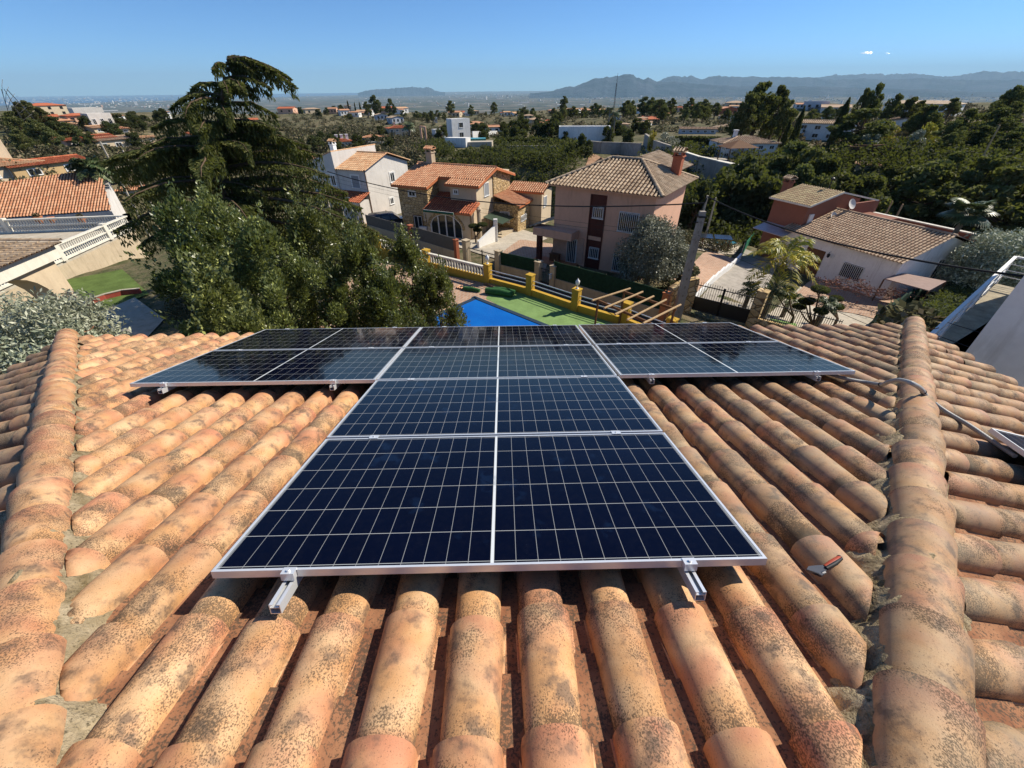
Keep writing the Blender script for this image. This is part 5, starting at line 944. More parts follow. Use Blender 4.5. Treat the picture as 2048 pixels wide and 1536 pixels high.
for i in range(n + 1): c = R0_ + (R1_ - R0_) * i / n; m.beam([*c, -.5], [*c, .55], .02, .02, up=(1, 0, 0))
m.beam([*R0_, .45], [*R1_, .45], .03, .04); m.beam([*R0_, -.4], [*R1_, -.4], .03, .04); m.build('bars', M['iron'], T)
# driveway and patios beyond
def gsheet(name, px_, mat_, lift=.03, kind='structure', sub=10):
    """pavement following the ground: quad of picture points laid on the terrain"""
    c = [atg(*p)[:2] for p in px_]; s_ = np.linspace(0, 1, sub); P = np.zeros((sub, sub, 3))
    for i, a in enumerate(s_):
        for j, b in enumerate(s_): q = (c[0] * (1 - a) + c[1] * a) * (1 - b) + (c[3] * (1 - a) + c[2] * a) * b; P[i, j] = (q[0], q[1], gz(*q) + lift)
    m = MB(); m.grid(P); return tag(m.build(name, mat_, None, True), kind=kind)
gsheet('driveway', [(1385, 618), (1500, 640), (1560, 520), (1490, 500)], M['concrete'], .05); gsheet('patio', [(1330, 560), (1400, 590), (1475, 520), (1420, 500)], M['paving'], .05)
gsheet('pool_patio', [(1390, 500), (1470, 510), (1505, 470), (1395, 458)], M['concrete_pale'], .07); gsheet('garden_gravel', [(1520, 640), (1700, 690), (1800, 640), (1600, 575)], M['concrete_pale'], .05); gsheet('patio', [(1580, 600), (1760, 645), (1810, 600), (1640, 545)], M['paving'], .08)
gsheet('patio', [(990, 520), (1090, 545), (1110, 490), (1040, 480)], M['paving'], .05)
gsheet('lawn', [(1510, 665), (1600, 690), (1590, 650), (1540, 640)], M['turf'], .09)
# dwarf white wall and green fence along the drive
a, b, c = atg(1385, 606)[:2], atg(1478, 522)[:2], atg(1515, 470)[:2]; T = thing('low_white_wall', 'stepped low white wall along the left side of the drive', 'wall', (*a, gz(*a))); m = MB(); n = 9
for i in range(n): p, q = a + (b - a) * i / n, a + (b - a) * (i + 1) / n; z = gz(*p) + .4; m.wall(p, q, .16, z - .7, z)
m.build('wall_panel', M['white'], T)
T = thing('mesh_fence', 'bright green windbreak screen at the top of the drive', 'fence', (*b, gz(*b))); m = MB(); m.wall(b, c, .05, gz(*b) + .1, gz(*b) + 1.5, 0, gz(*c) + .1, gz(*c) + 1.5); m.build('screen', flat('green_windbreak', (.015, .16, .09), .8, .2, 0, .25, 3), T); m = MB()
for i in range(5): p = b + (c - b) * i / 4; m.tube([[*p, gz(*p)], [*p, gz(*p) + 1.65]], .025, 5)
m.build('fence_posts', M['steel'], T)
a, b = atg(1385, 456)[:2], atg(1505, 470)[:2]; T = thing('patio_wall', 'low pale parapet wall behind the neighbour pool patio', 'wall', (*a, gz(*a))); m = MB(); m.wall(a, b, .25, gz(*a) - 1, gz(*a) + .55, 0, gz(*b) - 1, gz(*b) + .55); m.build('wall_panel', M['concrete_pale'], T)
p = atg(1450, 488); m = MB(); m.box(p + [0, 0, .1], (1.8, 1.5, .06), .5); tag(m.build('small_pool', flat('small_pool_blue', (.03, .25, .38), .1, .5), None, loc=p), 'tiny turquoise pool on the pale patio beyond the olive tree', 'swimming pool')
T = thing('solar_table', 'two small solar panels tilted on a stand on the pale patio', 'solar panel', tuple(atg(1420, 500))); p = atg(1420, 500) + [0, 0, 1.3]; 
for k in (-1, 1): m = MB(); m.box(p + [k * .82, -k * .25, 0], (1.55, 1.5, .05), -.3); o = m.build('panel', flat('small_pv', (.02, .025, .04), .15, .5), T)

for a, b in ((-1.4, .5), (1.4, -.6), (-1.2, -.5), (1.5, .3)): m = MB(); m.tube([p + [a, b, -1.6], p + [a, b, 0]], .05, 6); m.build('leg', M['wood_dark'], T)
# parked car behind the grey fence
def car(loc, rz):
    T = thing('parked_car', 'dark blue estate car parked in front of the white house', 'car', tuple(loc)); L = np.array(loc)
    def X(x, y, z): return L + [x * math.cos(rz) - y * math.sin(rz), x * math.sin(rz) + y * math.cos(rz), z]
    prof = [(-2.1, .35), (-2.12, .75), (-2.0, .95), (-1.75, 1.42), (-.2, 1.5), (.55, 1.42), (1.1, 1.0), (1.95, .82), (2.12, .6), (2.12, .35)]; m = MB(); n = len(prof)
    V = []
    for y, s_ in ((-.85, .0), (-.70, 1), (.70, 1), (.85, 0)): V += [X(x, y if (s_ or z < 1.0) else y * .86, z + (.0 if s_ else (-.03 if z > 1 else 0))) for x, z in prof]
    m.add(V, [(k * n + i, k * n + (i + 1) % n, (k + 1) * n + (i + 1) % n, (k + 1) * n + i) for k in range(3) for i in range(n)] + [tuple(range(n)), tuple(range(3 * n, 4 * n))]); m.build('body', flat('dark_blue_paint', (.03, .045, .075), .25, .6, .3), T, True)
    g_ = MB()
    for y in (-.80, .80):
        for pl in ([(-1.72, 1.0), (-1.55, 1.36), (-.75, 1.42), (-.75, 1.0)], [(-.68, 1.0), (-.68, 1.42), (.1, 1.41), (.2, 1.0)], [(.27, 1.0), (.17, 1.41), (.5, 1.36), (.95, 1.0)]): g_.add([X(x, y * (1.075 if z < 1.1 else .94), z) for x, z in pl], [(0, 1, 2, 3)])
    g_.add([X(.58, -.62, 1.43), X(.58, .62, 1.43), X(1.1, .7, 1.03), X(1.1, -.7, 1.03)], [(0, 1, 2, 3)]); g_.add([X(-1.78, -.62, 1.4), X(-1.78, .62, 1.4), X(-2.02, .7, .98), X(-2.02, -.7, .98)], [(0, 1, 2, 3)]); g_.build('windows', M['glass'], T)
    for x in (-1.35, 1.35):
        for y in (-.8, .8):
            m = MB(); m.tube([X(x, y - .1, .32), X(x, y + .1, .32)], .32, 14); w_ = m.build('wheel', M['black'], T, True); m = MB(); s_ = 1 if y > 0 else -1; m.tube([X(x, y + s_ * .1, .32), X(x, y + s_ * .115, .32)], .18, 12); m.build('rim', M['alu'], w_)
    m = MB(); [m.box(X(2.08, y, .68), (.1, .32, .14), rz) for y in (-.6, .6)]; m.build('headlights', M['white'], T); m = MB(); [m.box(X(-2.08, y, .85), (.1, .2, .25), rz) for y in (-.7, .7)]; m.build('tail_lights', flat('red_lens', (.3, .01, .01), .3), T)
    for y in (-.95, .95): m = MB(); m.box(X(.85, y, 1.02), (.14, .2, .13), rz); m.build('mirror', M['black'], T)
cl = atd(778, 446, 44.5); cl[2] = gz(*cl[:2]) + .25; car(cl, .35)
# concrete utility pole with its second slim pole, and the cables
pb = swp(1351, 640, -1.2); PT = np.array([pb[0] + .02, pb[1] + .1, 4.9]); T = thing('utility_pole', 'weathered concrete utility pole with holes at the street corner', 'utility pole', (*pb, -1.2))
m = MB(); b0, t0_ = .24, .14; base = [np.array([pb[0] + a * b0, pb[1] + b * b0, -1.5]) for a, b in ((-1, -.8), (1, -.8), (1, .8), (-1, .8))]; top = [np.array([PT[0] + a * t0_, PT[1] + b * t0_, PT[2]]) for a, b in ((-1, -.8), (1, -.8), (1, .8), (-1, .8))]; m.hexa(base + top)
m.build('shaft', M['concrete'], T); m = MB()
for k in range(11): z = -.6 + k * .5; f = (z + 1.5) / 6.4; w = b0 + (t0_ - b0) * f; m.box((pb[0] + .0, pb[1] - w * .8 - .004 + .1 * f, z), (w * .4, .012, .14))
m.build('slots', flat('slot_concrete', (.26, .23, .19), .95), T); m = MB(); m.box(PT + [0, 0, -.25], (.35, .3, .08)); m.tube([PT + [-.35, -.1, -.5], PT + [.3, -.1, -.55]], .03, 6); m.build('bracket', M['iron'], T)
T = thing('service_pole', 'slim metal pole rising behind the concrete utility pole, carrying the cable', 'pole', (PT[0] + .1, PT[1] + .5, -1.2)); m = MB(); sp0 = np.array([pb[0] + .15, pb[1] + .55, -1.2]); SPT = sp0 + [.12, 0, 6.75]; m.tube([sp0, SPT], .05, 8); m.build('shaft', M['concrete_pale'], T)
def cable(label, a, b, sag, r, n=24, mat_='black', via=None):
    a = np.array(a, float); b = np.array(b, float); m = MB(); m.tube([a + (b - a) * t - [0, 0, 4 * sag * t * (1 - t)] for t in np.linspace(0, 1, n)], r, 5); return tag(m.build('overhead_cable', M[mat_], None, True, loc=a), label, 'cable', 'overhead cables along the street')
LP = atd(640, 352, 44); LP2 = atd(668, 352, 38)
cable('thick black cable sagging from the white house pole to the concrete pole', atd(655, 343, 42), SPT - [0, 0, .35], 1.1, .035)
cable('black cable from the concrete pole across the long bungalow to the right edge', SPT - [0, 0, .05], atd(2075, 556, 17.5), .5, .032)
cable('short black loop hanging off the top of the concrete pole', SPT - [0, 0, .05], PT + [-.3, 0, -.2], .25, .03, 10)
for i, (a, b, D1, D2) in enumerate((((655, 352), (1392, 470), 42, 23.5), ((655, 360), (1392, 480), 42, 23.6))): cable(['thin upper wire crossing the front of the pink house', 'thin lower wire crossing the front of the pink house'][i], atd(*a, D1), atd(*b, D2), .5, .007)
for i, (a, b, D1, D2) in enumerate((((1395, 470), (2075, 700), 23.6, 14), ((1395, 480), (2075, 742), 23.6, 13.5), ((1395, 490), (2075, 790), 23.6, 13))): cable(['upper', 'middle', 'lowest'][i] + ' of the three thin wires slanting over the balcony at the right', atd(*a, D1), atd(*b, D2), .15, .008)
for nm, lb, x, y, D, h, rad in (('lamp_post', 'slim street lamp in front of the white house', 680, 400, 37, None, .05), ('utility_pole', 'pale leaning pole at the left of the white house', 642, 352, 43, None, .11)):
    p = atd(x, y, D); z0 = gz(*p[:2]); T = thing(nm, lb, 'pole', (p[0], p[1], z0)); m = MB(); m.tube([[p[0], p[1], z0 - .3], p], [rad * 1.3, rad * .7], 8); m.build('shaft', M['concrete_pale'], T); m = MB(); m.tube([p, p + [.15, 0, .12], p + [.5, 0, .15]], .03, 6); m.box(p + [.6, 0, .14], (.4, .14, .08)); m.build('arm', M['steel'], T)
# street furniture and pots by the stone house: pale balustrade ramp
a, b = atg(1000, 500)[:2], atg(955, 496)[:2]
# ================================================================ left neighbour: terrace with balustrades and arched porch
TZ = 1.05; tc_ = atz(252, 428, 2.15)[:2]; tn = atz(105, 487, 2.15)[:2]; tf = atz(-260, 447, 2.15)[:2]; e1 = unit(tc_ - tn); tn2 = tn - e1 * 9
T = thing('terrace', 'neighbour terrace with rendered retaining wall on the left', 'terrace', (*tn, 2)); m = MB(); pl = [tc_, tf, tf + [-3, -14], tn2 + [-14, 0], tn2]; m.prism(pl, -1.5, TZ - .22, 0); m.build('retaining_wall', M['beige'], T); m = MB(); m.prism([p for p in pl], TZ - .22, TZ, 0); m.build('floor_slab', M['concrete_pale'], T)
def balustrade(label, a, b, z):
    T = thing('balustrade', label, 'balustrade', (*a, z), 'white balustrades of the neighbour terrace'); L = np.linalg.norm(b - a); e = (b - a) / L; m = MB(); m.wall(a, b, .2, z, z + .12); m.wall(a, b, .2, z + .47, z + .55); m.wall(a, b, .24, z + .93, z + 1.02); m.build('rails', M['white_stone'], T); n = int(L / .2); m = MB()
    for k in range(n):
        c = a + (b - a) * (k + .5) / n
        for zz in (z + .12, z + .55): m.lathe([c[0], c[1], zz], [(.055, 0), (.03, .05), (.05, .14), (.025, .24), (.05, .35 if zz < z + .3 else .38)], 6)
    m.build('balusters', M['white_stone'], T, True)
    for c in (a,): m = MB(); m.box((c[0], c[1], z + .52), (.3, .3, 1.1)); m.box((c[0], c[1], z + 1.09), (.34, .34, .05)); m.build('end_post', M['white_stone'], T)
q = tc_ + (tn - tc_) * .38; balustrade('white double balustrade facing the lawn, far section by the cedar', tc_, q, TZ); balustrade('white double balustrade facing the lawn, section beside the arched porch', q, tn, TZ); balustrade('white double balustrade facing the lawn, section hidden behind the porch pillar', tn, tn2, TZ)
q = tc_ + (tf - tc_) * .5; balustrade('back balustrade of the terrace right of the pointed post', tc_, q, TZ); balustrade('back balustrade of the terrace left of the pointed post', q, tf, TZ)
def pot(px, py, D, s_, label, plant=True):
    p = atz(px, py, TZ); T = thing('flower_pot', label, 'flower pot', tuple(p), 'terracotta pots on the terrace'); m = MB(); m.lathe(p, [(.0, 0), (.16 * s_, 0), (.2 * s_, .1 * s_), (.33 * s_, .38 * s_), (.3 * s_, .5 * s_), (.36 * s_, .55 * s_), (.30 * s_, .56 * s_), (.0, .5 * s_)], 14); m.build('pot', M['terracotta'], T, True)
    if plant: m = MB(); g = np.random.default_rng(px); leafcloud(m, blob_pts(g, p + [0, 0, .68 * s_], (.28 * s_, .28 * s_, .16 * s_), 160), .07, g); m.build('plant', M['scrub'], T)
pot(83, 447, 0, 1.0, 'terracotta pot with a tuft, left of the three on the terrace'); pot(107, 446, 0, .85, 'empty terracotta pot, middle of the three on the terrace', False); pot(168, 447, 0, .95, 'terracotta pot with a tuft, rightmost on the terrace')
# arched porch
ar_ = atz(75, 531, 5.55); u_ = -e1; v_ = np.array([-u_[1], u_[0]]) * 1.0; v_ = v_ if v_[0] < 0 else -v_
PC = atd(80, 545, 27.5)[:2]; T = thing('arched_porch', 'cream porch with tiled roof, thick pillar and arched beam at the left', 'porch', (*PC, 1.9)); fr = Fr(PC, u_); sgn = 1 if (fr.w @ v_) > 0 else -1
def PX(u, v, z): return fr.P(u * 1.5, sgn * v * 1.5, 3.95 + (z - 5.15) * 1.5)
def pbx(m, u0, u1, v0, v1, z0, z1): m.hexa([PX(u, v, z) for z in (z0, z1) for u, v in ((u0, v0), (u1, v0), (u1, v1), (u0, v1))])
m = MB(); pbx(m, -.3, .3, -.3, .3, 2.2, 4.5); 
for i in range(6):                                  # curved bracket of the arch
    a0, a1 = i * math.pi / 12, (i + 1) * math.pi / 12; m.hexa([PX(.3 + 1.1 * (1 - math.cos(a0)), -.3, 4.0 + 1.1 * math.sin(a0)), PX(.3 + 1.1 * (1 - math.cos(a1)), -.3, 4.0 + 1.1 * math.sin(a1)), PX(.3 + 1.1 * (1 - math.cos(a1)), .3, 4.0 + 1.1 * math.sin(a1)), PX(.3 + 1.1 * (1 - math.cos(a0)), .3, 4.0 + 1.1 * math.sin(a0)), PX(.3 + 1.1 * (1 - math.cos(a0)), -.3, 5.15), PX(.3 + 1.1 * (1 - math.cos(a1)), -.3, 5.15), PX(.3 + 1.1 * (1 - math.cos(a1)), .3, 5.15), PX(.3 + 1.1 * (1 - math.cos(a0)), .3, 5.15)])
pbx(m, -.3, .3, -.3, .3, 4.5, 5.15); pbx(m, 1.4, 5.0, -.3, .3, 5.1, 5.15); m.build('pillar', M['stucco_cream'], T)
m = MB(); pbx(m, -.45, 6.0, -.45, .3, 5.16, 5.5); pbx(m, -.45, .3, .3, 3.5, 5.16, 5.5); m.build('beam', M['white_stone'], T)
m = MB(); O = PX(-.6, -.6, 5.55); a_ = unit(PX(6, -.6, 5.55) - O); bt = -unit(PX(-.6, 3.0, 5.75) - O); tiled(m, O, a_, bt, [(0, 0), (9.9, 0), (9.9, -5.4), (0, -5.4)], .27, .42, .09, 6, 3); capline(m, PX(-.6, 2.95, 5.78), PX(6, 2.95, 5.78)); capline(m, PX(-.6, -.6, 5.6), PX(-.6, 2.95, 5.8), .1)
m.build('roof', [M['t_old'], M['t_under']], T)
# lawn, path and red curb below the terrace
M['lawn'] = flat('lawn_grass', (.115, .165, .045), .95, .1, 0, .45, 1.1, .8); gsheet('lawn', [(60, 575), (190, 632), (300, 590), (245, 540)], M['lawn'], .04); gsheet('path', [(150, 650), (260, 720), (330, 640), (270, 596)], M['concrete_pale'], .05)
cs = [atg(x, y)[:2] for x, y in ((285, 588), (250, 592), (215, 600), (188, 610), (168, 622))]; T = thing('red_curb', 'curved red painted curb wall along the edge of the lawn', 'curb', (*cs[0], 0)); m = MB()
for i in range(4): m.wall(cs[i], cs[i + 1], .12, gz(*cs[i]) - .3, gz(*cs[i]) + .32)
m.build('curb_wall', flat('faded_red_paint', (.42, .085, .06), .8, .2, 0, .3, 3), T); m = MB()
for i in range(4): m.wall(cs[i], cs[i + 1], .16, gz(*cs[i]) + .321, gz(*cs[i]) + .36)
m.build('coping', M['concrete_pale'], T)
# ================================================================ right neighbour: balcony and white block
a, b = atz(1875, 680, 4.0)[:2], atz(1992, 567, 4.0)[:2]; e = unit(b - a); nn = np.array([e[1], -e[0]]); a = a - e * 3.2; T = thing('white_building', 'white rendered building with a concrete balcony at the right edge', 'building', (*a, -1)); wl0, wl1 = atz(1936, 713, 4.0)[:2], atz(2031, 598, 4.0)[:2]; e2 = unit(wl1 - wl0); k0 = wl0 - e2 * 6; k1 = wl1 + e2 * 1.2
m = MB(); m.prism([k0, k1, k1 + nn * 7, k0 + nn * 7], -1.5, 8.2); m.build('wall', M['stucco_white'], T)
m = MB(); m.prism([a, b, b + nn * 2.6, k1 + nn * .3, k0 + nn * .3], 3.8, 4.0); m.build('balcony_slab', flat('lichened_balcony_concrete', (.40, .34, .24), .95, .15, 0, .5, 2.2, .5), T)
m = MB(); m.wall(a, b, .12, 3.2, 3.8); m.build('balcony_edge', M['concrete_pale'], T)
T = thing('balcony_railing', 'white metal balcony railing of the right hand building', 'railing', (*a, 4)); m = MB(); 
for z in (4.3, 4.52, 4.74): m.tube([[*a, z], [*b, z], [*(b + nn * 2.6), z]], .018, 6)
m.build('bars', M['white'], T); m = MB(); m.beam([*a, 5.0], [*b, 5.0], .09, .06); m.beam([*b, 5.0], [*(b + nn * 2.6), 5.0], .09, .06); m.build('handrail', M['white'], T); 
for i in range(7): m = MB(); c = a + (b - a) * i / 6; m.beam([*c, 4.0], [*c, 4.97], .05, .05, up=(1, 0, 0)); m.build('post', M['white'], T)
q = atd(1985, 735, 9.5); q[2] = 2.2; T = thing('rubbish_heap', 'heap of crumpled white sacks on the ground at the foot of the white building', 'sacks', tuple(q)); g = np.random.default_rng(8)
for k in range(6):
    m = MB(); c = q + g.normal(0, .35, 3) * [1, 1, .25]; th_ = np.linspace(0, math.pi, 7); ph_ = np.linspace(0, 2 * math.pi, 11); P = np.array([[c + .34 * np.array([math.sin(t_) * math.cos(p_) * 1.3, math.sin(t_) * math.sin(p_), .5 * math.cos(t_)]) * (1 + .22 * math.sin(5 * p_ + k + 3 * t_)) for p_ in ph_] for t_ in th_]); m.grid(P); m.build('sack', M['white'], T)
m = MB(); m.box(q + [0, 0, -1.6], (4, 4, 2.8)); tag(m.build('yard_block', M['concrete'], None, loc=q), 'grey concrete yard ledge under the white sacks', 'ledge')
# ================================================================ near vegetation
def laurel(label, px, py, D, W, seed, zb=0.0, n=15000, leaf=.052, mat_='laurel', depth=1.0):
    q = atd(px, py, D); H = q[2] - zb; r = np.random.default_rng(seed); T = thing('laurel_tree', label, 'tree', (q[0], q[1], zb), 'laurel trees behind the panels'); mb = MB(); C = []; S = []; Dr = []; base = np.array([q[0], q[1], zb]); nc = 66; n = int(n * 2.0)
    for i in range(5): a = r.uniform(0, 6.28); mb.tube([base + [0, 0, -.3], base + [math.cos(a) * .3, math.sin(a) * .3, H * .35], base + [math.cos(a) * W * .22, math.sin(a) * W * .22, H * .7]], [.07, .05, .02], 6, cap=False)
    for i in range(nc):
        hz = .16 + .84 * r.random() ** .75; rm = W / 2 * np.interp(hz, [0, .3, .7, .9, 1], [.8, 1, .82, .5, .15]); k = r.random() ** .4; a = r.uniform(0, 6.28); cr = W * r.uniform(.07, .13)
        c = base + [math.cos(a) * rm * k, math.sin(a) * rm * k * depth, H * hz - cr * .7]; rad = np.array([cr, cr, cr * 1.25]); m_ = n // nc; p = blob_pts(r, c, rad, m_, .35); C.append(p); S.append(np.full(m_, r.random())); Dr.append(unit_rows(p - c) + [0, 0, .9])
        if r.random() < .8:  # shoots standing out of the crown
            L = r.uniform(.3, .95); d = unit(np.array([r.normal(0, .4), r.normal(0, .4), 1])); s0 = c + [0, 0, rad[2] * .8]; k2 = 50; tt = r.random(k2)[:, None]; p = s0 + d * L * tt + r.normal(0, .05, (k2, 3)); C.append(p); S.append(np.full(k2, .9)); Dr.append(np.tile(d, (k2, 1)) + r.normal(0, .5, (k2, 3)))
    C = np.concatenate(C); S = np.concatenate(S); Dr = unit_rows(np.concatenate(Dr)); cm = MB(); leafcloud(cm, C, leaf, r, .2, aspect=1.9, clump=S, dirs=Dr * 1.4); mb.build('stems', M['bark'], T, True); cm.build('crown', M[mat_], T)
def unit_rows(a): return a / (np.linalg.norm(a, axis=1)[:, None] + 1e-9)
for i, (px, py, D, W, n, lb) in enumerate(((345, 396, 13.5, 2.9, 19000, 'laurel tree at the left end, beside the lawn and the red curb'), (412, 402, 15.5, 3.6, 15000, 'laurel tree in front of the cedar trunk'), (505, 445, 12.5, 3.6, 19000, 'broad laurel tree behind the left panel wing'), (615, 418, 15.5, 3.2, 16000, 'laurel tree reaching up to the white house'), (700, 480, 13, 3.0, 16000, 'laurel tree behind the far panels, yellow tipped'), (806, 478, 17.5, 2.2, 9000, 'slender laurel shoots in front of the grey fence'), (765, 560, 12.0, 2.8, 12000, 'low laurel behind the join of the left and middle panels'), (868, 545, 15.5, 2.6, 12000, 'laurel tree overhanging the left end of the pool'), (400, 550, 10.5, 2.9, 12000, 'dark low laurel right behind the eave, with a bare stem'))):
    laurel(lb, px, py, D, W, 200 + i, 0.0, n)
# cedar
r = np.random.default_rng(31); CD = 27.0; ct = atd(452, 108, CD); cb = atd(432, 400, CD); base = np.array([cb[0] - .8, cb[1] - .4, 1.0]); top = ct; T = thing('cedar_tree', 'tall dark cedar with tiers of drooping boughs, top bent to the right', 'cedar', tuple(base))
mb = MB(); lean = top - base; tr = [base + lean * k * 1.015 + np.array([math.sin(k * 7) * .18 - .35 * math.sin(math.pi * k), 0, 0]) for k in np.linspace(0, 1, 12)]; tr[0][2] -= .5; mb.tube(tr[:11], np.linspace(.34, .06, 11), 9); C = []; S = []; Dd = []
def tpos(h): k = h * 11; i = min(int(k), 10); return tr[i] + (tr[i + 1] - tr[i]) * (k - i)
tiers = []
for h in np.linspace(.12, .96, 12):
    for j in range(6 if h < .8 else 4):
        a = r.uniform(0, 6.28); L = np.interp(h, [.1, .25, .45, .6, .72, .8, .88, .96], [2.4, 3.2, 4.6, 4.3, 3.4, 2.3, 1.8, 1.2]) * r.uniform(.65, 1.12); tiers.append((h + r.normal(0, .012), a, L))
tiers += [(.93, .12, 2.9), (.95, .3, 2.6), (.90, -.15, 2.2), (.88, 3.1, 1.9), (.84, 3.3, 2.5), (.965, 0.0, 2.0), (.62, 3.2, 3.6), (.5, 3.1, 4.2), (.60, 3.2, 5.6), (.55, 3.05, 5.9), (.62, 3.35, 5.0), (.55, -.1, 5.6), (.45, .05, 6.8), (.36, 0, 7.8), (.30, .12, 8.6), (.42, -.2, 7.2), (.24, -.1, 7.8), (.62, .1, 4.8), (.5, .2, 6.0), (.68, -.1, 3.8), (.33, -.3, 7.6), (.57, 2.85, 5.8)]
for h, a, L in tiers:
    p0 = tpos(min(max(h, .05), .98)); d = np.array([math.cos(a), math.sin(a), 0]); rise = .22 if h > .5 else .12; P = []
    for k in np.linspace(0, 1, 8): P.append(p0 + d * L * k + np.array([0, 0, L * (rise * k - (.42 if h > .8 else .25) * k ** 2.6)]) + r.normal(0, .04, 3) * k)
    mb.tube(P, np.linspace(.085 * L / 5 + .02, .012, 8), 5, cap=False); sd = np.array([-d[1], d[0], 0]); sh = r.random()
    n = int(330 * L); kk = r.random(n) ** .75; i0 = np.minimum((kk * 7).astype(int), 6); f = kk * 7 - i0; PP = np.array(P); c = PP[i0] * (1 - f[:, None]) + PP[i0 + 1] * f[:, None]
    wd = np.interp(kk, [0, .25, .7, 1], [.10, .42, .55, .10]) * L * .26; lat = r.uniform(-1, 1, n) * wd; c = c + sd * lat[:, None] - np.array([0, 0, 1.0]) * (.10 * np.abs(lat) + r.random(n) * .12)[:, None]
    # hanging sprays
    hang = r.random(n) < .42; drop = np.where(hang, r.random(n) * (.35 + .35 * (L / 5)), 0); c[:, 2] -= drop; dd = np.where(hang[:, None], np.array([0, 0, -1.0]) + r.normal(0, .25, (n, 3)), d * .8 + sd * np.sign(lat)[:, None] * .9 + r.normal(0, .25, (n, 3)) + [0, 0, -.25])
    C.append(c); S.append(np.clip(sh * .6 + .4 * kk, 0, 1)); Dd.append(dd)
C = np.concatenate(C); S = np.concatenate(S); Dd = unit_rows(np.concatenate(Dd)); cm = MB(); leafcloud(cm, C, .068, r, 0, aspect=3.2, clump=S, dirs=Dd * 1.6); mb.build('trunk', M['bark'], T, True); cm.build('foliage', M['cedar'], T)
# olives near and far
def olive(label, px, py, D, W, seed, n, zb=None, leaf=.09):
    q = atd(px, py, D); z = gz(q[0], q[1]) if zb is None else zb; H = q[2] - z; r = np.random.default_rng(seed); T = thing('olive_tree', label, 'olive tree', (q[0], q[1], z)); b = np.array([q[0], q[1], z]); mb = MB(); C = []; S = []
    for k in range(4): a = k * 1.6 + .5; mb.tube([b - [0, 0, .3], b + [.1 * math.cos(a), .1 * math.sin(a), H * .22], b + [W * .22 * math.cos(a), W * .22 * math.sin(a), H * .5], b + [W * .3 * math.cos(a), W * .3 * math.sin(a), H * .8]], [.16, .12, .07, .03], 7, cap=False)
    for i in range(80):
        hz = .3 + .7 * r.random(); rm = W / 2 * math.sqrt(max(.04, 1 - ((hz - .62) / .45) ** 2)); a = r.uniform(0, 6.28); k = r.random() ** .4; cr = W * r.uniform(.13, .2); c = b + [math.cos(a) * rm * k * .85, math.sin(a) * rm * k * .9, H * hz - cr * .6]; p = blob_pts(r, c, (cr, cr, cr), n // 80, .3); C.append(p); S.append(np.full(len(p), r.random()))
    cm = MB(); leafcloud(cm, np.concatenate(C), leaf, r, .2, aspect=2.6, clump=np.concatenate(S)); mb.build('trunk', M['bark_grey'], T, True); cm.build('crown', M['olive'], T)
olive('grey green olive tree in the garden of the pink house, by the concrete pole', 1318, 441, 27.5, 4.3, 301, 44000, leaf=.062)
olive('silvery olive tree at the left edge below the arched porch', -30, 596, 12.5, 4.2, 302, 60000, 0.0, .040)
olive('smaller olive tree by the tile hip at the left', 55, 655, 11.5, 2.0, 303, 18000, 0.0, .040)
olive('grey olive tree behind the fan palm on the right', 2030, 462, 44, 5.2, 304, 22000, leaf=.09)
# queen palm by the drive
def palm(label, px, py, D, L, nf, seed, mat_, name='palm_tree', fan=False, droop=1.0, tr_=.11, leafn=26, lw=.035):
    q = atd(px, py, D); z = gz(q[0], q[1]); r = np.random.default_rng(seed); T = thing(name, label, 'palm tree', (q[0], q[1], z)); m = MB(); m.tube([[q[0], q[1], z - .3], [q[0] + .05, q[1], (z + q[2]) / 2], q], [tr_ * 1.3, tr_, tr_ * .9], 9); m.build('trunk', M['bark_grey'], T, True)
    for f in range(nf):
        a = f * 2.4 + r.normal(0, .15); el = r.uniform(-.25, 1.15); l = L * r.uniform(.8, 1.1); m = MB(); P = []; d = np.array([math.cos(a), math.sin(a), 0])
        for k in np.linspace(0, 1, 9): P.append(q + d * l * (math.cos(el) * k) + np.array([0, 0, l * (math.sin(el) * k - droop * .55 * k * k)]))
        P = np.array(P); m.tube(P if not fan else P[:5], np.linspace(.02, .006, 9) if not fan else np.linspace(.02, .01, 5), 5, 0, [.5, .1, .3], cap=False); V = []; TC = []; sd = np.array([-d[1], d[0], 0]); yv = r.random()
        if fan:
            c = P[4]; ax = unit(P[4] - P[3])
            for k in range(22):
                t_ = (k / 21 - .5) * 4.2; dr = ax * math.cos(t_) + sd * math.sin(t_); n_ = np.cross(ax, sd); e_ = c + dr * l * .55 + n_ * .0 - [0, 0, .12 * l]; w_ = np.cross(dr, n_) * .05 * l / 1.2; V += [c, c + dr * l * .3 + w_, e_, c + dr * l * .3 - w_]; TC += [[yv, r.random(), r.random()]] * 4
        else:
            for k in range(leafn * 2):
                kk = .12 + .88 * (k // 2) / leafn; i = min(int(kk * 8), 7); c = P[i] + (P[i + 1] - P[i]) * (kk * 8 - i); s_ = 1 if k % 2 else -1; ax = unit(P[i + 1] - P[i]); ll = l * .30 * math.sin(math.pi * min(kk * .85 + .12, .98)) * r.uniform(.85, 1.1) + .05
                dr = unit(sd * s_ + ax * .55 + [0, 0, r.normal(.05, .25)]); e_ = c + dr * ll - [0, 0, ll * .38]; mid = c + dr * ll * .5 - [0, 0, ll * .06]; w_ = ax * lw; V += [c, mid + w_, e_, mid - w_]; t3 = [yv, r.random(), r.random()]; TC += [t3] * 4
        m.add(V, np.arange(len(V)).reshape(-1, 4), 0, TC); m.build('frond', mat_, T)
palm('feathery queen palm with yellowing fronds beside the drive', 1572, 512, 29.0, 2.7, 17, 401, M['palm'], leafn=30, lw=.05, droop=1.1)
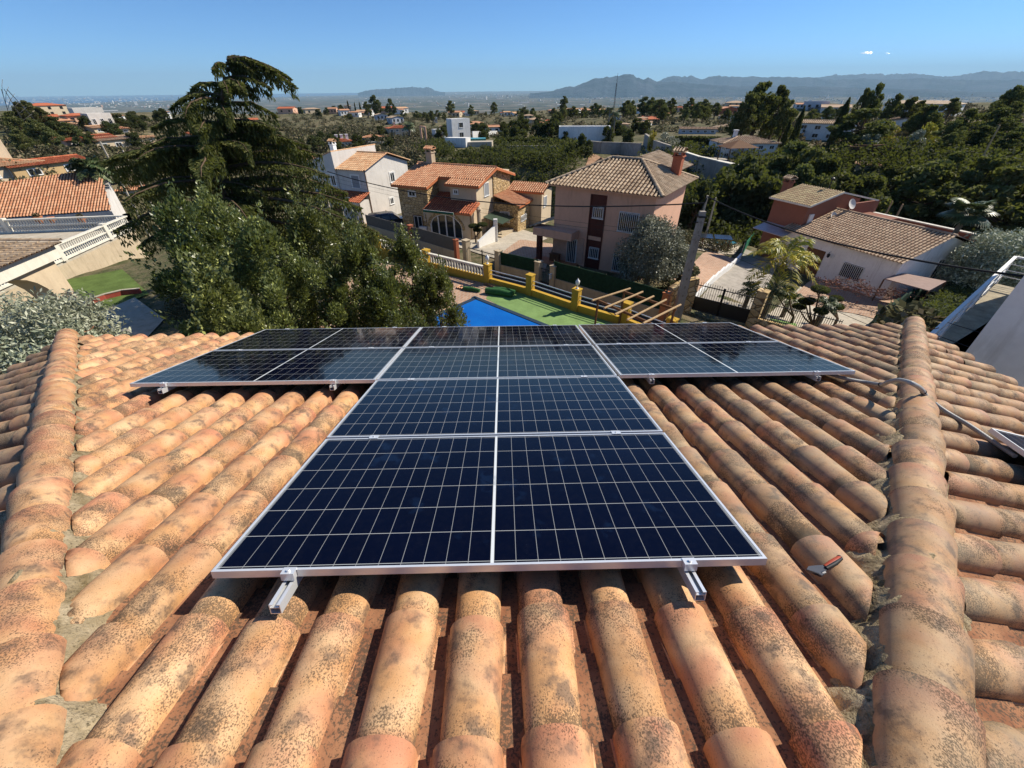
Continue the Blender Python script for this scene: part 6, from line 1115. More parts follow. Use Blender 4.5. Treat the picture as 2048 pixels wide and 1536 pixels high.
palm('fan palm with glossy leaves in front of the dark pines at the right', 1935, 425, 46, 1.7, 30, 402, M['palm_green'], 'fan_palm', True, .8, .18)
palm('date palm beyond the orange roofed house at the left', 180, 332, 70, 2.5, 34, 403, M['palm_green'], leafn=20, lw=.14, tr_=.3)
for i, (x, y, D) in enumerate(((1220, 219, 150), (1231, 226, 140))): palm(['tall thin palm left of the radio mast', 'tall thin palm right beside the radio mast'][i], x, y, D, 1.9, 12, 410 + i, M['palm_green'], 'tall_palm', True, 1.2, .22)
palm('palm with bare trunk beside the orange roofed villa on the far slope', 817, 250, 150, 2.4, 12, 414, M['palm_green'], 'tall_palm', True, 1.5, .25)
for i, (x, y, D, L) in enumerate(((1545, 590, 27, 1.1), (1500, 585, 28, .9), (1655, 610, 27, .8), (1580, 600, 29, .9))): palm(['cycad at the foot of the queen palm', 'cycad left of the queen palm by the drive', 'small cycad by the gravel garden', 'cycad behind the cloud pruned trees'][i], x, y - 6, D, L, 14, 420 + i, M['palm_green'], 'cycad', False, .9, .14, 16, .03)
# cloud pruned trees
def cloudtree(label, px, py, pads, seed):
    b = atg(px, py); r = np.random.default_rng(seed); T = thing('cloud_pruned_tree', label, 'topiary', tuple(b), 'cloud pruned trees in the gravel garden'); m = MB(); hub = b + [0, 0, .5]; m.tube([b - [0, 0, .2], hub], [.09, .07], 7)
    for (x, y, rad) in pads:
        c = atd(x, y, np.hypot(b[0], b[1]) + r.uniform(-.3, .3)); m.tube([hub, (hub + c) / 2 + [0, 0, -.15], c - [0, 0, .08]], [.06, .045, .03], 6, cap=False); cm = MB(); V = blob_pts(r, c, (rad * .93, rad * .93, rad * .36), 1500, .9); V[:, 2] = np.maximum(V[:, 2], c[2] - rad * .16); leafcloud(cm, V, .05, r, .3); th_ = np.linspace(.0, math.pi, 7); ph_ = np.linspace(0, 2 * math.pi, 13)
        Pg = np.array([[c + [rad * .88 * math.sin(t_) * math.cos(p_), rad * .88 * math.sin(t_) * math.sin(p_), max(rad * .32 * math.cos(t_), -rad * .14)] for p_ in ph_] for t_ in th_]); cm.grid(Pg, 0, np.full(Pg.shape, .4)); cm.build('leaf_pad', M['dark'], T, True)
    m.build('branches', M['bark'], T, True)
cloudtree('cloud pruned tree with five leaf pads, nearest the railing', 1618, 668, [(1612, 603, .42), (1641, 579, .5), (1598, 613, .38), (1642, 622, .4), (1620, 600, .3)], 1); cloudtree('cloud pruned tree with two wide pads, right of the other', 1668, 652, [(1670, 612, .52), (1673, 597, .4), (1632, 578, .3)], 2); cloudtree('cloud pruned tree with three small pads by the palm', 1580, 650, [(1578, 577, .3), (1580, 592, .36), (1556, 588, .25)], 3)
# brown pergola roof by the bungalow, leafless vine
b = [atz(x, y, -.9) for x, y in ((1769, 557), (1858, 581), (1893, 562), (1800, 545))]; T = thing('awning_roof', 'brownish sheet roof on posts beside the long bungalow', 'canopy', tuple(b[0] - [0, 0, 2.2])); m = MB(); m.hexa([p - [0, 0, .06] for p in b] + b); m.build('sheet', flat('dusty_pink_sheet', (.30, .2, .17), .7, .2, 0, .2, 3), T)
for p in b: m = MB(); m.tube([p - [0, 0, 2.4], p - [0, 0, .06]], .05, 6); m.build('post', M['wood_dark'], T)
r = np.random.default_rng(55); p0 = atg(1625, 585) + [0, 0, .9]; p1 = atg(1770, 620) + [0, 0, 1.1]; T = thing('leafless_vine', 'leafless reddish grapevine trained along the bungalow terrace', 'vine', tuple(p0)); m = MB(); C = []
for k in range(26):
    a = p0 + (p1 - p0) * r.random() + r.normal(0, .3, 3) * [1, 1, .4]; P = [a]
    for j in range(6): P.append(P[-1] + r.normal(0, .28, 3) * [1.3, 1, .5] + (p1 - p0) * .02)
    m.tube(P, np.linspace(.035, .008, 7), 5, cap=False); C.append(np.array(P))
m.build('branches', flat('vine_bark', (.16, .09, .07), .9), T); cm = MB(); leafcloud(cm, np.repeat(np.concatenate(C), 4, 0) + r.normal(0, .1, (len(C) * 28, 3)), .08, r); cm.build('dry_leaves', flat('dry_vine_leaves', (.22, .09, .06), .8), T)
# green hedge / fence right of the gravel garden and the bright shrub
a, b = atg(1735, 662)[:2], atg(1850, 592)[:2]; T = thing('brushwood_fence', 'sagging green brushwood fence running down beside the gravel garden', 'fence', (*a, gz(*a))); m = MB(); n = 24
for i in range(n): p, q = a + (b - a) * i / n, a + (b - a) * (i + 1) / n; z = gz(*p); m.wall(p, q, .1, z - .3, z + 1.15 + .12 * math.sin(i * 2.1), 0, z - .3, z + 1.15 + .12 * math.sin((i + 1) * 2.1))
m.build('screen', M['green_mesh'], T)
# ================================================================ the far slopes: houses
def fhouse(px, by, wpx, hpx, yaw, wall, roof, kind, label, dr=.8, wins=(3, 1), rise=None, name='house', chim=0, D=None, cat='house'):
    p = atg(px, by) if D is None else np.array([*atd(px, by, D)[:2], atd(px, by, D)[2]]); D = math.hypot(p[0], p[1]); W = wpx * D / 985; H = hpx * D / 1213; z0 = p[2]; u = np.array([p[1], -p[0]]) / D; c, s = math.cos(R(yaw)), math.sin(R(yaw)); u = np.array([u[0] * c - u[1] * s, u[0] * s + u[1] * c]); dp = W * dr
    rs = (0 if kind == 'flat' else .2 * (dp if kind != 'gablefront' else W) * .5 if rise is None else rise); zt = z0 + H - rs; fr = Fr(p[:2] - u * W / 2, u); T = thing(name, label, cat, (p[0], p[1], z0)); m = MB(); fr.box(m, 0, W, 0, dp, z0 - 3, zt)
    if kind == 'gable': m.add([fr.P(W, 0, zt), fr.P(W, dp, zt), fr.P(W, dp / 2, zt + rs)], [(0, 1, 2)]); m.add([fr.P(0, 0, zt), fr.P(0, dp, zt), fr.P(0, dp / 2, zt + rs)], [(0, 1, 2)])
    if kind == 'gablefront': m.add([fr.P(0, 0, zt), fr.P(W, 0, zt), fr.P(W / 2, 0, zt + rs)], [(0, 1, 2)])
    m.build('wall', M[wall], T); o = .35 if kind != 'flat' else .0; rf = MB(); near = D < 175; k_ = dict(sp=.27 if D < 90 else .36, ex=.42 if D < 90 else .6, r=.09 if D < 90 else .125, seg=5 if D < 90 else 3)
    def sl(*q):
        if near: slope(rf, fr, *q, int(px), **k_)
        else: P = [fr.P(*a) for a in q]; rf.add(P, [(0, 1, 2, 3)], 0, [.5, .5, .4]); rf.add([a - [0, 0, .12] for a in P], [(0, 1, 2, 3)], 0)
    e = zt + .02; r_ = zt + rs + .08; L0 = (-o, -o, e); L1 = (W + o, -o, e); L2 = (W + o, dp + o, e); L3 = (-o, dp + o, e)
    if kind == 'hip':
        q = min(dp, W) / 2
        if W >= dp: A_, B_ = (q, dp / 2, r_), (W - q, dp / 2, r_); sl(L0, L1, B_, A_); sl(L2, L3, A_, B_); sl(L1, L2, B_, B_); sl(L3, L0, A_, A_)
        else: A_, B_ = (W / 2, q, r_), (W / 2, dp - q, r_); sl(L0, L1, A_, A_); sl(L2, L3, B_, B_); sl(L1, L2, B_, A_); sl(L3, L0, A_, B_)
        if near: [capline(rf, fr.P(*a) + [0, 0, .02], fr.P(*b) + [0, 0, .02], .14) for a, b in ((L0, A_), (L1, B_ if W >= dp else A_), (A_, B_), (L2, B_))]
    elif kind == 'gable': sl(L0, L1, (W + o, dp / 2, r_), (-o, dp / 2, r_)); sl(L2, L3, (-o, dp / 2, r_), (W + o, dp / 2, r_)); capline(rf, fr.P(-o, dp / 2, r_), fr.P(W + o, dp / 2, r_), .14)
    elif kind == 'gablefront': sl(L3, L0, (W / 2, -o, r_), (W / 2, dp + o, r_)); sl(L1, L2, (W / 2, dp + o, r_), (W / 2, -o, r_)); capline(rf, fr.P(W / 2, -o, r_), fr.P(W / 2, dp, r_), .14)
    elif kind == 'shed': sl(L0, L1, (W + o, dp + o, r_ + rs), (-o, dp + o, r_ + rs))
    if kind == 'flat':
        for a in ((0, W, 0, .25), (0, W, dp - .25, dp), (0, .25, .25, dp - .25), (W - .25, W, .25, dp - .25)): fr.box(rf, a[0], a[1], a[2], a[3], zt, zt + .4)
        rf.build('parapet', M[wall], T)
    else: rf.build('roof', [M[roof], M['t_under']], T)
    nc, nr = wins; fl = (zt - z0) / max(nr, 1)
    for j in range(nr):
        for i in range(nc):
            w_ = min(1.3, W / nc * .42); h_ = min(1.3, fl * .5); opening_far(T, fr, (i + .5) * W / nc, z0 + fl * (j + .52), w_, h_, 'f', 0, near)
    for j in range(nr):
        if dp > 4: opening_far(T, fr, dp * .4, z0 + fl * (j + .52), 1.0, min(1.2, fl * .5), 'r', W, near); opening_far(T, fr, dp * .6, z0 + fl * (j + .52), 1.0, min(1.2, fl * .5), 'l', 0, near)
    for i in range(chim): m = MB(); fr.box(m, W * (.3 + .25 * i), W * (.3 + .25 * i) + .6, dp * .5, dp * .5 + .6, zt, zt + rs + 1.0); fr.box(m, W * (.3 + .25 * i) - .1, W * (.3 + .25 * i) + .7, dp * .5 - .1, dp * .5 + .7, zt + rs + 1.0, zt + rs + 1.15); m.build('chimney', M[wall], T)
    return T, fr, W, dp, z0, zt
def opening_far(T, fr, c, z, w, h, face, at, near):
    if near and face in 'frl': return opening(T, fr, face, c, z, w, h, 'sash' , 'white', wall_at=at)
    m = MB(); (fr.box(m, c - w / 2, c + w / 2, at - .05, at, z - h / 2, z + h / 2) if face == 'f' else fr.box(m, at, at + .05, c - w / 2, c + w / 2, z - h / 2, z + h / 2) if face == 'r' else fr.box(m, at - .05, at, c - w / 2, c + w / 2, z - h / 2, z + h / 2)); return m.build('window', M['glass'], T)
W_, C_, G_, Pk = 'stucco_white', 'stucco_cream', 'stucco_grey', 'stucco_pink'
M['blue_grey'] = flat('pale_blue_grey_render', (.50, .52, .56), .85, .2, 0, .12, 1)
FH_ = [
 (607, 212, 14, 10, 20, W_, 'town', 'flat', 'small white cube house at the left end of the hilltop row'), (624, 225, 18, 13, 30, W_, 't_tan', 'gable', 'white gabled house below the white cube on the hilltop'),
 (655, 215, 26, 9, 10, Pk, 't_red', 'hip', 'wide red roofed house on the hilltop'), (665, 228, 17, 12, -15, Pk, 't_orange', 'gable', 'orange roofed house below the wide red roof on the hilltop'), (684, 217, 20, 10, 15, W_, 't_tan', 'flat', 'white flat roofed house right of the red roof on the hilltop'),
 (692, 231, 18, 12, 20, W_, 't_orange', 'gable', 'white house with orange roof above the yellow awning'), (697, 236, 15, 4, 0, 'stucco_yellow', 't_yel', 'flat', 'long low bright yellow canopy on the grassy hill crest'), (736, 222, 13, 10, 25, W_, 't_tan', 'gable', 'white house among the hilltop pines'),
 (730, 231, 14, 7, 0, C_, 't_orange', 'hip', 'tiny cream house with orange roof on the hill crest'), (765, 240, 22, 13, 15, 'blue_grey', 't_old', 'gablefront', 'blue grey gabled house right of the grassy hill'), (797, 247, 26, 15, 30, 'blue_grey', 't_old', 'gablefront', 'larger lilac grey gabled house right of the grassy hill'),
 (688, 298, 40, 18, 12, W_, 't_red', 'hip', 'white house with bright orange hip roof and three chimneys in the valley', .8, (3, 1), None, 'house', 3), (743, 284, 34, 12, -10, C_, 't_orange', 'hip', 'low cream house with peach hip roof beside the green screen'),
 (802, 274, 44, 21, 12, C_, 't_red', 'hip', 'cream villa with terracotta roof and arched porch below the ridge', .6, (4, 2), None, 'house', 1), (772, 280, 8, 6, 0, W_, 't_red', 'gable', 'little annex with red roof left of the cream villa'),
 (882, 277, 22, 16, 25, W_, 'town', 'flat', 'low white wing left of the white cube villa'), (924, 280, 42, 42, 28, W_, 'town', 'flat', 'tall white cube villa on the far slope', .55, (1, 2)), (1001, 269, 58, 19, 8, W_, 't_orange', 'gable', 'long white bungalow with peach roof right of the white cube villa', .35, (4, 1)),
 (908, 235, 24, 13, -20, C_, 't_orange', 'gable', 'cream house with orange gable above the white cube villa'), (934, 232, 13, 6, 0, W_, 'town', 'flat', 'low white box right of the orange gable'), (951, 230, 16, 10, 20, C_, 't_tan', 'hip', 'cream house with tan roof on the middle ridge'), (1012, 233, 19, 10, 10, W_, 't_red', 'hip', 'white house with red roof on the middle ridge'),
 (871, 246, 9, 10, 10, G_, 'town', 'flat', 'small grey tower house left of the white cube villa'), (1167, 288, 104, 34, 4, W_, 'town', 'flat', 'long modern white building with a flat roof above the ravine', .25, (0, 0)), (1283, 257, 34, 14, -5, W_, 't_tan', 'gable', 'white house with tan roof below the pines', .5), (1300, 246, 32, 10, 10, Pk, 't_red', 'hip', 'red roofed house tucked under the pines'),
 (1167, 224, 36, 7, 8, C_, 't_orange', 'hip', 'wide peach roofed house among the pines of the ridge'), (1103, 226, 14, 7, 0, Pk, 't_orange', 'hip', 'orange roofed house left of the wide peach roof'), (1114, 246, 13, 12, 10, Pk, 'town', 'flat', 'small pink tower house behind the long white building'), (1093, 258, 24, 14, 5, Pk, 't_orange', 'gable', 'pink house with orange roof left of the long white building'), (1242, 214, 16, 6, 10, W_, 'town', 'flat', 'white modern house on the ridge beside the radio mast'),
 (1493, 318, 100, 40, 24, W_, 't_tan', 'hip', 'big white villa with tan hip roof above the curved grey wall', .75, (5, 2), None, 'house', 1), (1395, 268, 66, 12, 10, 'blue_grey', 't_tan', 'gable', 'long low house with pale blue front and terracotta ridge', .3, (5, 1)), (1457, 232, 28, 17, 25, 'brick_red', 't_orange', 'gablefront', 'red brick gabled house beside the big pine'), (1456, 245, 24, 15, 25, W_, 't_tan', 'gablefront', 'white gabled house under the red brick one'),
 (1472, 212, 32, 9, 10, C_, 't_tan', 'hip', 'tan roofed house on the ridge left of the big pine'), (1452, 264, 50, 13, -8, G_, 't_old', 'hip', 'low house with a grey brown hip roof above the villa'), (1640, 281, 84, 34, -6, W_, 't_old', 'gable', 'long white two storey house with brown roof behind the trees', .4, (4, 2)), (1602, 217, 18, 9, 20, W_, 't_orange', 'gable', 'small orange roofed house by the cypress'),
 (1631, 221, 34, 14, 10, 'blue_grey', 't_tan', 'flat', 'pale flat roofed house by the cypress'), (1669, 225, 42, 13, 5, G_, 't_tan', 'gable', 'house with a wide tan roof at the foot of the poplars'), (1658, 244, 22, 12, 10, W_, 't_old', 'flat', 'white block below the wide tan roof'), (1828, 236, 92, 27, -12, W_, 't_old', 'hip', 'large white two storey villa on the right ridge', .4, (7, 2)), (1802, 263, 42, 20, 15, W_, 't_tan', 'gablefront', 'white gabled house below the large villa'),
 (1735, 314, 60, 12, 5, 'wood_dark', 't_old', 'flat', 'low brown building behind the ravine pines', .3, (0, 0)), (1736, 337, 34, 7, 5, C_, 't_peach', 'shed', 'small shed with a peach roof among the pines', .4, (0, 0)), (1946, 312, 14, 9, 10, W_, 'town', 'flat', 'small white hut among the right hand pines', .6, (0, 0)),
 (108, 232, 42, 19, 22, C_, 't_red', 'hip', 'cream house with red roof above the pines of the left hill', .7, (3, 2)), (170, 249, 34, 17, 20, Pk, 't_red', 'hip', 'salmon house with a deep red roof on the left hill', .7, (3, 1)), (190, 246, 36, 22, 12, G_, 'town', 'flat', 'modern grey house on the left hill'), (213, 258, 30, 22, 20, G_, 't_old', 'flat', 'sloping grey house with white gable end on the left hill'),
 (195, 302, 66, 24, 22, Pk, 't_red', 'gable', 'pink house with a maroon roof above the winding road', .6, (3, 1)), (245, 303, 60, 24, 24, C_, 't_tan', 'gable', 'cream house with brown tile roofs beside the pink one', .6, (3, 1)), (238, 268, 30, 10, 5, C_, 't_orange', 'hip', 'orange roofed cream house among the trees at the left')]
for f in FH_: fhouse(*f)
rh = np.random.default_rng(61)
for k in range(46):
    x = rh.uniform(560, 1500); y = rh.uniform(226, 262) if 850 < x < 1300 else rh.uniform(218, 236); T_ = fhouse(x, y, rh.uniform(13, 30), rh.uniform(7, 13), rh.uniform(-30, 35), [W_, C_, Pk, W_][k % 4], ['t_orange', 't_tan', 't_red', 't_peach'][k % 4], ['hip', 'gable', 'hip', 'gable'][(k // 2) % 4], 'small tile roofed house among the gardens of the far ridge', rh.uniform(.5, .9), (2, 1))[0]; T_['group'] = 'small houses of the far ridge'
for k in range(26):
    x = rh.uniform(60, 560); y = rh.uniform(214, 300); T_ = fhouse(x, y, rh.uniform(16, 34) if y > 240 else rh.uniform(12, 20), rh.uniform(8, 14), rh.uniform(0, 40), [W_, C_, Pk, C_][k % 4], ['t_orange', 't_red', 't_tan', 't_peach'][k % 4], ['hip', 'gable'][k % 2], 'small tile roofed house scattered over the left hand hills', rh.uniform(.5, .9), (2, 1))[0]; T_['group'] = 'small houses of the left hills'
# white garden walls, retaining walls, hedges of the far slope
def fwall(name, label, pts_, h, mat_, th=.35, D=None, cat='wall', drop=1.5, top=None):
    P = [atg(*p) for p in pts_]; T = thing(name, label, cat, tuple(P[0])); m = MB()
    for a, b in zip(P[:-1], P[1:]): m.wall(a, b, th, a[2] - drop, a[2] + h, 0, b[2] - drop, b[2] + h)
    m.build('wall_panel', M[mat_], T)
    if top:
        m = MB()
        for a, b in zip(P[:-1], P[1:]): m.wall(a, b, th + .1, a[2] + h, a[2] + h + .12, 0, b[2] + h, b[2] + h + .12)
        m.build('coping', M[top], T)
    return T
fwall('garden_wall', 'white wall of the terrace right of the cube villa', [(945, 275), (994, 273)], 1.7, 'stucco_white'); fwall('retaining_wall', 'white retaining wall under the cube villa', [(896, 293), (937, 294)], 1.9, 'stucco_white', 2.0); fwall('retaining_wall', 'stone wall holding the raised green pool', [(937, 293), (985, 292)], 1.0, 'concrete_pale', 3.0)
p = atg(955, 287); m = MB(); m.box(p + [0, 0, .9], (4.2, 3.0, .5), .1); tag(m.build('raised_pool', flat('green_pool_water', (.06, .3, .22), .2, .5), None, loc=p), 'raised pool with green water below the cube villa', 'swimming pool')
fwall('garden_wall', 'long whitewashed wall under the dark clipped hedge', [(1015, 303), (1060, 303), (1110, 304)], 1.1, 'concrete_pale'); fwall('concrete_wall', 'stained concrete wall above the dirt building plot', [(1176, 305), (1200, 307), (1240, 308), (1278, 311)], 1.9, 'concrete', top='concrete_pale'); fwall('retaining_wall', 'tall pale retaining wall on the right of the steep road', [(1288, 290), (1305, 305), (1322, 314), (1337, 320)], 2.2, 'concrete', .5); fwall('garden_wall', 'white stepped wall between the hedge and the villa yard', [(1337, 306), (1385, 307), (1434, 308)], 1.3, 'stucco_white')
fwall('retaining_wall', 'curved grey stone retaining wall below the villa terrace', [(1352, 338), (1390, 350), (1425, 360), (1478, 372)], 2.6, 'concrete', 1.0, drop=3, top='white_stone'); fwall('garden_wall', 'brown wall behind the yellow flowering trees', [(1700, 312), (1735, 314), (1760, 312)], 1.6, 'wood_dark')
fwall('green_screen', 'bright green screen along the tennis court in the valley', [(750, 284), (793, 285)], 1.3, 'green_mesh', .1, cat='fence'); fwall('garden_wall', 'pale wall under the green screen in the valley', [(725, 289), (770, 291)], .8, 'white_stone')
def hedge(label, pts_, h, w, seed, mat_='dark'):
    P = [atg(*p) for p in pts_]; g = np.random.default_rng(seed); m = MB(); C = []
    for a, b in zip(P[:-1], P[1:]): n = int(np.linalg.norm(b - a) * h * (90 if a[1] > 60 else 420)); t_ = g.random(n)[:, None]; q = a + (b - a) * t_; q[:, 2] += g.random(n) * h; q[:, :2] += g.uniform(-w / 2, w / 2, (n, 2)); C.append(q)
    leafcloud(m, np.concatenate(C), .3 if P[0][1] > 60 else .12, g); 
    for a, b in zip(P[:-1], P[1:]): m.wall(a, b, w * .6, a[2] - .5, a[2] + h * .85, 0, b[2] - .5, b[2] + h * .85)
    tag(m.build('hedge', M[mat_], None, loc=P[0]), label, 'hedge')
hedge('dark clipped hedge left of the long modern white building', [(1015, 295), (1060, 296), (1112, 297)], 1.9, 1.2, 1); hedge('dark green hedge screening the yard above the white stepped wall', [(1342, 296), (1385, 297), (1434, 298)], 2.2, 1.0, 2); hedge('dark hedge in the shade below the balcony on the right', [(1840, 655), (1900, 610), (1950, 560)], 1.4, 1.4, 3)
p = atg(1474, 327); fr = Fr(p[:2] - [2, .6], (1, .1)); T = thing('gazebo', 'dark wooden gazebo on the villa terrace', 'gazebo', tuple(p)); m = MB(); z = p[2] + 3.6
for a, b in ((0, 0), (4.2, 0), (0, 3.2), (4.2, 3.2)): m.tube([fr.P(a, b, z - 4.2), fr.P(a, b, z - 1.3)], .09, 6)
o_p = m.build('posts', M['wood_dark'], T); m = MB(); c = [fr.P(*k, z - 1.3) for k in ((-.5, -.5), (4.7, -.5), (4.7, 3.7), (-.5, 3.7))]; m.add(c + [fr.P(2.1, 1.6, z - .3)], [(0, 1, 4), (1, 2, 4), (2, 3, 4), (3, 0, 4)]); m.build('roof', M['wood_dark'], T)
p = [atg(*q) for q in ((844, 282), (853, 283))]; T = thing('entrance_arch', 'pinkish entrance frame with two tall posts right of the cream villa', 'archway', tuple(p[0])); m = MB()
for q in p: m.box(q + [0, 0, 1.2], (.5, .5, 5), 0)
m.beam(p[0] + [0, 0, 3.6], p[1] + [0, 0, 3.6], .5, .4); m.build('frame', M['stucco_pink'], T)
# radio masts
p = atd(1236, 146, 95); g0 = gz(p[0], p[1]); T = thing('radio_mast', 'thin lattice radio mast rising above the mountains', 'radio mast', (p[0], p[1], g0)); m = MB()
for k in range(3): a = k * 2.09; m.tube([[p[0] + .16 * math.cos(a), p[1] + .16 * math.sin(a), g0 - 1], [p[0] + .1 * math.cos(a), p[1] + .1 * math.sin(a), p[2] - 1.5]], .022, 4)
for k in range(22): z = g0 + (p[2] - g0) * k / 23; m.tube([[p[0] - .15, p[1], z], [p[0] + .15, p[1] + .1, z + .4], [p[0] - .14, p[1], z + .8]], .014, 4, cap=False)
m.tube([[p[0], p[1], p[2] - 2], p], .02, 4); m.build('lattice', M['iron'], T)
p = atd(8, 178, 160); g0 = gz(p[0], p[1]); T = thing('pylon', 'faint lattice pylon at the far left above the pines', 'pylon', (p[0], p[1], g0)); m = MB()
for a, b in ((-1, -1), (1, -1), (1, 1), (-1, 1)): m.tube([[p[0] + a * 2, p[1] + b * 2, g0], [p[0] + a * .3, p[1] + b * .3, p[2]]], .07, 4)
for k in range(7): w = 2 - 1.7 * k / 7; z = g0 + (p[2] - g0) * k / 7; m.tube([[p[0] - w, p[1] - w, z], [p[0] + w * .85, p[1] - w, z + 1.8], [p[0] + w * .7, p[1] + w, z + 3]], .04, 4, cap=False)
m.build('lattice', M['iron'], T)
for lb, x, y, D, ln in (('leaning wooden pole in front of the pink house on the left', 200, 283, 60, 0), ('curved wooden pole left of the cedar', 245, 300, 58, .3), ('wooden pole lying low in the right hand pines', 2000, 250, 75, .5), ('pale wooden pole behind the brown house parapet', 1785, 402, 56, 0), ('second pale pole right of it behind the parapet', 1806, 408, 56, 0), ('short lamp pole among the ravine shrubs', 1432, 395, 50, 0)):
    p = atd(x, y, D); z0 = min(gz(*p[:2]), p[2] - 2); m = MB(); m.tube([[p[0] + ln, p[1], z0], p], [.12, .07], 6); tag(m.build('wooden_pole', M['wood'] if x > 1500 else M['concrete_pale'], None, loc=(p[0], p[1], z0)), lb, 'pole')
# road up the far slope, bare building plot with spoil heaps
def mat_soil():
    t = NT('bare_red_soil'); o = t.co(); n = t.noise(o, .5, 5, .7); t.bump(n, .8, .2); return t.fin(t.mix(t.ramp(n, .4, .65), (.42, .26, .16), (.26, .15, .09)), .95, .1)
M['soil'] = mat_soil(); gsheet('road', [(1290, 296), (1316, 296), (1345, 322), (1300, 335)], M['concrete'], .12); gsheet('bare_soil', [(1170, 335), (1275, 345), (1310, 318), (1180, 308)], M['soil'], .15, sub=16); gsheet('yard', [(1360, 332), (1480, 352), (1450, 318), (1350, 312)], M['concrete'], .1)
for lb, x, y, s_ in (('dark spoil heap on the bare plot, left one', 1200, 332, 1.0), ('dark spoil heap on the bare plot beside the mast foot', 1232, 333, 1.3)):
    q = atg(x, y); m = MB(); g = np.random.default_rng(x); ph = np.linspace(0, 2 * math.pi, 25); rr_ = np.linspace(0, 1, 9); P = np.array([[q + [2.6 * s_ * r_ * math.cos(a), 1.8 * s_ * r_ * math.sin(a), 1.3 * s_ * (1 - r_) ** 1.1 * (1 + .2 * math.sin(4 * a + x)) - .1] for a in ph] for r_ in rr_]); m.grid(P); tag(m.build('spoil_heap', flat('dark_spoil', (.11, .07, .05), .95), None, True, loc=q), lb, 'earth heap')
# ---- left: long tiled roof, orange roofed houses
def block(label, e0, e1, r0, r1, ze, zr, wall, roof, name='house', zb=None, seed=0, trim=None, sp=.27):
    """a mono pitch tiled block given the plan ends of eave and ridge"""
    A, B, C__, D__ = [np.array([*p[:2], z]) for p, z in ((e0, ze), (e1, ze), (r1, zr), (r0, zr))]; zb = gz(*A[:2]) - 2 if zb is None else zb; T = thing(name, label, 'house', (A[0], A[1], zb)); m = MB(); m.hexa([np.array([*p[:2], zb]) for p in (A, B, C__, D__)] + [p - [0, 0, .12] for p in (A, B, C__, D__)]); m.build('wall', M[wall], T)
    a = unit(B - A); v = D__ - A; b = -unit(v - a * (v @ a)); rf = MB(); poly = [((q - A) @ a, (q - A) @ b) for q in (A, B, C__, D__)]; tiled(rf, A, a, b, poly, sp, .42, sp * .34, 5, seed); rf.build('roof', [M[roof], M['t_under']], T)
    if trim: m = MB(); m.beam(A - [0, 0, .12], B - [0, 0, .12], .1, .16); m.beam(B - [0, 0, .12], C__ - [0, 0, .12], .1, .16); m.build('fascia', M[trim], T)
    return T
block('long house with a broad terracotta tiled roof behind the terrace balustrade', atz(-160, 448, -.2), atz(222, 420, -.2), atz(-160, 387, 1.9), atz(215, 358, 1.9), -.2, 1.9, 'stucco_grey', 't_orange', seed=21, zb=-6)
T_ = block('orange roofed house with ochre gable behind the long tiled roof', atz(75, 333, 1.0), atz(62, 336, 1.0), atz(110, 318, 1.9), atz(72, 316, 1.9), 1.0, 1.9, 'stucco_yellow', 't_red', seed=22)
fhouse(115, 352, 92, 26, 24, 'ochre_far', 't_red', 'gable', 'ochre walled house with a bright orange roof at the left', .5, (2, 1)); fhouse(20, 362, 100, 32, 28, 'stucco_cream', 't_peach', 'hip', 'cream house with peach tiled roof and skylights at the left edge', .8, (4, 1)); fhouse(-12, 348, 60, 44, 20, 'stucco_cream', 't_tan', 'flat', 'tall cream house cut by the left edge', .8, (1, 2))
fhouse(235, 360, 50, 16, 10, 'beige', 'town', 'flat', 'pale flat roofed building half hidden by the cedar', .5, (1, 1)); fhouse(258, 388, 40, 9, -15, 'white_stone', 't_orange', 'gable', 'small building with terracotta roof left of the cedar', .6, (0, 0)); fhouse(633, 336, 34, 22, 20, W_, 't_peach', 'gable', 'white outbuilding just left of the white house', .7, (1, 1))
# ================================================================ trees and scrub of the slopes
def many(pool, spots, label, group, D=None, wide=1.0):
    for s in spots: put(pool, s[0], s[1], s[2], None, label, group, wide=wide * (s[3] if len(s) > 3 else 1))
rs_ = np.random.default_rng(17)
def scatter(pool, x0, x1, ybase, D0, D1, h0, h1, n, label, group, wide=1.0):
    for _ in range(int(n * (.8 if D0 > 100 else .85))): px = rs_.uniform(x0, x1); D = rs_.uniform(D0, D1); q = atgd(px, D); pr = pool[rs_.integers(len(pool))]; h = rs_.uniform(h0, h1) * (.58 if pool is pines else .68); base = {id(pines): 10, id(rounds): 6, id(cypr): 9, id(bushes): 2.4, id(olivs): 4.5, id(yels): 4.0}[id(pool)]; s = h / base; w = s * wide * rs_.uniform(.9, 1.25); pr.put((q[0], q[1], q[2] - .15), rs_.uniform(0, 6.28), (w, w, s), label, group)
many(pines, [(1505, 186, 104, .75), (1536, 164, 108, .85), (1570, 170, 112, .7), (1585, 200, 108, .7)], 'tall dark pine of the clump by the tan roofed villa', 'tall pines right of the villa')
many(pines, [(1738, 176, 128, .5), (1764, 166, 130, .55)], 'spiky dark pine standing against the mountains above the umbrella pine', 'pines against the mountains'); many(pines, [(1800, 187, 150, .7), (1828, 193, 152, .9)], 'rounded pine left of the large white villa', 'pines left of the large villa'); put(pines, 1738, 214, 100, None, 'broad umbrella pine in front of the two spiky pines', None, wide=1.6)['group'] = 'umbrella pine'
many(cypr, [(1700, 195, 112, 1.1), (1610, 212, 104, .9), (1583, 236, 98, .9)], 'slender cypress near the long white house with the brown roof', 'cypresses by the brown roof'); many(cypr, [(694, 200, 440, 1.2), (708, 204, 440, 1), (718, 203, 440, 1), (1322, 198, 300, 1)], 'thin cypress on the skyline of the far ridge', 'cypresses on the ridge')
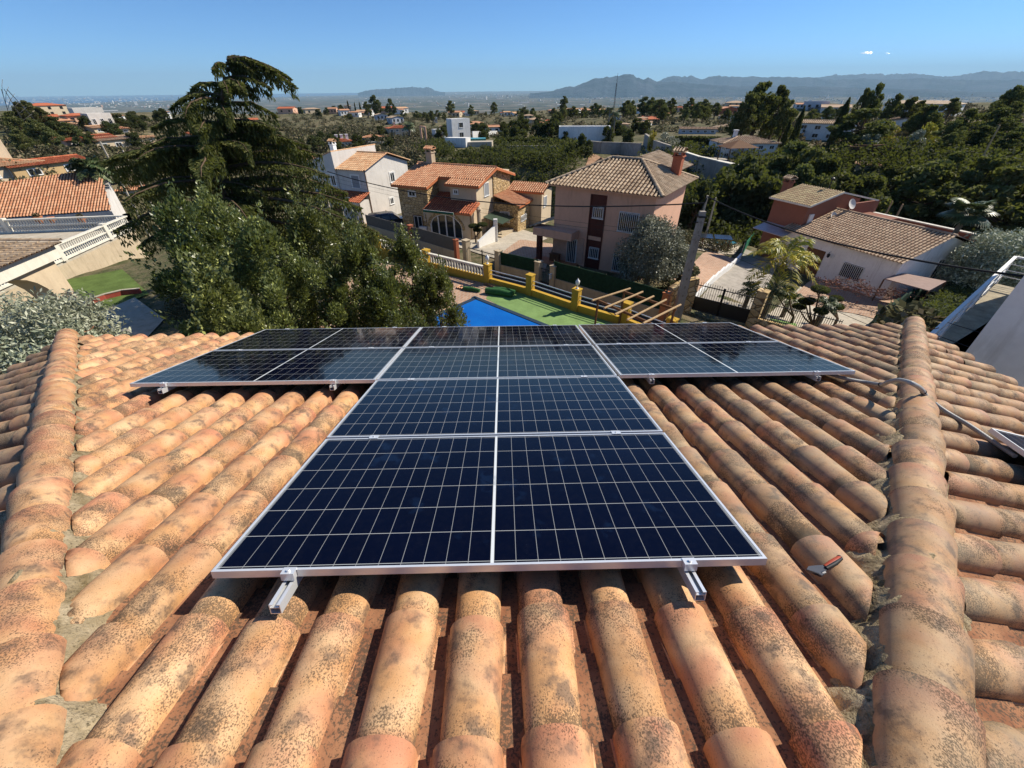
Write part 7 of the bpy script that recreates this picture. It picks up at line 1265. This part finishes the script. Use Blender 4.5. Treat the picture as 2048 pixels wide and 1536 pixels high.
many(pines, [(30, 203, 165, .9), (48, 200, 170, .9), (75, 214, 165, 1), (18, 222, 150, 1), (100, 232, 150, .9), (60, 236, 140, 1), (128, 244, 140, 1), (90, 252, 130, 1), (150, 258, 135, .9), (30, 258, 125, 1), (175, 262, 140, .8)], 'dark pine of the wood on the left hill', 'pines on the left hill')
many(pines, [(745, 190, 380, .8), (778, 196, 380, .7), (732, 203, 370, .8), (756, 204, 350, .8), (1128, 192, 330, .8)], 'tall pine on the hilltop behind the grassy slope', 'pines on the grassy hilltop')
scatter(pines, 800, 900, 0, 300, 400, 7, 11, 16, 'pine in the wood above the cream villa', 'pines above the cream villa'); many(pines, [(900, 201, 390, .9), (942, 209, 380, .8), (988, 204, 380, 1), (1050, 218, 340, .9), (972, 222, 330, .8), (1030, 228, 300, 1)], 'pine on the middle ridge above the cube villa', 'pines on the middle ridge')
scatter(pines, 1040, 1240, 0, 210, 320, 7, 11, 26, 'pine in the woods behind the long modern building', 'pines behind the long modern building'); scatter(pines, 1250, 1470, 0, 190, 290, 8, 13, 30, 'pine in the woods left of the brick gable', 'pines left of the brick gable')
many(pines, [(1290, 192, 270, 1), (1306, 194, 270, 1), (1345, 196, 260, 1), (1385, 195, 250, 1.1), (1412, 198, 250, 1.1), (1435, 205, 240, 1.1), (1265, 200, 250, 1), (1190, 206, 280, 1)], 'tall pine on the skyline of the right ridge', 'skyline pines of the right ridge')
scatter(rounds, 820, 1020, 0, 130, 230, 4, 7, 22, 'round tree among the gardens around the cube villa', 'garden trees by the cube villa'); scatter(rounds, 1020, 1130, 0, 120, 200, 5, 8, 10, 'round tree left of the long modern building', 'garden trees left of the modern building'); scatter(rounds, 1225, 1300, 0, 105, 160, 4, 7, 9, 'green tree by the steep road', 'trees by the steep road')
many(rounds, [(1165, 262, 92, .7), (1180, 275, 90, .7), (1140, 285, 88, .8), (1000, 262, 118, .9), (1130, 262, 118, .8)], 'dark bushy tree just below the long modern building', 'trees below the modern building')
scatter(pines, 1560, 1700, 0, 120, 200, 6, 9, 8, 'pine between the brown roofed house and the ridge', 'pines behind the brown roofed house'); scatter(pines, 1840, 2060, 0, 120, 200, 8, 12, 16, 'pine on the far part of the right hand hillside', 'far pines of the right hillside')
many(pines, [(1908, 264, 92, 1.1), (1955, 215, 120, 1.2), (2005, 212, 115, 1.2), (1915, 238, 105, 1.1), (1975, 250, 95, 1.2), (2035, 262, 90, 1.2), (1800, 330, 74, 1.1), (1930, 300, 76, 1.3), (1990, 310, 72, 1.2), (2050, 330, 66, 1.2), (1870, 320, 70, 1.3), (1820, 292, 88, 1), (2080, 240, 100, 1.2), (1750, 350, 66, 1.1)], 'wind bent pine of the dense wood on the right hand slope', 'pines of the right hand wood')
many(pines, [(1598, 282, 74, .9), (1636, 290, 72, .9), (1664, 312, 68, .9), (1570, 312, 70, .8), (1608, 330, 64, .9), (1700, 348, 64, 1), (1650, 350, 62, .9)], 'pine of the clump behind the terracotta house', 'pines behind the terracotta house'); many(rounds, [(1500, 318, 64, .8), (1522, 338, 62, .8), (1380, 352, 56, .8), (1402, 365, 54, .9), (1475, 345, 60, .9), (1540, 350, 62, .8)], 'dense green tree below the curved grey wall', 'trees below the curved wall')
scatter(rounds, 1860, 2070, 0, 50, 64, 4, 7, 22, 'dark tree at the foot of the right hand wood', 'trees at the foot of the right wood'); many(yels, [(1778, 243, 108, 1), (1762, 252, 106, .8), (1865, 246, 112, .9), (1308, 262, 100, .5)], 'tree in yellow flower near the large white villa', 'yellow flowering trees'); many(olivs, [(1748, 265, 96, 1), (1338, 262, 98, 1.1), (1842, 258, 100, .9), (775, 244, 300, 1)], 'grey green olive on the far gardens', 'olives of the far gardens')
scatter(rounds, 280, 560, 0, 110, 200, 4, 7, 20, 'round tree on the slope behind the cedar', 'trees behind the cedar'); scatter(bushes, 0, 260, 0, 80, 130, 1.5, 3, 26, 'low shrub on the green slope at the left', 'shrubs of the left slope'); scatter(rounds, 560, 760, 0, 110, 180, 3, 6, 22, 'dark tree at the foot of the grassy hill', 'trees at the foot of the grassy hill'); scatter(rounds, 560, 700, 0, 350, 460, 6, 9, 12, 'tree among the hilltop houses', 'trees among the hilltop houses'); scatter(rounds, 210, 330, 0, 180, 300, 5, 8, 14, 'dark tree on the ridge left of the cedar', 'trees left of the cedar')
scatter(rounds, 120, 300, 0, 125, 175, 4, 6, 12, 'dark tree above the pink house on the left', 'trees above the left pink house')
scatter(olivs, 930, 1010, 0, 60, 80, 3, 4.5, 4, 'grey shrub of the ravine behind the stone house', 'grey shrubs of the ravine')
put(bushes, 1040, 447, 47, None, 'clipped round green tree beside the stone house', None)['group'] = 'small garden trees'; put(bushes, 770, 421, 49, None, 'clipped green bush at the corner of the white house', None)['group'] = 'small garden trees'; put(bushes, 1850, 612, 22, None, 'bright green bushy shrub left of the balcony railing', None)['group'] = 'small garden trees'; put(bushes, 1365, 520, 27.5, None, 'shrub with broad leaves right of the concrete pole', None)['group'] = 'small garden trees'
gsheet('front_yard', [(838, 474), (1000, 520), (1095, 478), (1000, 440)], M['concrete_pale'], .04); gsheet('front_yard', [(700, 455), (800, 470), (860, 450), (760, 425)], M['soil'], .04)
a, b = atg(957, 498)[:2], atg(992, 484)[:2]; T = thing('white_ramp_wall', 'white lattice topped ramp wall beside the stone house', 'wall', (*a, gz(*a))); m = MB(); m.wall(a, b, .2, gz(*a) - .5, gz(*a) + .6, 0, gz(*b) - .5, gz(*b) + 1.5); m.build('wall_panel', M['white'], T); m = MB(); m.box((*b, gz(*b) + .9), (.35, .35, 2.2)); m.build('post', M['white'], T)
cloudtree('cloud pruned tree in front of the arched window of the stone house', 952, 486, [(948, 452, .55), (965, 449, .5), (955, 460, .45)], 9)
# scrub: one mass per slope, nobody could count it
def scrubmass(name, label, x0, x1, D0, D1, n, r0, r1, leaf, seed, mat_='scrub', avoid=()):
    g = np.random.default_rng(seed); mb = MB(); C = []; S = []
    for _ in range(n):
        px = g.uniform(x0, x1); D = D0 * (D1 / D0) ** g.random(); q = atgd(px, D); rad = g.uniform(r0, r1); k = int(46 * (rad / leaf) ** 1.15 / 8)
        if any(a[0] < px < a[1] and a[2] < D < a[3] for a in avoid): continue
        for s_ in range(3): c = q + [g.normal(0, rad * .45), g.normal(0, rad * .45), rad * g.uniform(.15, .55)]; C.append(blob_pts(g, c, (rad * .7, rad * .7, rad * .6), k, .55)); S.append(np.full(k, g.random()))
    leafcloud(mb, np.concatenate(C), leaf, g, .3, aspect=1.5, clump=np.concatenate(S)); return tag(mb.build(name, M[mat_]), label, 'scrub', kind='stuff')
scrubmass('ravine_scrub', 'dense dark evergreen scrub filling the ravine behind the houses', 830, 1420, 54, 90, 620, 1.0, 2.3, .26, 71, 'dark', avoid=((1165, 1330, 76, 100),)); scrubmass('right_slope_scrub', 'dark undergrowth below the pines on the right', 1380, 2120, 50, 100, 620, 1.1, 2.6, .30, 72, 'dark', avoid=((1380, 1500, 45, 56), (1340, 1500, 70, 90)))
scrubmass('valley_scrub', 'olive green scrub on the slopes of the valley left of centre', 480, 860, 70, 330, 900, .8, 1.9, .36, 73); scrubmass('left_slope_scrub', 'mixed grass and scrub on the left hand slope', -100, 480, 62, 300, 900, .7, 1.7, .34, 74); scrubmass('far_ridge_scrub', 'bushy gardens covering the far ridge', 540, 1500, 150, 520, 900, .8, 1.9, .5, 75); scrubmass('right_ridge_scrub', 'bushy gardens covering the right ridge', 1480, 2150, 110, 330, 300, 1.0, 2.2, .5, 76)
scrubmass('ravine_edge_scrub', 'dark shrubs on the upper rim of the ravine', 830, 1180, 86, 128, 420, .9, 1.9, .3, 79, 'dark', avoid=((890, 1000, 96, 140), (1160, 1200, 80, 130))); scrubmass('pole_foot_scrub', 'weeds and dry shrubs behind the pale patio', 1360, 1560, 44, 55, 120, .4, .9, .12, 77); scrubmass('bank_scrub', 'weedy bank below the terrace wall beside the lawn', 110, 260, 27, 29, 60, .25, .5, .07, 78)
# small cloud
def cloud(label, x, y, D, s, seed):
    c = atd(x, y, D); g = np.random.default_rng(seed); T = thing('cloud', label, 'cloud', tuple(c), 'small clouds'); m = MB()
    for k in range(7):
        o = np.array([g.normal(0, .5), g.normal(0, .3), g.normal(0, .12)]) * s; th_ = np.linspace(0, math.pi, 9); ph_ = np.linspace(0, 2 * math.pi, 15); rad = s * g.uniform(.3, .55); P = np.array([[c + o + rad * np.array([1.7 * math.sin(t_) * math.cos(p_), math.sin(t_) * math.sin(p_), .32 * math.cos(t_)]) for p_ in ph_] for t_ in th_]); m.grid(P)
    t = NT('thin_cloud'); tr = t.N('ShaderNodeBsdfTransparent'); mx = t.N('ShaderNodeMixShader'); lw = t.N('ShaderNodeLayerWeight'); lw.inputs[0].default_value = .35; t.L(t.ramp(lw.outputs['Facing'], .1, .8, .6, .0), mx.inputs[0]); t.fin((.95, .95, .95), 1, 0); tl_ = t.N('ShaderNodeBsdfTranslucent'); ad = t.N('ShaderNodeAddShader'); t.L(tr.outputs[0], mx.inputs[1]); tl_.inputs[0].default_value = (.9, .9, .9, 1); t.L(t.b.outputs[0], ad.inputs[0]); t.L(tl_.outputs[0], ad.inputs[1]); t.L(ad.outputs[0], mx.inputs[2]); t.L(mx.outputs[0], t.out.inputs[0]); m.build('vapour', t.m, T, True)
cloud('small white wisp of cloud above the right mountains', 1736, 106, 60000, 440, 1); cloud('fainter wisp right of the small cloud', 1776, 107, 60000, 180, 2)
# unused prototypes go
for pool in (pines, rounds, cypr, bushes, olivs, yels):
    for p_ in pool:
        if not p_.used:
            for ch in list(p_.t.children): bpy.data.objects.remove(ch)
            bpy.data.objects.remove(p_.t)
# ================================================================ haze
HZ = (-184.5, 960.0); mb = MB(); mb.box((0, 0, (HZ[0] + HZ[1]) / 2), (130000, 64000, HZ[1] - HZ[0])); hz = mb.build('haze', []); hm = bpy.data.materials.new('thin_air'); hm.use_nodes = True; n_ = hm.node_tree.nodes; n_.clear()
pv = n_.new('ShaderNodeVolumePrincipled'); ho = n_.new('ShaderNodeOutputMaterial'); hm.node_tree.links.new(pv.outputs[0], ho.inputs['Volume']); pv.inputs['Color'].default_value = (.52, .79, 1.0, 1); pv.inputs['Density'].default_value = 4.0e-5; pv.inputs['Anisotropy'].default_value = 0.0
hz.data.materials.append(hm); tag(hz, kind='stuff')


# give every member of a small group its own label, counted across the picture
from collections import defaultdict
GR = defaultdict(list); WCT = WC.T
for o in scene.objects:
    if o.parent is None and o.get('group') and o.get('label'): GR[(o['group'], o['label'])].append(o)
ORD = ['leftmost', 'second from the left', 'third from the left', 'fourth from the left', 'fifth from the left', 'sixth from the left', 'seventh from the left', 'eighth from the left', 'ninth from the left', 'tenth from the left', 'eleventh from the left', 'twelfth from the left']
for (g_, l_), ob in GR.items():
    if 1 < len(ob) <= 12:
        def sx(o): c = WCT @ (np.array(o.location) - [0, 0, CZ] + [0, 0, 3]); return c[0] / c[2]
        ob.sort(key=sx)
        for k, o in enumerate(ob): o['label'] = (ORD[k] if k < len(ob) - 1 or k == 0 else 'rightmost') + ', ' + l_
